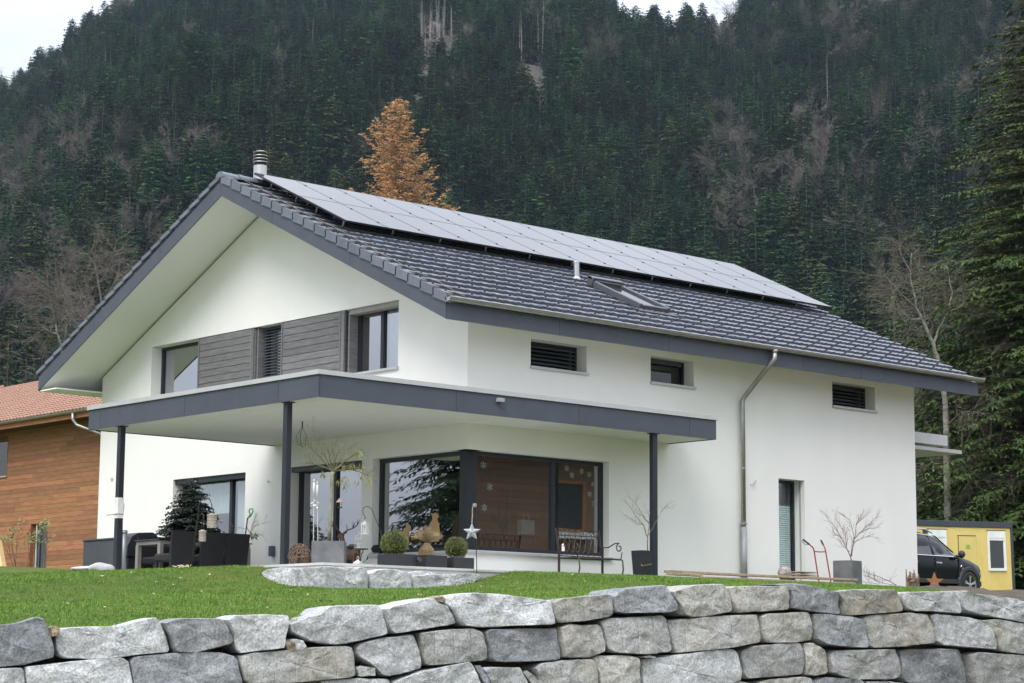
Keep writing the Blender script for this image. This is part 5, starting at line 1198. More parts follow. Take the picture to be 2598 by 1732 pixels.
for sd_ in (-1, 1):
    side_panel([(-.02, .06), (1.02, .06), (.80, .45), (.55, .80), (.28, .93), (-.02, .93)], .012, 'window', cgl2, sd_)
    side_panel([(-1.02, .06), (-.12, .06), (-.12, .93), (-1.02, .93)], .012, 'window', cgl2, sd_)
    side_panel([(-1.85, .30), (-1.12, .06), (-1.12, .93), (-1.7, .85)], .012, 'window', cgl2, sd_)
    t_ = MB(); t_.tube([(x, sd_*(sidew(x)[0]+.012), sidew(x)[1]+.02) for x in np.linspace(-1.8, 1.05, 14)], .012, 5); part('chrome_strip', t_, chrome, car)
    t_ = MB(); t_.tube([(x, sd_*(lerp(sidew(x)[0], sidew(x)[2]+.02, f)+.014), lerp(sidew(x)[1], sidew(x)[3]-.07, f)) for x, f in ((-1.7, .97), (-.8, .98), (0, .98), (.28, .97), (.55, .85), (.80, .5), (1.04, .06))], .011, 5); part('window_trim', t_, chrome, car)
    t_ = MB(); t_.tube([(-1.5, sd_*.60, 1.70), (-1.3, sd_*.60, 1.745), (0, sd_*.60, 1.745), (.35, sd_*.58, 1.66)], .02, 6); part('roof_rail', t_, rimm, car)
    t_ = MB(); t_.sphere((.98, sd_*1.03, 1.12), .12, 10, 8, (.75, .85, .85)); t_.box((.90, sd_*.90, 1.05), (1.02, sd_*1.0, 1.10)); part('mirror', t_, blackp, car, smooth=True)
    for xh in (.0, -1.0): t_ = MB(); t_.cbox((xh-.02, sd_*.925, .86), (xh+.20, sd_*.965, .90), .012); part('door_handle', t_, chrome, car)
    t_ = MB(); t_.tube([(1.12, sd_*.905, .46), (1.17, sd_*.91, .50), (1.18, sd_*.915, .80), (1.11, sd_*.918, .84), (1.10, sd_*.915, .80), (1.10, sd_*.90, .47)], .010, 5); part('side_vent', t_, chrome, car)
    t_ = MB(); t_.box((-1.05, sd_*.885, .36), (1.02, sd_*.925, .47)); part('sill_cladding', t_, blackp, car)
    t_ = MB(); t_.box((-.004, sd_*.90, .48), (.004, sd_*.937, 1.0)); t_.box((1.0, sd_*.90, .48), (1.006, sd_*.937, 1.0)); part('door_gap', t_, blackp, car)
    for xw_ in (1.42, -1.38):
        arch = MB(); V = []
        for k in range(15):
            a = PI*k/14*1.12-.19
            for r_, yy in ((.375, .90), (.375, .955), (.445, .955), (.47, .90)): V.append((xw_+r_*math.cos(a), sd_*yy, .345+r_*math.sin(a)))
        arch.v = V
        for k in range(14):
            for j in range(4): a = k*4; arch.f.append((a+j, a+(j+1) % 4, a+4+(j+1) % 4, a+4+j))
        part('wheel_arch', arch, blackp, car)
        T = Matrix.Translation((xw_, sd_*.86, .345)) @ Matrix.Rotation(PI/2*-sd_, 4, 'X')
        w = MB(); w.lathe([(.20, -.11), (.30, -.12), (.345, -.08), (.345, .07), (.325, .10), (.245, .115), (.235, .09)], 28, T); wo_ = part('wheel', w, rubber, car, smooth=True)
        w = MB(); w.lathe([(.24, .10), (.245, .112), (.225, .10), (.215, .03)], 28, T, cap=False)
        for k in range(5):
            for dk in (-.12, .12):
                a = 2*PI*k/5+.3; p0 = Vector((.045*math.cos(a), .045*math.sin(a), .085)); p1 = Vector((.225*math.cos(a+dk), .225*math.sin(a+dk), .09)); w.bar(T @ p0, T @ p1, .035, .03)
        w.lathe([(.05, .07), (.05, .105), (.02, .11)], 14, T); part('rim', w, rimm, wo_)
        w = MB(); w.lathe([(.37, -.2), (.37, .02)], 20, T); part('wheel_well', w, rubber, wo_)
    t_ = MB(); t_.sphere((2.05, sd_*.66, .80), .14, 10, 8, (1.0, .8, .55)); part('headlight', t_, mat('headlight_glass', (.5, .52, .55), rough=.1, spec=.8), car, smooth=True)
b = MB(); b.box((2.14, -.45, .50), (2.285, .45, .66)); part('grille', b, blackp, car); b = MB(); b.box((2.0, -.7, .33), (2.27, .7, .46)); part('bumper', b, blackp, car)
b = MB(); b.add([(.40, -.60, 1.585), (1.06, -.72, 1.16), (1.06, .72, 1.16), (.40, .60, 1.585)], [(0, 1, 2, 3)], Matrix.Translation((.02, 0, .015))); part('windscreen', b, cgl2, car)
# ------------------------------------------------------------------ things on the terrace and round the house
TZ = .06
c1 = lambda x, y: (200+x*.2126, 1150+y*.2126)
c2 = lambda x, y: (640+x*.15306, 1240+y*.15306)
c3 = lambda x, y: (940+x*.15306, 1240+y*.15306)
c4 = lambda x, y: (1380+x*.15306, 1240+y*.15306)
c5 = lambda x, y: (1980+x*.15306, 1280+y*.15306)
wick = mat('black_wicker', (.007, .007, .009), rough=.6, scale=60, var=.5, bump=.6, bscale=90); tmet = mat('grey_table_frame', (.30, .28, .25), rough=.45, metal=.3, scale=3); tgl = mat('black_table_glass', (.008, .009, .012), rough=.12)
iron = mat('brown_wrought_iron', (.055, .040, .034), rough=.55, metal=.4, scale=12, var=.3); dkm = mat('dark_iron', (.03, .028, .027), rough=.5, metal=.5); rust = mat('rusty_sheet', (.22, .085, .032), rough=.85, scale=6, col2=(.36, .16, .065)); concrete = mat('grey_concrete_planter', (.085, .088, .096), rough=.8, scale=4, col2=(.165, .168, .176), bump=.1, bscale=30); bark = mat('thin_bark', (.17, .14, .12), rough=.9, scale=12, var=.3); barkp = mat('reddish_bark', (.20, .12, .115), rough=.85, scale=12, var=.3); cream = mat('cream_metal', (.36, .31, .25), rough=.6, scale=6); wpaint = MATS['white_paint']; soil = MATS['brown_soil']

# dining table and chairs
tb_ = thing('dining_table', 'black glass garden table with grey metal legs on the terrace', 'table', (-2.45, 4.87, TZ))
b = MB(); b.cbox((-1.02, -.42, .655), (1.02, .42, .675), .004); part('table_top', b, tgl, tb_)
b = MB()
for a, c in (((-.98, -.40, .585), (.98, -.36, .652)), ((-.98, .36, .585), (.98, .40, .652)), ((-.98, -.36, .585), (-.94, .36, .652)), ((.94, -.36, .585), (.98, .36, .652))): b.box(a, c)
part('frame', b, tmet, tb_)
for x in (-.95, .95):
    for y in (-.37, .37): b = MB(); b.cbox((x-.042, y-.042, 0), (x+.042, y+.042, .584), .006); part('leg', b, tmet, tb_)
def chair(x, y, rz, lb):
    t_ = thing('wicker_chair', lb, 'chair', (x, y, TZ), rz, 'black wicker chairs round the garden table')
    b = MB(); b.cbox((-.24, -.22, .26), (.24, .26, .40), .03); part('seat', b, wick, t_)
    b = MB(); V = []
    for z, y0, w, th in ((.0, -.24, .235, .055), (.40, -.25, .245, .06), (.65, -.285, .255, .05), (.80, -.315, .262, .04)): V += [(-w, y0-th, z), (w, y0-th, z), (w, y0, z), (-w, y0, z)]
    b.v = V
    for k in range(3):
        for j in range(4): a = k*4; b.f.append((a+j, a+(j+1) % 4, a+4+(j+1) % 4, a+4+j))
    b.f += [(3, 2, 1, 0), (12, 13, 14, 15)]; part('backrest', b, wick, t_)
    for sx in (-1, 1): b = MB(); b.cbox((sx*.20-.03, .17, 0), (sx*.20+.03, .23, .26), .006); part('leg', b, wick, t_)
for (px, py), lb in ((c1(1215, 940), 'black wicker chair nearest the grey table leg, its back to the lawn'), (c1(1570, 960), 'middle black wicker chair on the lawn side of the table'), (c1(1860, 962), 'black wicker chair beside the sliding door end of the table')):
    p = onY(px, py, 3.98); chair(p.x, 4.22, 0.04, lb)
for (px, py), lb in (((c1(875, 965)), 'black wicker chair across the table beside the covered grill'), (c1(1130, 975), 'black wicker chair across the table, half hidden by another chair')):
    p = onY(px, py, 5.85); chair(p.x, 5.6, PI, lb)
# christmas tree in a pot
xt = thing('christmas_tree', 'dark potted Christmas tree with a silver bow in front of the gable window', 'tree', (-1.0, 7.22, TZ))
tr_, cr_m = conifer(2.06, .80, 5, whorls=36, per=16, spr=10, start=.10, droop=.22, up=.06, leafl=.21, leafw=.42, shape=.8, trunk_r=.03, sub=3)
part('trunk', tr_, bark, xt); part('crown', cr_m, mat('dark_fir_needles', (.006, .017, .010), rough=.7, scale=3, col2=(.013, .030, .017)), xt)
b = MB(); b.lathe([(.13, 0), (.17, .26), (.18, .28), (.15, .28)], 16); part('pot', b, mat('black_pot', (.02, .02, .022), rough=.5), xt)
b = MB(); rg = random.Random(3)
for k in range(9): a = k*.7; b.add([(0, 0, 2.0), (math.cos(a)*.09, math.sin(a)*.09, 2.0+rg.uniform(-.09, .08)), (math.cos(a+.5)*.08, math.sin(a+.5)*.08, 2.0+rg.uniform(-.09, .06))], [(0, 1, 2)])
part('bow', b, mat('silver_ribbon', (.45, .45, .46), rough=.35, metal=.5), xt)
# covered grill
p = onY(*c1(775, 1000), 6.5); gr_ = thing('covered_grill', 'grill under a black cover behind the dining table', 'grill', (p.x, 6.5, TZ))
b = MB(); pr_ = [(-.36, .45), (-.34, .66), (-.26, .82), (-.12, .90), (.20, .92), (.30, .86), (.34, .66), (.36, .45)]; b.prism(pr_, .5); part('lid_cover', b, mat('black_cover', (.025, .028, .036), rough=.55, scale=5, bump=.4, bscale=8), gr_)
b = MB(); b.cbox((-.34, .02, .03), (.34, .48, .45), .03); part('cabinet', b, MATS['black_cover'], gr_)
for x in (-.28, .28): b = MB(); b.lathe([(.05, -.02), (.05, .02)], 12, Matrix.Translation((x, .1, .05)) @ Matrix.Rotation(PI/2, 4, 'Y')); part('castor', b, rubber, gr_)
# charcoal storage box behind the left post
b = MB(); b.cbox((-3.6, 5.80, TZ), (-3.35, 6.87, .765), .01); sb = thing('storage_box', 'charcoal storage box standing behind the left canopy post', 'box', (0, 0, 0)); part('body', b, mat('charcoal_board', (.055, .062, .072), rough=.6, scale=2, var=.1), sb); b = MB(); b.cbox((-3.62, 5.78, .767), (-3.33, 6.89, .80), .006); part('lid', b, MATS['charcoal_board'], sb)
# loose grey pipe and cane beside the post
p = onX(*c1(545, 915), -3.95); b = MB(); b.tube([(-3.95, p.y, -.05), (-3.95, p.y, p.z)], .053, 14); b.tube([(-3.95, p.y, p.z-.06), (-3.95, p.y, p.z-.02)], .058, 14); solo('standpipe', b, mat('grey_pipe', (.22, .24, .26), rough=.4, metal=.3), 'upright grey pipe beside the left canopy post', 'pipe', smooth=True)
b = MB(); b.tube([onX(*c1(520, 920), -3.9), onX(*c1(522, 800), -3.9), onX(*c1(535, 690), -3.9), onX(*c1(541, 600), -3.9)], .006, 5); solo('cane', b, bark, 'thin bent cane rising from the grey pipe', 'cane')
# shepherd hooks with pierced lanterns
def hook(pts, X, nm_lb, r_=.008, foot=True):
    P = [onX(*q_, X) for q_ in pts]; g0 = P[0].copy(); g0.z = lawn_z(g0.x, g0.y)-.05; P[0] = g0
    t_ = thing('shepherd_hook', nm_lb, 'garden hook', g0); b = MB(); b.tube([p_-g0 for p_ in P], r_, 7); part('rod', b, iron, t_, smooth=True)
    if foot: f_ = MB(); f_.tube([Vector((0, .10*math.sin(a)+.02, .17+.05*math.cos(a*1.5))) for a in np.linspace(0, 4.2, 10)], .006, 5); part('foot_scroll', f_, iron, t_)
    return P
def pierced_lantern(top, h, r_, lb):
    t_ = thing('pierced_lantern', lb, 'lantern', top-Vector((0, 0, h))); b = MB(); n_, m_ = 28, 13
    for i in range(m_+1):
        for j in range(n_): a = 2*PI*j/n_; b.v.append((r_*math.cos(a), r_*math.sin(a), h*i/m_))
    for i in range(m_):
        for j in range(n_):
            if i % 3 == 1 and j % 2 == 0 and 0 < i < m_-1: continue
            b.f.append((i*n_+j, i*n_+(j+1) % n_, (i+1)*n_+(j+1) % n_, (i+1)*n_+j))
    part('body', b, cream, t_); b = MB(); b.lathe([(r_*1.12, h-.004), (r_*1.12, h+.008), (.02, h+.03)], 20); part('lid', b, cream, t_)
    b = MB(); b.tube([(0, r_*math.cos(a)*.7, h+.01+abs(math.sin(a))*.11) for a in np.linspace(0, PI, 10)], .004, 5); part('bail', b, iron, t_)
    b = MB(); b.lathe([(.03, .003), (.03, .09)], 10); part('candle', b, wpaint, t_)
P = hook([c1(1325, 1340), c1(1400, 900), c1(1440, 600), c1(1470, 540), c1(1520, 515), c1(1565, 545), c1(1585, 610), c1(1588, 650), c1(1604, 680), c1(1598, 700)], -5.25, 'taller bent iron hook holding the larger pierced lantern in the lawn')
t0, t1 = onX(*c1(1590, 738), -5.25), onX(*c1(1590, 888), -5.25); pierced_lantern(t0, t0.z-t1.z, .076, 'larger cream pierced lantern hanging from the tall hook')
P = hook([c1(1332, 1338), c1(1385, 1000), c1(1425, 780), c1(1447, 728), c1(1468, 715), c1(1490, 740), c1(1487, 800), c1(1472, 835)], -5.22, 'shorter bent iron hook holding the smaller pierced lantern in the lawn', foot=False)
t0, t1 = onX(*c1(1477, 932), -5.22), onX(*c1(1477, 1050), -5.22); pierced_lantern(t0, t0.z-t1.z, .058, 'smaller cream pierced lantern on the short hook')
# garden tool with green grip, sparse pot plant, wheel and socket
b = MB(); a0, a1 = onX(*c1(1990, 960), -.22), onX(*c1(2015, 770), -.14); tl = thing('garden_fork', 'garden tool with a bright green handle leaning on the white gable wall', 'garden tool', (a0.x, a0.y, TZ)); d_ = a1-a0
bt = Vector((a0.x, a0.y, TZ)); b.tube([Vector((0, 0, 0)), a0-bt, a1-bt], .014, 7); part('shaft', b, dkm, tl)
gh = [onX(*c1(x, y), -.12)-bt for x, y in ((2020, 775), (2045, 730), (2030, 690), (2045, 660), (2075, 662), (2080, 690), (2060, 730), (2040, 760))]; b = MB(); b.tube(gh, .013, 7); part('handle', b, mat('bright_green_plastic', (.03, .42, .09), rough=.35), tl, smooth=True)
b = MB(); 
for k in (-.06, 0, .06): b.tube([(k, k*.6, 0), (k, k*.6, .22)], .008, 5)
b.tube([(-.06, -.036, .22), (.06, .036, .22)], .01, 5); part('tines', b, dkm, tl)
def traced(trunk_z, paths, cf, plane, rs, m_, par, rg, twigs=2, twl=.12, nm='branch', depth_j=.12, leaves=None):
    """limbs drawn from traced outlines on an upright plane, given depth by a smooth sideways sway; twigs grown from them"""
    out = []
    for k, path in enumerate(paths):
        b = MB(); sw = rg.uniform(-depth_j, depth_j); P = [plane(*cf(x, y)) for x, y in path]
        n_ = len(P); base = par.location
        D_ = [p+FH*(sw*(i/(n_-1))**1.2 if k or i else 0) for i, p in enumerate(P)]
        # refine
        Q = []
        for i in range(n_-1):
            for s_ in range(3): Q.append(D_[i].lerp(D_[i+1], s_/3)+Vector((rg.uniform(-1, 1), rg.uniform(-1, 1), rg.uniform(-1, 1)))*.006)
        Q.append(D_[-1]); r0, r1 = rs[k] if k < len(rs) else rs[-1]
        b.tube([q_-base for q_ in Q], [lerp(r0, r1, i/(len(Q)-1)) for i in range(len(Q))], 5)
        tips = []
        for i in range(len(Q)//3, len(Q)):
            for t2 in range(twigs):
                d = (Q[i]-Q[i-1]).normalized(); ax = d.orthogonal(); ax.rotate(Matrix.Rotation(rg.uniform(0, 6.28), 3, d)); nd = (d*.8+ax.normalized()*rg.uniform(.5, .9)+Vector((0, 0, .25))).normalized()
                branching(b, Q[i]-base, nd, twl*rg.uniform(.5, 1.3), .0028, 1, rg, 2, .5, .7, .2, .1, 3, tips, .0013, 2)
        part('branch', b, m_, par); out += tips
    return out
pp = thing('potted_shrub', 'small leafless potted shrub with a few green leaves beside the green handle', 'plant', onX(*c1(2070, 1050), -.6)); pp.location.z = TZ; rg = random.Random(8)
pl6 = lambda x, y: onX(x, y, -.6)
traced(0, [[(2060, 1040), (2050, 940), (2100, 870), (2230, 825)], [(2050, 960), (2010, 900), (1880, 880), (1800, 840)], [(2050, 940), (2060, 860), (2090, 780)], [(2060, 980), (2140, 960), (2200, 990)]], c1, pl6, [(.006, .002)], bark, pp, rg, 1, .1)
b = MB(); c_ = pl6(*c1(2085, 985))-pp.location
for k in range(16): d = Vector((rg.uniform(-1, 1), rg.uniform(-1, 1), rg.uniform(-.6, 1))).normalized(); leafq(b, c_+d*.02, d, .10, .022, d.orthogonal().normalized(), .2)
part('leaf', b, mat('fresh_leaf', (.10, .25, .04), rough=.5), pp); b = MB(); b.lathe([(.10, 0), (.13, .24), (.12, .24)], 14); part('pot', b, MATS['black_pot'], pp)
p = onX(*c1(2245, 1300), -.35); sc_ = thing('kick_scooter', 'small black-wheeled scooter parked against the white wall beside the post', 'scooter', (p.x, p.y, TZ))
b = MB(); b.lathe([(.085, -.018), (.105, -.012), (.105, .012), (.085, .018)], 22, Matrix.Translation((0, 0, .105)) @ Matrix.Rotation(PI/2, 4, 'Y'), cap=False); part('wheel', b, rubber, sc_, smooth=True)
b = MB()
for k in range(6): a = k*1.05; b.tube([(0, 0, .105), (0, .088*math.cos(a), .105+.088*math.sin(a))], .005, 4)
part('spokes', b, wpaint, sc_)
b = MB(); b.tube([(.0, 0, .105), (.02, -.06, .22), (.03, -.10, .30), (.03, -.02, .33)], .016, 7); b.cbox((-.03, -.10, .14), (.03, -.03, .24), .015); part('fork', b, mat('dark_blue_metal', (.03, .04, .07), rough=.4), sc_); b = MB(); b.cbox((-.02, -.55, .06), (.04, -.06, .09), .01); part('deck', b, MATS['dark_blue_metal'], sc_)
p = onX(*c1(2315, 1165), -.02); b = MB(); b.cbox((-.09, p.y-.06, p.z-.10), (-.002, p.y+.06, p.z+.10), .012); part('socket_box', b, mat('slate_plastic', (.10, .13, .18), rough=.5), house)

# woven twig ball
p = onX(*c2(785, 1095), -4.2); p.z = TZ+.185; rg = random.Random(12); b = MB()
for k in range(46):
    ax = Vector((rg.gauss(0, 1), rg.gauss(0, 1), rg.gauss(0, 1))).normalized(); u_ = ax.orthogonal().normalized(); v_ = ax.cross(u_); a0 = rg.uniform(0, 6.28); ln_ = rg.uniform(2.0, 4.6); R_ = .185*rg.uniform(.93, 1.03); off = ax*rg.uniform(-.07, .07)
    rr = math.sqrt(max(.01, R_**2-off.length**2)); b.tube([off+(u_*math.cos(a0+ln_*s_)+v_*math.sin(a0+ln_*s_))*rr*(1+rg.uniform(-.02, .02)) for s_ in np.linspace(0, 1, 14)], .0055, 5)
solo('twig_ball', b, mat('brown_willow', (.15, .095, .065), rough=.8, scale=20, var=.35), 'large ball woven from brown twigs beside the concrete cube planter', 'twig ball', loc=p, smooth=True)
# concrete cube planter with a standard tree
fc = onX(*c2(1250, 1040), -3.9); qd = (fc-CAM).dot(_F); wq = 540*.15306/CF*qd; zt_ = onX(*c2(1250, 860), -3.9).z
fc = Vector((fc.x, fc.y, TZ))+FH*(wq/2)
def cube_planter(lb, loc, rz, w, h, soil_z=.03):
    t_ = thing('concrete_planter', lb, 'planter', loc, rz); b = MB(); v = w/2; e = .03
    V = [(-v, -v, 0), (v, -v, 0), (v, v, 0), (-v, v, 0), (-v, -v, h), (v, -v, h), (v, v, h), (-v, v, h), (-v+e, -v+e, h), (v-e, -v+e, h), (v-e, v-e, h), (-v+e, v-e, h), (-v+e, -v+e, h-soil_z), (v-e, -v+e, h-soil_z), (v-e, v-e, h-soil_z), (-v+e, v-e, h-soil_z)]
    b.add(V, [(0, 3, 2, 1), (0, 1, 5, 4), (1, 2, 6, 5), (2, 3, 7, 6), (3, 0, 4, 7)]+[(4+i, 4+(i+1) % 4, 8+(i+1) % 4, 8+i) for i in range(4)]+[(8+i, 8+(i+1) % 4, 12+(i+1) % 4, 12+i) for i in range(4)]); part('box', b, concrete, t_)
    b = MB(); b.add([V[12], V[13], V[14], V[15]], [(0, 1, 2, 3)]); part('soil', b, soil, t_); return t_
cube_planter('smooth grey concrete cube planter at the terrace corner, holding the small round-crowned tree', fc, CYAW-PI/2, wq, zt_-TZ)
tp = Vector((fc.x, fc.y, zt_-.03)); td = (tp-CAM).dot(_F); plT = lambda x, y: dep(x, y, td)
st_t = thing('standard_tree', 'small grafted tree with a bare twiggy crown and few yellowing leaves in the concrete cube', 'tree', tp)
cT = lambda x, y: (600+x*.3189, 1000+y*.3189)
tpx = proj(tp); b = MB(); tr_pts = [tp]+[plT(*cT(x, y)) for x, y in ((742, 1050), (750, 900), (757, 780), (762, 640), (768, 615))]; b.tube([p_-tp for p_ in tr_pts], [.036, .031, .029, .028, .030, .036], 8); part('trunk', b, mat('mottled_bark', (.16, .155, .11), rough=.9, scale=9, col2=(.36, .34, .24), bump=.4, bscale=30), st_t, smooth=True)
rg = random.Random(31); J = (765, 610); tips = traced(0, [[J, (700, 540), (640, 470), (590, 430)], [J, (720, 520), (680, 430), (640, 380), (612, 280)], [J, (745, 500), (735, 440)], [J, (790, 500), (820, 430), (900, 420)], [J, (850, 540), (930, 470), (990, 460)], [J, (830, 570), (930, 580), (1000, 600)], [J, (700, 580), (620, 560), (560, 545)], [J, (780, 520), (770, 420)], [J, (820, 520), (870, 440)], [J, (860, 590), (980, 610), (1050, 650)]], cT, plT, [(.014, .004)], mat('olive_twig', (.16, .15, .09), rough=.85), st_t, rg, 3, .11, depth_j=.30)
b = MB(); ylw = mat('yellowing_leaf', (.36, .38, .12), rough=.55, scale=8, col2=(.55, .50, .20))
spots = [(690, 620), (840, 670), (880, 690), (860, 650), (820, 680), (960, 690), (1000, 640), (1045, 650), (1050, 680), (980, 450), (950, 440), (970, 480), (880, 470), (900, 570), (860, 580), (910, 550), (870, 720), (700, 610), (1000, 560), (930, 560)]
for x, y in spots:
    for k in range(8): c_ = plT(*cT(x+rg.uniform(-16, 16), y+rg.uniform(-14, 14)))-tp+FH*rg.uniform(-.2, .2); d = Vector((rg.uniform(-.5, .5), rg.uniform(-.5, .5), -1)).normalized(); leafq(b, c_, d, rg.uniform(.09, .15), rg.uniform(.026, .042), d.orthogonal().normalized(), -.1)
part('leaf', b, ylw, st_t, kind='stuff')
# two white garden stakes with candle cups, bird feeder
for (xa, ya), (xb, yb), sgn, lb in (((1025, 855), cT(622, 690), -1, 'taller white metal stake with cup, left of the tree trunk'), ((1098, 850), cT(648, 708), 1, 'shorter white metal stake with cup, right beside the taller one')):
    g0 = plT(*c2(xa, ya))-FH*.1; g1 = plT(xb, yb)-FH*.1; t_ = thing('garden_stake', lb, 'garden stake', g0); b = MB(); b.tube([Vector((0, 0, -.05)), g1-g0-Vector((0, 0, .02))], .0075, 7); part('pole', b, mat('dull_white_metal', (.52, .52, .50), rough=.5), t_)
    b = MB(); tz = (g1-g0); b.tube([tz-Vector((0, 0, .24)), tz-Vector((0, 0, .03))], .019, 10); b.tube([tz-Vector((0, 0, .03)), tz+Vector((0, 0, .02))], [.014, .010], 8); part('cup', b, mat('pearl_white', (.56, .56, .55), rough=.35), t_, smooth=True)
    b = MB(); 
    for k in range(3): d = Vector((math.cos(k*2.1), math.sin(k*2.1), -.6)).normalized(); leafq(b, tz-Vector((0, 0, .30+.04*k)), d, .06, .016, d.orthogonal().normalized())
    part('ornament', b, wpaint, t_)
ft = plT(*cT(822, 850)); fz = thing('bird_feeder', 'tiny roofed bird feeder hanging on a string from the small tree', 'bird feeder', ft); b = MB(); b.lathe([(.063, -.02), (.06, -.012), (.018, .04), (.002, .05)], 14); part('roof', b, mat('bleached_wood', (.30, .25, .22), rough=.8), fz)
b = MB(); b.lathe([(.045, -.11), (.045, -.095)], 14); part('tray', b, dkm, fz); b = MB(); [b.tube([(sx*.035, 0, -.10), (sx*.035, 0, -.02)], .003, 4) for sx in (-1, 1)]; part('rods', b, dkm, fz); b = MB(); b.tube([(0, 0, .05), plT(*cT(824, 640))-ft], .0025, 4); part('string', b, dkm, fz)
# deer statue, seen from behind
dp0 = onX(*c2(1620, 1100), -2.3); DS = Vector((dp0.x, dp0.y, TZ)); dz = thing('deer_statue', 'rust-brown standing deer statue with wide antlers behind the concrete cube planter', 'statue', DS, CYAW+rad(35))
b = MB(); b.tube([(-.22, 0, .30), (-.17, 0, .315), (-.05, 0, .30), (.10, 0, .31), (.19, 0, .34), (.24, 0, .36)], [.05, .095, .085, .095, .085, .03], 12)
b.tube([(.17, 0, .36), (.24, 0, .47), (.27, 0, .58), (.29, 0, .63)], [.075, .052, .042, .04], 10); b.tube([(.25, 0, .64), (.31, 0, .645), (.38, 0, .615), (.42, 0, .60)], [.035, .048, .032, .018], 10)
for sx, sy in ((-.17, .05), (-.17, -.05), (.17, .05), (.17, -.05)): b.tube([(sx, sy, .30), (sx+(-.03 if sx < 0 else .01), sy, .19), (sx+(.0 if sx < 0 else 0), sy, .10), (sx+(-.01 if sx < 0 else .0), sy, .0)], [.05, .026, .016, .018], 8)
for s_ in (-1, 1): b.tube([(.28, s_*.03, .67), (.25, s_*.08, .70), (.235, s_*.085, .69)], [.018, .016, .004], 6)
b.tube([(-.24, 0, .33), (-.27, 0, .28)], [.02, .008], 6)
bo = part('body', b, mat('rust_brown_statue', (.042, .018, .010), rough=.6, scale=8, col2=(.085, .035, .018)), dz, smooth=True); rm = bo.modifiers.new('remesh', 'REMESH'); rm.mode = 'VOXEL'; rm.voxel_size = .011; rm.use_smooth_shade = True
for s_ in (-1, 1):
    b = MB(); A = [Vector((.28, s_*.025, .68)), Vector((.26, s_*.09, .73)), Vector((.24, s_*.19, .77)), Vector((.22, s_*.27, .83)), Vector((.24, s_*.31, .90))]; b.tube(A, [.014, .013, .011, .009, .004], 6)
    for i, l, dx in ((1, .11, .06), (2, .12, .03), (2, .10, -.05), (3, .10, .05), (3, .09, -.04)): b.tube([A[i], A[i]+Vector((dx*.5, s_*.01, l*.55)), A[i]+Vector((dx, s_*.02, l))], [.009, .007, .003], 5)
    part('antler', b, mat('dark_antler', (.045, .03, .024), rough=.6), dz, smooth=True)
# iron side table, bird-cage lantern, small lanterns
tp2 = onX(*c2(1760, 1000), -1.9); sx0 = Vector((tp2.x, tp2.y, TZ)); hh = tp2.z-TZ+.01; t_ = thing('iron_side_table', 'small scrolled iron table under the white birdcage lantern', 'side table', sx0)
b = MB(); b.lathe([(.17, hh-.012), (.175, hh-.004), (.17, hh)], 24); part('table_top', b, dkm, t_)
for k in range(3):
    a = k*2.09+.4; ca, sa_ = math.cos(a), math.sin(a); b = MB(); b.tube([(ca*.15, sa_*.15, hh-.012), (ca*.16, sa_*.16, hh-.05), (ca*.11, sa_*.11, hh-.09), (ca*.08, sa_*.08, hh*.5), (ca*.11, sa_*.11, hh*.25), (ca*.16, sa_*.16, .0)], .007, 5); part('leg', b, dkm, t_)
def cage(lb, loc, r_, h, hang=False):
    t_ = thing('birdcage_lantern', lb, 'lantern', loc); b = MB(); b.lathe([(r_*1.08, 0), (r_*1.08, .012), (r_*.9, .018)], 18); part('base', b, wpaint, t_)
    b = MB()
    for k in range(14):
        a = 2*PI*k/14; b.tube([(r_*math.cos(a), r_*math.sin(a), .01), (r_*math.cos(a), r_*math.sin(a), h*.62), (r_*.8*math.cos(a), r_*.8*math.sin(a), h*.80), (.006*math.cos(a), .006*math.sin(a), h)], .0028, 4)
    for z in (h*.3, h*.62): b.tube([(r_*math.cos(a), r_*math.sin(a), z) for a in np.linspace(0, 2*PI, 20)], .0035, 4)
    part('bars', b, wpaint, t_); b = MB(); b.lathe([(.035, .018), (.035, .10)], 12); part('candle', b, mat('wax', (.7, .66, .58), rough=.5), t_)
    b = MB(); b.sphere((0, 0, h+.012), .012, 8, 6); part('finial', b, wpaint, t_); return t_
cage('white wire birdcage lantern standing on the iron side table', sx0+Vector((0, 0, hh)), .075, .27)
def house_lantern(lb, loc, w, h):
    t_ = thing('candle_lantern', lb, 'lantern', loc, .5); b = MB(); v = w/2
    for sx in (-1, 1):
        for sy in (-1, 1): b.box((sx*v-.006, sy*v-.006, 0), (sx*v+.006, sy*v+.006, h*.62))
    for z in (0, h*.60): b.box((-v-.008, -v-.008, z), (v+.008, v+.008, z+.014))
    for sy in (-1, 1): b.box((-.004, sy*v-.004, .014), (.004, sy*v+.004, h*.60)); b.box((sy*v-.004, -.004, .014), (sy*v+.004, .004, h*.60))
    part('frame', b, wpaint, t_); b = MB(); b.add([(-v-.012, -v-.012, h*.62+.012), (v+.012, -v-.012, h*.62+.012), (v+.012, v+.012, h*.62+.012), (-v-.012, v+.012, h*.62+.012), (-.015, -.015, h*.86), (.015, -.015, h*.86), (.015, .015, h*.86), (-.015, .015, h*.86)], [(0, 1, 5, 4), (1, 2, 6, 5), (2, 3, 7, 6), (3, 0, 4, 7), (4, 5, 6, 7), (3, 2, 1, 0)]); part('roof', b, wpaint, t_)
    b = MB(); b.lathe([(.02, h*.86), (.022, h*.9), (.008, h*.92)], 10); b.tube([(.0, .02*math.cos(a), h*.92+.03*math.sin(a)+.02) for a in np.linspace(0, 6.28, 12)], .003, 4); part('ring', b, wpaint, t_); b = MB(); b.lathe([(.025, .014), (.025, .10)], 10); part('candle', b, MATS['wax'], t_)
hp = onX(*c2(1862, 755), -2.2); htop = onX(*c2(1862, 505), -2.2)
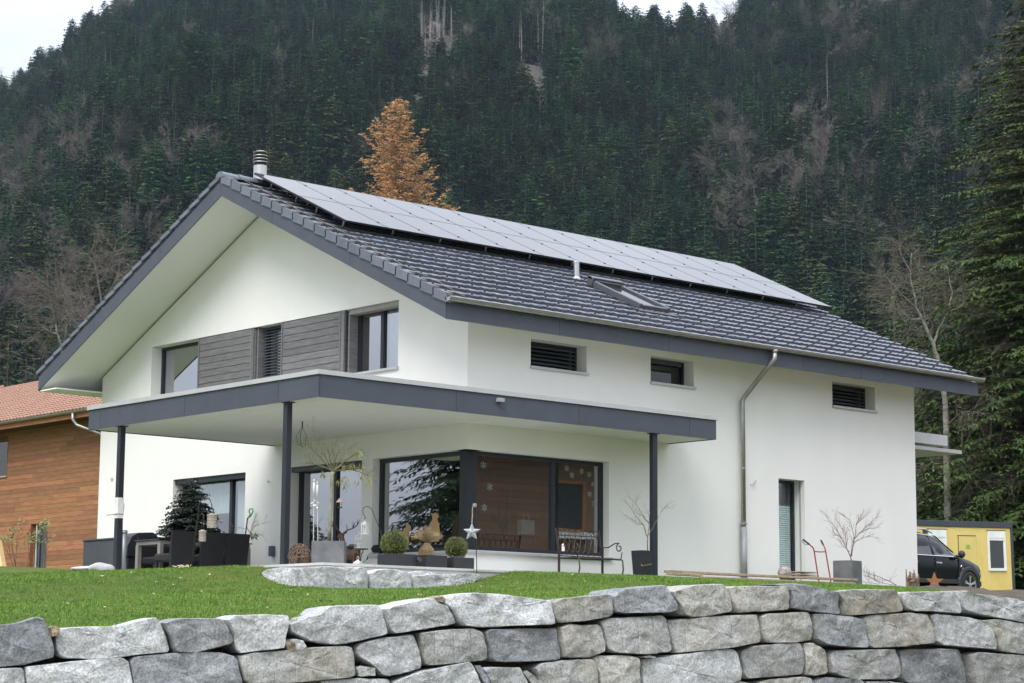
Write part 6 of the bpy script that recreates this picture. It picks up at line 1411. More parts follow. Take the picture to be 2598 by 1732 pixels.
house_lantern('white candle lantern hanging from the thin curved hook', hp, .085, htop.z-hp.z)
b = MB(); HP = [onX(*c2(x, y), -2.2) for x, y in ((2175, 850), (2130, 700), (2080, 590), (2010, 400), (1975, 330), (1930, 297), (1885, 292), (1845, 320), (1830, 370), (1845, 425), (1868, 460), (1880, 480), (1862, 498), (1855, 480))]; HP[0] = Vector((HP[0].x, HP[0].y-.12, TZ)); t_ = thing('lantern_hook', 'thin curved iron hook rising behind the left box bush', 'garden hook', HP[0]); b.tube([p_-HP[0] for p_ in HP], .006, 6); part('rod', b, iron, t_)
lp = onX(*c2(1750, 1225), -2.5); house_lantern('low white lantern with pierced star on the terrace floor', Vector((lp.x, lp.y, TZ)), .10, .22)
# black cloth on the window sill
b = MB(); p = onX(*c2(2060, 990), -.02); rg = random.Random(4); bm_ = boulder(9, .12, (.5, 1.25, .62), .25, 2); solo('black_bag', bm_, mat('black_fabric', (.012, .013, .018), rough=.8, bump=.4, bscale=12), 'crumpled black bag on the left end of the window sill', 'bag', loc=p, smooth=True)
b = MB(); p2 = [onX(*c2(x, y), -.06) for x, y in ((1950, 1060), (1925, 1110), (1900, 1170), (1870, 1200), (1830, 1215))]; b.tube(p2, .005, 5); b.tube([p2[1], p2[2]], .014, 6); solo('cable', b, MATS['black_cable'], 'thin black cable with a switch trailing down from the sill', 'cable')
# three dark planters with clipped box and straw
PYL = -1.75
box_m = mat('dark_planter', (.020, .022, .027), rough=.6, scale=5, var=.12, rnd=.1)
boxleaf = mat('box_leaves', (.050, .075, .014), rough=.55, scale=9, col2=(.170, .180, .040)); straw_m = mat('straw', (.13, .08, .035), rough=.8, scale=60, col2=(.58, .45, .27), detail=2)
PLN = []
for k, (ex_, ty, lb) in enumerate(((400, 1072, 'left dark square planter, the one beside the lantern hook'), (925, 1092, 'middle dark square planter with the straw bundle'), (1380, 1130, 'right dark square planter below the hanging star'))):
    p = onY(*c3(ex_, ty), PYL); a = .44; loc = Vector((p.x, PYL, TZ)); t_ = thing('square_planter', lb, 'planter', loc); b = MB(); h = p.z-TZ
    for a0, a1 in (((0, 0, 0), (a, .025, h)), ((0, a-.025, 0), (a, a, h)), ((0, .025, 0), (.025, a-.025, h)), ((a-.025, .025, 0), (a, a-.025, h))): b.box(a0, a1)
    part('box', b, box_m, t_); b = MB(); b.box((.025, .025, 0), (a-.025, a-.025, h-.03)); part('soil', b, soil, t_); PLN.append((loc, a, h))
def box_ball(c, r_, lb, seed):
    t_ = thing('box_ball', lb, 'shrub', c-Vector((0, 0, r_*.9))); rg = random.Random(seed); b = MB(); n_ = 2600
    for k in range(n_):
        d = Vector((rg.gauss(0, 1), rg.gauss(0, 1), rg.gauss(0, 1))).normalized(); rr = r_*(1+.07*noise.noise(d*3+Vector((seed, 0, 0))))*rg.uniform(.82, 1.03); o_ = (d+Vector((rg.gauss(0, .5), rg.gauss(0, .5), rg.gauss(0, .5)))).normalized(); leafq(b, d*rr+Vector((0, 0, r_*.9)), o_, r_*rg.uniform(.10, .16), r_*.05, (o_.orthogonal()).normalized())
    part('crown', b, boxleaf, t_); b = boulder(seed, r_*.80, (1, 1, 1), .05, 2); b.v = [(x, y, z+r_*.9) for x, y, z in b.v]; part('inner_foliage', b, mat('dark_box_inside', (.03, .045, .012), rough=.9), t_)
for i, (cxp, cyp, rp, lb) in enumerate(((395, 905, 215, 'clipped box ball in the planter beside the lantern hook'), (1425, 975, 182, 'smaller clipped box ball in the planter below the hanging star'))):
    loc, a, h = PLN[0 if i == 0 else 2]; c_ = on(*c3(cxp, cyp), (0, 1, 0), PYL+a/2); box_ball(c_, rp*.15306/CF*(c_-CAM).dot(_F), lb, 50+i)
loc, a, h = PLN[1]; sp = on(*c3(930, 880), (0, 1, 0), PYL+a/2); sz = loc.z+h-.02; t_ = thing('straw_bundle', 'tied bundle of straw standing in the middle planter', 'straw bundle', Vector((sp.x, sp.y, sz))); b = MB(); rg = random.Random(6); hw = sp.z-sz
for k in range(330):
    a_ = rg.uniform(0, 6.28); r0 = .135*math.sqrt(rg.random()); r1 = rg.uniform(.0, .20); up_ = rg.uniform(.08, .30); a2 = a_+rg.uniform(-.4, .4)
    b.tube([(r0*math.cos(a_), r0*math.sin(a_), 0), (r0*.95*math.cos(a_), r0*.95*math.sin(a_), hw*.45), (.03*math.cos(a_), .03*math.sin(a_), hw), ((.03+r1*.7)*math.cos(a2), (.03+r1*.7)*math.sin(a2), hw+up_*.6), ((.03+r1*1.35)*math.cos(a2), (.03+r1*1.35)*math.sin(a2), hw+up_*(.95-r1*2.2))], .0028, 3, False)
part('straw', b, straw_m, t_, kind='stuff'); b = MB(); b.tube([(.038*math.cos(a_), .038*math.sin(a_), hw) for a_ in np.linspace(0, 6.28, 16)], .01, 6); part('tie', b, mat('dark_green_ribbon', (.02, .06, .05), rough=.6), t_)
p = onY(*c3(785, 1170), PYL-.03); t_ = thing('spotlight', 'small garden spotlight in front of the middle planter', 'spotlight', (p.x, PYL-.06, TZ)); b = MB(); z_ = p.z-TZ; b.lathe([(.028, -.05), (.05, .0), (.05, .012), (.04, .012)], 14, Matrix.Translation((0, 0, z_)) @ Matrix.Rotation(1.0, 4, 'X')); part('head', b, dkm, t_); b = MB(); b.tube([(0, .02, 0), (0, .02, z_)], .008, 6); part('stem', b, dkm, t_)
# wooden silhouettes on the sill
wood_l = mat('pale_plywood', (.38, .235, .10), rough=.7, scale=4, col2=(.46, .30, .14), stretch=(1, 1, 5))
for poly, lb, Xp in (([(300, 860), (330, 760), (450, 745), (480, 702), (560, 700), (600, 640), (612, 560), (635, 585), (668, 610), (672, 665), (640, 720), (640, 900), (600, 900), (585, 810), (480, 815), (430, 880)], 'plywood fox silhouette behind the left box ball', -.05), ([(1010, 400), (1050, 415), (1080, 393), (1130, 420), (1132, 470), (1108, 492), (1140, 600), (1152, 720), (1140, 870), (1000, 880), (960, 830), (975, 700), (1000, 580), (1042, 510), (1040, 460)], 'plywood sitting animal silhouette behind the straw bundle', -.06)):
    W = [onX(*c3(x, y), Xp) for x, y in poly]; c_ = Vector((Xp, sum(w.y for w in W)/len(W), min(w.z for w in W))); b = MB(); b.prism([((w.y-c_.y), w.z-c_.z) for w in W], .022, Matrix.Rotation(PI/2, 4, 'Z')); solo('wooden_figure', b, wood_l, lb, 'wooden figure', loc=c_)
# star on a rod with a little solar lamp
P = [onY(*c3(x, y), -2.75) for x, y in ((1770, 1350), (1750, 850), (1738, 320))]; g0 = Vector((P[0].x, P[0].y, lawn_z(P[0].x, P[0].y)-.05)); t_ = thing('star_stake', 'pierced silver star hanging from a thin rod with a tiny solar lamp', 'garden ornament', g0); b = MB(); b.tube([Vector((0, 0, 0)), P[1]-g0, P[2]-g0], .0065, 6); part('rod', b, dkm, t_)
def star_poly(R_, r_, n=5, a0=PI/2): return [((R_ if k % 2 == 0 else r_)*math.cos(a0+PI*k/n), (R_ if k % 2 == 0 else r_)*math.sin(a0+PI*k/n)) for k in range(2*n)]
sc0 = onY(*c3(1680, 715), -2.75)-g0; Rs = 145*.15306/CF*35; b = MB(); V = star_poly(Rs, Rs*.45); n_ = len(V); Mx = Matrix.Translation(sc0) @ Matrix.Rotation(CYAW-PI/2, 4, 'Z')
b.add([(x, 0, z) for x, z in V]+[(0, -.035, 0), (0, .035, 0)], [(i, (i+1) % n_, n_) for i in range(n_)]+[((i+1) % n_, i, n_+1) for i in range(n_)], Mx); part('star', b, mat('pierced_silver', (.14, .145, .16), rough=.5, scale=55, col2=(.50, .51, .54), detail=2), t_)
b = MB(); b.tube([sc0+Vector((0, 0, Rs)), onY(*c3(1690, 420), -2.75)-g0, onY(*c3(1690, 300), -2.75)-g0], .009, 5); part('cord', b, straw_m, t_); b = MB(); q0 = onY(*c3(1728, 275), -2.75)-g0; b.cbox(q0-Vector((.032, .025, .03)), q0+Vector((.032, .025, .03)), .01); part('solar_lamp', b, mat('lamp_plastic', (.22, .24, .28), rough=.2), t_)
# timber strips along the wall foot
b = MB(); q0, q1 = onY(*c3(1720, 1310), -2.3), onY(*c4(-900, 1320), -2.3); b.cbox((q0.x, -2.34, -.02), (q0.x+.9, -2.24, .07), .006); solo('timber_batten', b, mat('raw_timber', (.27, .20, .13), rough=.85, scale=3, col2=(.42, .33, .23), stretch=(5, 1, 1), objrnd=1, rnd=.12), 'short raw timber batten on the lawn edge beside the star stake', 'timber')

# ------------------------------------------------------------------ wrought-iron bench
yb_, yf_ = -.95, -1.45; xl, xr = onY(*c4(250, 1150), yb_).x, onY(*c4(970, 1150), yb_).x; bz = lawn_z((xl+xr)/2, -1.2)-.01
bn = thing('garden_bench', 'brown wrought-iron bench with scrolled arms and lattice back under the corner window', 'bench', ((xl+xr)/2, yb_, bz)); hw_ = (xr-xl)/2; sd_ = yb_-yf_
sz_ = onY(*c4(600, 1150), yb_-.2).z-bz; tz_ = onY(*c4(160, 650), yb_+.1).z-bz; az_ = onY(*c4(1000, 975), yb_).z-bz
for s_ in (-1, 1):
    x = s_*hw_; b = MB(); b.bar((x, 0, 0), (x, 0, az_), .035, .03); b.bar((x, 0, sz_), (x-s_*.0, .10, tz_), .028, .018); part('back_leg', b, iron, bn)
    b = MB(); b.tube([(x, -sd_+.06, sz_), (x, -sd_-.01, sz_-.02), (x, -sd_-.03, sz_*.62), (x, -sd_+.01, sz_*.3), (x, -sd_-.0, 0)], .014, 6); part('front_leg', b, iron, bn, smooth=True)
    b = MB(); b.tube([(x, -.06, 0), (x, -sd_*.5, .075), (x, -sd_+.06, 0)], .010, 5); part('foot_arc', b, iron, bn, smooth=True)
    b = MB(); sp_ = [(x, 0, az_), (x, -sd_*.30, az_-.005), (x, -sd_*.62, az_+.06), (x, -sd_*.82, az_+.065)]
    for k in range(14): a = PI/2+k*.52; r_ = .085*(1-k*.052); sp_.append((x, -sd_*.86-r_*math.cos(a-PI)*-1, az_-.02+r_*math.sin(a)))
    b.tube(sp_, .011, 6); b.bar((x, -sd_+.03, sz_), (x, -sd_+.0, az_-.10), .014, .014); part('armrest', b, iron, bn, smooth=True)
b = MB(); b.bar((-hw_, -.02, sz_), (hw_, -.02, sz_), .02); b.bar((-hw_, -sd_+.05, sz_), (hw_, -sd_+.05, sz_), .02); b.tube([(-hw_, -sd_+.03, sz_-.01), (hw_, -sd_+.03, sz_-.01)], .014, 6); part('seat_frame', b, iron, bn)
for k in range(24): x = lerp(-hw_+.03, hw_-.03, k/23); b = MB(); b.box((x-.011, -sd_+.06, sz_+.004), (x+.011, -.03, sz_+.010)); part('seat_slat', b, iron, bn)
def bk(x, f): return Vector((x, lerp(.0, .10, f), lerp(sz_, tz_, f)))
b = MB(); b.bar(bk(-hw_, .78), bk(hw_, .78), .02, .016); b.bar(bk(-hw_, .08), bk(hw_, .08), .018, .016); part('back_rail', b, iron, bn)
b = MB(); n_ = 8
for k in range(n_):
    x0, x1 = lerp(-hw_, hw_, k/n_), lerp(-hw_, hw_, (k+1)/n_); xm = (x0+x1)/2
    b.tube([bk(x0, .35), bk(lerp(x0, xm, .6), .58), bk(xm, .77)], .007, 4); b.tube([bk(x1, .35), bk(lerp(x1, xm, .6), .58), bk(xm, .77)], .007, 4); b.tube([bk(x0, .35), bk(xm, .20), bk(xm, .08)], .007, 4); b.tube([bk(x1, .35), bk(xm, .20)], .007, 4)
part('lattice', b, iron, bn)
b = MB()
for k in range(4):
    xm = lerp(-hw_, hw_, (k+.5)/4); w = hw_/4.4
    for s_ in (-1, 1): b.tube([bk(xm, .80)]+[bk(xm+s_*(w*.5+w*.42*math.cos(a)), .90+.085*math.sin(a)) for a in np.linspace(PI, -1.6, 10)]+[bk(xm+s_*w*.55, .86)], .006, 4)
part('scroll', b, iron, bn)
p = onY(*c4(318, 975), yf_+.4); b = MB(); b.cbox(p-Vector((.02, .02, .06)), p+Vector((.025, .02, .04)), .004); b.lathe([(.04, .04), (.003, .075)], 4, Matrix.Translation(p)); solo('bird_house', b, wpaint, 'tiny white bird house hanging on the left armrest of the bench', 'bird house')
# tapered black pot with bare shrub
px_, py_ = c4(1718, 1020); p = onY(px_, py_, -1.75); gz_ = lawn_z(p.x, -1.6)-.02; t_ = thing('tapered_pot', 'tall tapered black pot with a cord round it before the canopy post', 'pot', (p.x+.0, -1.75+.14, gz_)); b = MB(); h = p.z-gz_; w0, w1 = .105, .137
V = [(-w0, -w0, 0), (w0, -w0, 0), (w0, w0, 0), (-w0, w0, 0), (-w1, -w1, h), (w1, -w1, h), (w1, w1, h), (-w1, w1, h), (-w1+.02, -w1+.02, h), (w1-.02, -w1+.02, h), (w1-.02, w1-.02, h), (-w1+.02, w1-.02, h), (-w1+.02, -w1+.02, h-.05), (w1-.02, -w1+.02, h-.05), (w1-.02, w1-.02, h-.05), (-w1+.02, w1-.02, h-.05)]
b.add(V, [(0, 3, 2, 1), (0, 1, 5, 4), (1, 2, 6, 5), (2, 3, 7, 6), (3, 0, 4, 7)]+[(4+i, 4+(i+1) % 4, 8+(i+1) % 4, 8+i) for i in range(4)]+[(8+i, 8+(i+1) % 4, 12+(i+1) % 4, 12+i) for i in range(4)]); part('body', b, mat('matt_black_pot', (.022, .024, .028), rough=.5), t_); b = MB(); b.add(V[12:16], [(0, 1, 2, 3)]); part('soil', b, soil, t_)
b = MB(); wz = .126; b.tube([(-wz, -wz+.02, h*.56), (-wz, -wz, h*.50), (wz*.0-wz+.01, -wz-.004, h*.50), (wz, -wz-.004, h*.58)], .004, 4); part('cord', b, straw_m, t_)
so = Vector((p.x, -1.75+.14, gz_+h-.05)); sdp = (so-CAM).dot(_F); plS = lambda x, y: dep(x, y, sdp); t_ = thing('bare_shrub', 'leafless shrub with thin dark twigs in the black pot before the canopy post', 'shrub', so); rg = random.Random(17)
traced(0, [[(1718, 1040), (1715, 800), (1690, 740), (1660, 620), (1560, 500), (1400, 260), (1350, 180)], [(1715, 800), (1740, 650), (1745, 570), (1660, 480), (1560, 280), (1510, 200), (1400, 110)], [(1715, 800), (1800, 650), (1880, 510), (1950, 370), (2000, 320), (2190, 260)], [(2000, 320), (2110, 220)], [(1640, 580), (1540, 590), (1420, 500)], [(1640, 600), (1480, 510), (1340, 420)], [(1745, 570), (1740, 440), (1700, 370)], [(1745, 570), (1640, 460), (1500, 390)], [(1530, 210), (1560, 130)]], c4, plS, [(.012, .002), (.008, .002), (.006, .0015)], bark, t_, rg, 1, .08, depth_j=.2)

# ------------------------------------------------------------------ right side: timber, hand truck, planter, brushwood, star
rawt = MATS['raw_timber']
q0, q1 = onY(1712, 1450, -2.45), onY(2168, 1474, -2.45)
for k, (x0, x1, y, dz_, lb) in enumerate(((q0.x+.25, q1.x, -2.45, .085, 'long raw timber board, the topmost of those along the lawn edge'), (q0.x+.5, q1.x-.25, -2.62, .0, 'long raw timber board lying lowest on the lawn edge'), (q0.x-.05, q0.x+1.1, -2.30, .10, 'short dark-ended timber offcut on the left end of the boards'), (q0.x-.2, q0.x+.6, -2.5, .045, 'short timber offcut wedged under the left end of the boards'))):
    zl0, zl1 = lawn_z(x0, y)+.03, lawn_z(x1, y)+.03; b = MB(); b.cbox((0, -.07, 0), (math.hypot(x1-x0, zl1-zl0), .07, .042), .004); o = solo('timber_board', b, rawt, lb, 'timber', loc=(x0, y, zl0+dz_), group='boards lying along the wall'); o.rotation_euler = (0, -math.atan2(zl1-zl0, x1-x0), .004*(k-1))
p = onY(*c5(70, 1170), -.9); pg = lawn_z(p.x, -.9); bm_ = boulder(14, .17, (1, .6, .85), .22, 3, 2.2); solo('rubbish_bag', bm_, mat('clear_plastic_bag', (.50, .47, .45), rough=.25, scale=14, col2=(.16, .10, .08)), 'full clear plastic bag before the narrow window', 'bag', loc=(p.x, -.9, p.z+.04), smooth=True)
for k, (m_, dz_, w, lb) in enumerate(((MATS['anthracite_metal'], 0, .26, 'dark tray at the bottom of the stack before the narrow window'), (alu, .045, .27, 'grey tray in the middle of the stack before the narrow window'), (rawt, .09, .28, 'brown board on top of the stack before the narrow window'))):
    q2 = onY(*c5(365, 1180), -.8); b = MB(); b.cbox((-w, -.16, 0), (w, .16, .025), .005); solo('tray', b, m_, lb, 'tray', loc=(q2.x, -.8, q2.z-.035+dz_), rotz=.08*(k-1))
# hand truck
YH = -.42; t_ = thing('hand_truck', 'red tubular hand truck leaning on the white wall', 'hand truck', onY(*c5(720, 1250), YH)); g0 = t_.location.copy(); gz_ = lawn_z(g0.x, YH)-.02
redm = mat('red_tube', (.32, .045, .055), rough=.4, scale=5)
def hp_(x, y, Y=YH): return onY(*c5(x, y), Y)-g0
for pts, gp in (([(480, 660), (540, 710), (560, 775), (625, 1195), (650, 1330)], [(375, 578), (480, 660)]), ([(710, 665), (737, 720), (752, 785), (822, 1195), (845, 1330)], [(672, 592), (710, 665)])):
    Pq = [hp_(x, y, YH-.10*(y-500)/700) for x, y in pts]; b = MB(); b.tube(Pq, .014, 8); part('tube', b, redm, t_, smooth=True); b = MB(); b.tube([hp_(*gp[0], YH+.12), hp_(*gp[1], YH-.02)], .019, 8); part('grip', b, blackp, t_, smooth=True)
b = MB(); b.tube([hp_(378, 580, YH+.1), hp_(358, 610, YH+.06), hp_(415, 665, YH+.02), hp_(470, 660, YH)], .006, 5); part('hand_guard', b, blackp, t_)
b = MB(); b.tube([hp_(558, 772, YH-.04), hp_(600, 778, YH-.04), hp_(650, 782, YH-.04), hp_(750, 780, YH-.04)], .013, 7); part('crossbar', b, redm, t_)
lo = hp_(650, 1330, YH-.12); ro = hp_(845, 1330, YH-.12); zf = gz_-g0.z+.02; b = MB(); b.box((lo.x-.05, lo.y-.25, zf), (ro.x+.05, lo.y, zf+.012)); part('toe_plate', b, redm, t_)
for q2 in (lo, ro): b = MB(); b.lathe([(.10, -.03), (.12, -.02), (.12, .02), (.10, .03)], 18, Matrix.Translation((q2.x, lo.y+.1, zf+.11)) @ Matrix.Rotation(PI/2, 4, 'Y')); part('wheel', b, rubber, t_)
# concrete planter with bare maple
p = onY(*c5(1187, 920), -2.2); gz_ = lawn_z(p.x, -2.1)-.02; w = .41; th = rad(12)
ct_ = Vector((p.x, -2.2, gz_))+Vector((math.cos(th)*w/2-math.sin(th)*w/2*-1*0, 0, 0)); ct_ = Vector((p.x, -2.2, gz_))+Matrix.Rotation(th, 3, 'Z') @ Vector((w/2, w/2, 0))
cube_planter('weathered concrete planter with a bare reddish shrub near the house corner', ct_, th, w, p.z-gz_)
so = Vector((ct_.x, ct_.y, p.z-.03)); sdp2 = (so-CAM).dot(_F); plM = lambda x, y: dep(x, y, sdp2); t_ = thing('bare_maple', 'leafless reddish maple shrub in the weathered concrete planter', 'shrub', so); rg = random.Random(23)
traced(0, [[(1172, 925), (1165, 850), (1095, 690), (980, 470), (940, 380), (850, 270), (780, 130)], [(1165, 850), (1190, 700), (1225, 570), (1350, 430), (1500, 290), (1600, 190)], [(1225, 570), (1255, 330), (1330, 250), (1450, 150)], [(1095, 690), (1075, 500), (1000, 370), (930, 200)], [(1225, 570), (1200, 420), (1160, 260), (1070, 160)], [(1225, 620), (1380, 540), (1530, 545)], [(1300, 480), (1440, 410), (1570, 390)], [(1180, 860), (1210, 700), (1230, 640)], [(1095, 690), (1130, 560), (1110, 420)], [(1040, 560), (930, 510), (850, 470)], [(1250, 330), (1310, 200)], [(1150, 780), (1050, 700), (960, 590)]], c5, plM, [(.013, .002), (.012, .002), (.007, .0018)], barkp, t_, rg, 2, .12, depth_j=.28)
b = MB()
for k in range(26): c_ = plM(*c5(rg.gauss(1120, 38), rg.gauss(380, 50)))-so+FH*rg.uniform(-.1, .1); d = Vector((rg.uniform(-1, 1), rg.uniform(-1, 1), -1)).normalized(); leafq(b, c_, d, .04, .012, d.orthogonal().normalized())
part('leaf', b, mat('withered_leaf', (.07, .05, .045), rough=.8), t_, kind='stuff')
# cut branches on the grass
YB = -1.6; t_ = thing('brushwood', 'cut thin branches lying on the grass beside the concrete planter', 'branches', onY(*c5(1700, 1320), YB)); rg = random.Random(29); plB = lambda x, y: onY(x, y, YB)
traced(0, [[(1930, 1335), (1800, 1270), (1650, 1200), (1500, 1150), (1400, 1120)], [(1900, 1335), (1700, 1300), (1560, 1230), (1420, 1190)], [(1650, 1310), (1560, 1240), (1430, 1170)], [(1800, 1280), (1860, 1210)], [(1620, 1320), (1480, 1290), (1400, 1280)]], c5, plB, [(.009, .002), (.006, .002)], bark, t_, rg, 2, .13, depth_j=.25)
# bundle of sticks with a nest box
pb = onY(*c5(2195, 1350), -.85); gz_ = lawn_z(pb.x, -.85)-.03; t_ = thing('stick_screen', 'row of upright brown sticks with a tiny nest box at the house corner', 'stick screen', (pb.x, -.85, gz_)); rg = random.Random(2); stm = mat('peeled_sticks', (.13, .08, .05), rough=.85, scale=9, col2=(.28, .20, .14), rnd=.2, objrnd=1); tzp = onY(*c5(2195, 1100), -.85).z-gz_
for k in range(9): x = lerp(-.20, .20, k/8); b = MB(); h = tzp*rg.uniform(.82, 1.06); b.tube([(x, 0, 0), (x+rg.uniform(-.01, .01), .01, h*.6), (x+rg.uniform(-.015, .015), 0, h)], [.022, .02, .010], 7); part('stick', b, stm, t_)
b = MB(); b.bar((-.22, -.02, tzp*.35), (.22, -.02, tzp*.33), .02); b.bar((-.22, -.02, tzp*.75), (.22, -.02, tzp*.73), .02); part('crosspiece', b, stm, t_); b = MB(); b.box((-.10, -.09, tzp*.45), (0, -.03, tzp*.62)); b.add([(-.12, -.10, tzp*.62), (.02, -.10, tzp*.62), (-.05, -.10, tzp*.76), (-.12, -.02, tzp*.62), (.02, -.02, tzp*.62), (-.05, -.02, tzp*.76)], [(0, 1, 2), (5, 4, 3), (0, 2, 5, 3), (1, 4, 5, 2)]); part('nest_box', b, stm, t_)
# rusty star
cs_ = lambda x, y: (2300+x*.14665, 1290+y*.14665); DX_ = 43.6; ps = dep(*cs_(487, 1265), DX_); Rr_ = 150*.14665/CF*DX_; t_ = Matrix.Rotation(CYAW-PI/2+.15, 4, 'Z'); b = MB(); b.prism(star_poly(Rr_*1.12, Rr_*.46), .03); solo('rusty_star', b, rust, 'flat rusty star ornament standing on the lawn before the black car', 'garden ornament', loc=ps, rotz=CYAW-PI/2+.15)
# sheets of white fleece, timber prop at the neighbour's
for px2, py2, wx, hz, lb in ((100, 1375, .36, .055, 'flat pale stone at the lawn edge left of the charcoal box'), (262, 1362, .11, .09, 'pointed pale stone at the lawn edge left of the post')):
    p = onX(*c1(px2, py2), -4.9); bm_ = boulder(int(px2), 1, (.25, wx, hz), .25, 3); solo('pale_stone', bm_, mat('pale_stone', (.50, .50, .49), rough=.9, scale=5), lb, 'stone', loc=(p.x, p.y, p.z-.01), smooth=True)
p0_, p1_ = onX(12, 1450, 5.5), onX(-8, 1372, 6.4); b = MB(); b.bar(p0_-Vector((0, 0, .3)), p1_, .20, .20, (0, 1, 0)); solo('timber_prop', b, mat('yellow_timber', (.52, .36, .15), rough=.8, scale=4, col2=(.60, .44, .22)), 'yellowish squared timber propped before the boarded house', 'timber')
# leaves and chips on the lawn
b = MB(); rg = random.Random(44)
for (x, y, n_, s_) in [(458, 1438, 26, .35), (470, 1437, 16, .3)]+[(rg.uniform(150, 1700), rg.uniform(1455, 1560), 1, 0) for _ in range(34)]:
    for k in range(n_):
        q2 = None; u_ = 24.0; r_ = ray(x+rg.gauss(0, 14)*s_*2, y+rg.gauss(0, 2))
        while u_ < 37:
            P = CAM+r_*(u_/r_.dot(FH))
            if P.z < lawn_z(P.x, P.y)+.03 and uv_of(P)[0] > wall_d(uv_of(P)[1])+.3: q2 = P; break
            u_ += .1
        if q2 is None: continue
        for t2 in range(2): d = Vector((rg.uniform(-1, 1), rg.uniform(-1, 1), rg.uniform(.1, .6))).normalized(); leafq(b, q2+Vector((0, 0, .01)), d, rg.uniform(.025, .05), .010, d.orthogonal().normalized())
o = link('fallen_leaves', b.mesh('fallen_leaves'), mat('dry_leaf', (.34, .25, .15), rough=.8, scale=6, col2=(.55, .45, .32))); o['kind'] = 'stuff'; o['label'] = 'dry fallen leaves scattered on the lawn'
# stickers and things behind the corner window
flk = mat('frosted_sticker', (.30, .36, .33), rough=.6)
cW = lambda x, y: (1150+x*.3189, 1050+y*.3189)
for x, y, r_ in ((240, 405, 30), (290, 580, 32), (247, 745, 30), (903, 432, 26), (945, 487, 28), (1022, 455, 24), (1082, 480, 26), (1110, 560, 22), (1085, 638, 28), (1120, 712, 28)):
    p = onY(*cW(x, y), .194); R_ = r_*.3189/CF*38; b = MB()
    for k in range(6):
        a = k*PI/3; b.box((-.0045, -.0015, .012), (.0045, .0015, R_), Matrix.Translation(p) @ Matrix.Rotation(a, 4, 'Y')); b.box((-R_*.20, -.0014, R_*.62), (R_*.20, .0014, R_*.70), Matrix.Translation(p) @ Matrix.Rotation(a, 4, 'Y'))
    part('snowflake_sticker', b, flk, o if False else bpy.data.objects['wall'].parent if False else house)
bp = onY(*cW(597, 960), .62); t_ = thing('paper_bag', 'white paper carrier bag standing inside the corner window', 'bag', (bp.x, .62, bp.z)); b = MB(); wd2 = .17; b.cbox((-wd2, 0, 0), (wd2, .12, .27), .01); part('body', b, mat('white_paper', (.72, .78, .74), rough=.8), t_); b = MB(); b.tube([(-.07, .06, .27), (-.065, .06, .36), (.065, .06, .36), (.07, .06, .27)], .008, 5); part('handle', b, MATS['white_paper'], t_)
sp2 = onY(*cW(540, 1000), .8); t_ = thing('sofa', 'brown quilted sofa back inside the corner window', 'sofa', (sp2.x, .85, .07)); b = MB(); b.cbox((-.75, 0, .3), (.75, .2, sp2.z+.02), .05); part('backrest', b, mat('brown_leather', (.07, .035, .025), rough=.5, scale=3), t_); b = MB(); b.cbox((-.75, .2, 0), (.75, .8, .40), .05); part('seat', b, MATS['brown_leather'], t_)
# reflected spruce across the lawn, mirrored in the left corner pane
rt = thing('garden_spruce', 'spruce across the lawn, mirrored in the left pane of the corner window', 'tree', (-14.0, 16.6, lawn_z(-14, 16.6)-.1)); tr_, cr_m = conifer(11.5, 2.6, 91, whorls=56, per=12, spr=18, start=.03, droop=.45, up=.22, leafl=.55, leafw=.17, shape=.7, sub=3, jitter=.5)
part('trunk', tr_, bark, rt); part('crown', cr_m, mat('spruce_needles', (.020, .042, .016), rough=.6, scale=.6, col2=(.045, .085, .028), spec=.3), rt)
# ------------------------------------------------------------------ trees near the house
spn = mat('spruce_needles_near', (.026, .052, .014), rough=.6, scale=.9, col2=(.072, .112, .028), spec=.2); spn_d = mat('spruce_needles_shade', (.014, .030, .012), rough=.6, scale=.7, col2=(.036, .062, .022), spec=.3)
trunk_m = mat('spruce_bark', (.10, .075, .055), rough=.9, scale=3, var=.35)
def place(px, py, d): P = dep(px, py, d); return P
def near_spruce(px, ytop, d, rb, seed, lb, m_=spn, whorls=34, per=9, spr=12, leafl=.62, sub=2, start=.04, droop=.38, zb=None):
    T = dep(px, ytop, d); u, v = uv_of(T); g_ = zb if zb is not None else max(lawn_z(T.x, T.y) if u < 130 else hill_z(u, v), -1); h = T.z-g_
    t_ = thing('spruce_tree', lb, 'tree', (T.x, T.y, g_-.2), seed*1.1); tr_, cr_m = conifer(h, rb, seed, whorls=whorls, per=per, spr=spr, start=start, droop=droop, up=.16, leafl=leafl, leafw=.24, shape=.55, sub=sub, jitter=.38)
    part('trunk', tr_, trunk_m, t_); part('crown', cr_m, m_, t_); return t_
near_spruce(2630, -60, 86, 7.4, 201, 'tallest dense spruce beside the yellow container, taller than the house', whorls=105, per=15, spr=19, leafl=.66, sub=4, droop=.36)
near_spruce(2490, 575, 84, 3.9, 202, 'mid-height spruce below the tallest one, right of the birch', whorls=34, per=10, spr=13, sub=3)
near_spruce(2395, 590, 92, 3.8, 203, 'spruce directly behind the forked birch', per=9, m_=spn)
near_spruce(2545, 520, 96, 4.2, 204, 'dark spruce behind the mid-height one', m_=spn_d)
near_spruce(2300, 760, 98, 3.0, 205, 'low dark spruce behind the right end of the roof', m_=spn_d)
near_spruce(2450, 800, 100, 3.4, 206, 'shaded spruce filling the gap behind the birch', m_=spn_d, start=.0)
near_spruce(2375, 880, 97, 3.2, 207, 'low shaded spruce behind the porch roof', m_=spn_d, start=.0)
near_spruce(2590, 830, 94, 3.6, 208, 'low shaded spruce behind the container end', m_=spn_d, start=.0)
near_spruce(2520, 1000, 91, 2.8, 209, 'young shaded spruce above the container roof', m_=spn_d, start=.0)
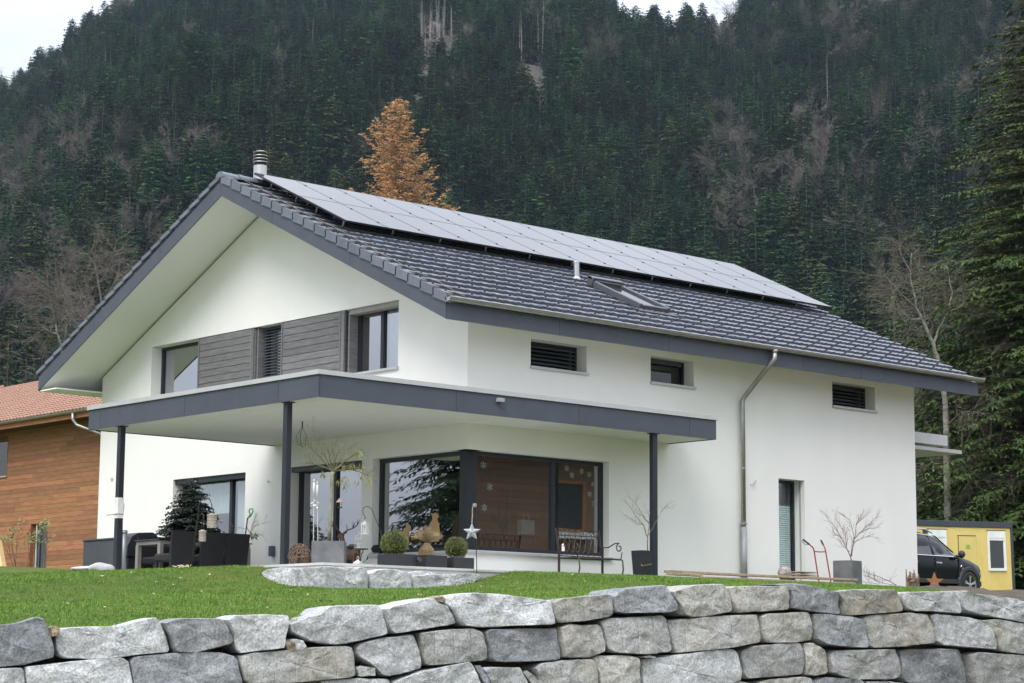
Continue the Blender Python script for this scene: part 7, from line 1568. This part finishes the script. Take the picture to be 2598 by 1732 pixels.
near_spruce(2700, 300, 92, 4.0, 210, 'dark spruce next to the tallest one, away from the house', m_=spn_d)
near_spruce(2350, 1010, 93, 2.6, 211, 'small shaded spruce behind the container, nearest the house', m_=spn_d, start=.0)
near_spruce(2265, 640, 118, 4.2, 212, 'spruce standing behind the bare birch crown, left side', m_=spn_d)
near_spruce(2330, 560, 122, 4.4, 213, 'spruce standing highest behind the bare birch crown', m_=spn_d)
# birch with pale trunk
bd = 80.0; plb = lambda x, y: dep(x, y, bd); birch_m = mat('birch_bark', (.09, .082, .072), rough=.8, scale=2.6, col2=(.30, .285, .26), stretch=(1, 1, 3)); twb = mat('birch_twigs', (.115, .098, .075), rough=.9, scale=2)
idc = lambda x, y: (x, y)
def limbs(paths, cf, plane, rs, m_, par, rg, twigs, twl, twr, depth_j, lev=2, kids=3, droopt=0.0, nm='branch', spread=.55):
    tips = []
    for k, path in enumerate(paths):
        b = MB(); tw = MB(); sw = rg.uniform(-depth_j, depth_j); P = [plane(*cf(x, y)) for x, y in path]; n_ = len(P); base = par.location
        D_ = [p+FH*(sw*(i/(n_-1))**1.2 if k else 0) for i, p in enumerate(P)]; Q = []
        for i in range(n_-1):
            for s_ in range(4): Q.append(D_[i].lerp(D_[i+1], s_/4)+Vector((rg.uniform(-1, 1), rg.uniform(-1, 1), rg.uniform(-1, 1)))*twr*2)
        Q.append(D_[-1]); r0, r1 = rs[min(k, len(rs)-1)]
        b.tube([q_-base for q_ in Q], [lerp(r0, r1, i/(len(Q)-1)) for i in range(len(Q))], 7); part(nm if k else 'trunk', b, m_[0] if k < 3 else m_[1], par, smooth=True)
        for i in range(int(len(Q)*(.35 if k else .6)), len(Q)):
            for t2 in range(twigs):
                d = (Q[i]-Q[i-1]).normalized(); ax = d.orthogonal(); ax.rotate(Matrix.Rotation(rg.uniform(0, 6.28), 3, d)); nd = (d*.5+ax.normalized()+Vector((0, 0, .2-droopt))).normalized()
                branching(tw, Q[i]-base, nd, twl*rg.uniform(.5, 1.25), twr, lev, rg, kids, spread, .72, .22, .06-droopt*.6, 4, tips, twr*.38, 2)
        if tw.v: part('twigs', tw, m_[1], par)
    return tips
bb = plb(2406, 1330); bb.z = .8; bt_ = thing('birch_tree', 'forked birch with pale trunk and brown bare twigs behind the house', 'tree', bb); rg = random.Random(66)
tips = limbs([[(2408, 1420), (2404, 1300), (2402, 1150), (2398, 1020), (2385, 930), (2368, 875), (2350, 830), (2325, 780), (2310, 700), (2312, 640)], [(2368, 875), (2385, 830), (2410, 790), (2425, 730), (2415, 660)], [(2340, 810), (2310, 812), (2280, 790), (2255, 740)],
       [(2325, 780), (2290, 740), (2260, 690), (2240, 680)], [(2410, 790), (2450, 770), (2470, 740)], [(2400, 1080), (2430, 1050), (2470, 1060)], [(2402, 1180), (2370, 1170), (2345, 1200), (2330, 1240)], [(2404, 1230), (2450, 1210), (2470, 1260)], [(2390, 960), (2360, 960), (2335, 1000)], [(2350, 830), (2350, 760), (2370, 690)], [(2310, 690), (2290, 630), (2300, 590)]],
      idc, plb, [(.15, .012), (.055, .008), (.045, .008), (.03, .007)], (birch_m, twb), bt_, rg, 4, .62, .010, 2.0, 2, 3, .22)
orl = mat('orange_beech_leaf', (.20, .11, .04), rough=.7, scale=3, col2=(.34, .19, .075)); b = MB(); rg = random.Random(71)
for cx2, cy2, n_, sx, sy in ((2500, 1270, 60, 18, 22), (2470, 1330, 50, 20, 10), (2440, 1150, 40, 25, 60), (2520, 1080, 55, 30, 70), (2420, 980, 25, 15, 30), (2540, 1240, 40, 18, 30), (2360, 1250, 25, 20, 40), (2560, 1130, 40, 15, 40)):
    for k in range(n_): p = dep(rg.gauss(cx2, sx), rg.gauss(cy2, sy), bd+rg.uniform(-1.5, 3.0))-bb; d = Vector((rg.uniform(-1, 1), rg.uniform(-1, 1), rg.uniform(-1, .5))).normalized(); leafq(b, p, d, rg.uniform(.05, .10), .022, d.orthogonal().normalized())
# beech sapling carrying withered leaves
be = dep(2505, 1330, bd+1); be.z = .9; bt2 = thing('beech_sapling', 'thin beech sapling with withered orange leaves above the container', 'tree', be); b.v = [tuple(Vector(v)+bb-be) for v in b.v]; part('leaf', b, orl, bt2, kind='stuff')
plb2 = lambda x, y: dep(x, y, bd+1)
limbs([[(2505, 1400), (2500, 1280), (2510, 1150), (2520, 1020), (2515, 900)], [(2500, 1280), (2470, 1230), (2440, 1190), (2420, 1140)], [(2510, 1150), (2545, 1100), (2570, 1060)], [(2505, 1200), (2540, 1190), (2565, 1230)], [(2515, 1080), (2480, 1030), (2460, 960)], [(2500, 1300), (2475, 1320), (2440, 1340)]], idc, plb2, [(.05, .012), (.02, .006)], (twb, twb), bt2, rg, 4, .7, .010, 1.5, 2, 3, .1)
# orange larch behind the ridge
def larch(h, R_, seed, z0, limbs_n):
    """irregular feathery crown: long limbs that rise at the tips, hung with fine tufts"""
    rg = random.Random(seed); tr = MB(); cr = MB(); tr.tube([(0, 0, 0), (.1, 0, h*.4), (.0, .1, h*.75), (.05, 0, h)], [.2, .15, .08, .01], 6)
    for k in range(limbs_n):
        f = z0+(1-z0)*((k+rg.random())/limbs_n)**.9; g_ = (1-f)/(1-z0); az = k*2.4+rg.uniform(-.6, .6); L = (R_*(g_**.75)*rg.uniform(.45, 1.12)+.25)*(1+.35*noise.noise(Vector((math.cos(az)*1.5, math.sin(az)*1.5, f*6))))
        hd = Vector((math.cos(az), math.sin(az), 0)); sd = Vector((-hd.y, hd.x, 0)); b0 = Vector((.03, .03, h*f)); rise = rg.uniform(-.25, .25)
        def at(t): return b0+hd*(L*t)+Vector((0, 0, L*(rise*t+.42*t*t-.12*math.sin(t*3))))
        tr.tube([at(t) for t in (0, .35, .7, 1)], [.035*g_+.012, .02*g_+.008, .01, .004], 4, False)
        n1 = max(4, int(9*L))
        for j in range(n1):
            t = .12+.88*(j+rg.random())/n1; p = at(min(1, t)); tl = (.28+.45*(1-t))*rg.uniform(.5, 1.2)*min(1, .4+L*.4)
            for s_ in (-1, 1):
                d = (hd*rg.uniform(.2, .9)+sd*s_*rg.uniform(.4, 1)+Vector((0, 0, rg.uniform(-.5, .5)))).normalized()
                tr.tube([p, p+d*tl], [.006, .002], 3, False)
                for q in range(12):
                    pp = p+d*tl*(q+rg.random())/12; e = (d*.4+Vector((rg.gauss(0, .7), rg.gauss(0, .7), rg.gauss(0, .6)))).normalized(); l = rg.uniform(.06, .14); leafq(cr, pp, e, l, l*.20, e.orthogonal().normalized())
    return tr, cr
lz = dep(1012, 258, 95); lg = 1.2; lt = thing('larch_tree', 'autumn-orange larch rising behind the solar roof', 'tree', (lz.x, lz.y, lg)); tr_, cr_m = larch(lz.z-lg, 4.3, 303, .45, 165)
lm = mat('larch_needles_orange', (.30, .140, .042), rough=.7, scale=1.6, col2=(.52, .275, .095)); part('trunk', tr_, mat('larch_bark', (.16, .12, .09), rough=.9, scale=2, var=.3), lt); part('crown', cr_m, lm, lt)
lz = dep(1142, 520, 95); lt = thing('larch_tree', 'tip of a small orange larch just above the solar panels', 'tree', (lz.x, lz.y, lg)); tr_, cr_m = larch(lz.z-lg, 2.2, 304, .5, 60); part('trunk', tr_, MATS['larch_bark'], lt); part('crown', cr_m, lm, lt)
# thin bare saplings just behind the ridge
for x, y, lb in ((850, 450, 'thin bare sapling tip above the solar panels, left one'), (893, 480, 'thin bare sapling tip above the solar panels, right one')):
    T = dep(x, y, 70); t_ = thing('bare_sapling', lb, 'sapling', (T.x, T.y, .8)); b = MB(); rg = random.Random(int(x)); b.tube([(0, 0, 0), (.05, .0, T.z*.6), (0, 0, T.z-.8)], [.05, .03, .006], 5)
    for k in range(16): z = (T.z-.8)*rg.uniform(.5, .97); a = rg.uniform(0, 6.28); l = (T.z-z)*.35; branching(b, (0, 0, z), (math.cos(a)*.5, math.sin(a)*.5, 1), l, .01, 1, rg, 2, .4, .7, .15, .1, 4, None, .004, 2)
    part('trunk', b, twb, t_)
# bare birches beyond the left eave
for k, (pts, d, lb) in enumerate((([[(165, 1000), (160, 900), (140, 820), (130, 770), (120, 720)], [(160, 880), (180, 830), (215, 800)], [(150, 850), (120, 835), (95, 820)], [(140, 820), (150, 780), (175, 750)], [(165, 920), (200, 890), (235, 870)]], 105, 'bare white-limbed birch beyond the left eave, lower one'), ([[(270, 900), (262, 800), (250, 720), (240, 670), (225, 645)], [(258, 760), (285, 740), (310, 710)], [(250, 720), (270, 690), (290, 640)], [(262, 800), (235, 770), (215, 760)]], 120, 'bare birch close to the left roof slope, taller one'))):
    pl_ = lambda x, y, d=d: dep(x, y, d); b0 = pl_(*pts[0][0]); t_ = thing('birch_tree', lb, 'tree', (b0.x, b0.y, 1.5)); rg = random.Random(400+k); pts[0] = [(pts[0][0][0]+4, 1420)]+pts[0]; limbs(pts, idc, pl_, [(.10, .008), (.035, .007)], (birch_m, mat('pinkish_twigs', (.135, .11, .095), rough=.9, scale=2)), t_, rg, 6, .95, .014, 2.5, 2, 3, .12)
# dark spruces closing the view at the left edge
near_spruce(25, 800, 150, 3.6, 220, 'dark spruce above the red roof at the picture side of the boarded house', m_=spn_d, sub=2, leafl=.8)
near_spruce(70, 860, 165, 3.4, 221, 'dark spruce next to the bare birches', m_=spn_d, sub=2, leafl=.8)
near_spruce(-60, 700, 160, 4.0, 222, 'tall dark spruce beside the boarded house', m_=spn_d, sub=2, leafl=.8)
# rose bush before the boarded house
for x, y, s_, lb in ((50, 1440, 1.0, 'straggly rose bush before the boarded wall, left of the window'), (108, 1442, .8, 'small leafy rose shoot before the boarded window')):
    p = onX(x, y, 7.5); g0 = Vector((p.x, p.y, lawn_z(p.x, p.y)-.1)); t_ = thing('rose_bush', lb, 'shrub', g0); rg = random.Random(int(x)); b = MB(); tips = []
    for k in range(6 if s_ == 1 else 2): a = rg.uniform(0, 6.28); branching(b, (math.cos(a)*.15, math.sin(a)*.25*s_, 0), (math.cos(a)*.25, math.sin(a)*.35, 1), .75, .012, 2, rg, 3, .5, .62, .15, .1, 4, tips, .004, 3)
    part('stem', b, mat('rose_stem', (.12, .10, .05), rough=.8), t_); b = MB()
    for p_, d_ in tips:
        if rg.random() < (.5 if s_ == 1 else .9):
            for q_ in range(3): d = Vector((rg.uniform(-1, 1), rg.uniform(-1, 1), rg.uniform(-.4, .8))).normalized(); leafq(b, p_+d*.03, d, .10, .028, d.orthogonal().normalized())
    part('leaf', b, mat('rose_leaf', (.11, .15, .04), rough=.6, scale=5, col2=(.19, .21, .07)), t_, kind='stuff')

# ------------------------------------------------------------------ moist autumn air
hz = MB(); hz.box((-1790, -1790, -4.05), (1790, 1790, 520)); ho = link('haze', hz.mesh('haze')); ho['kind'] = 'stuff'
HM = bpy.data.materials.new('haze'); HM.use_nodes = True; t = HM.node_tree; t.nodes.clear(); o = t.nodes.new('ShaderNodeOutputMaterial'); pv_ = t.nodes.new('ShaderNodeVolumePrincipled')
pv_.inputs['Color'].default_value = (.62, .80, 1.0, 1); pv_.inputs['Density'].default_value = .00005; pv_.inputs['Anisotropy'].default_value = .0
t.links.new(pv_.outputs[0], o.inputs['Volume']); ho.data.materials.append(HM)
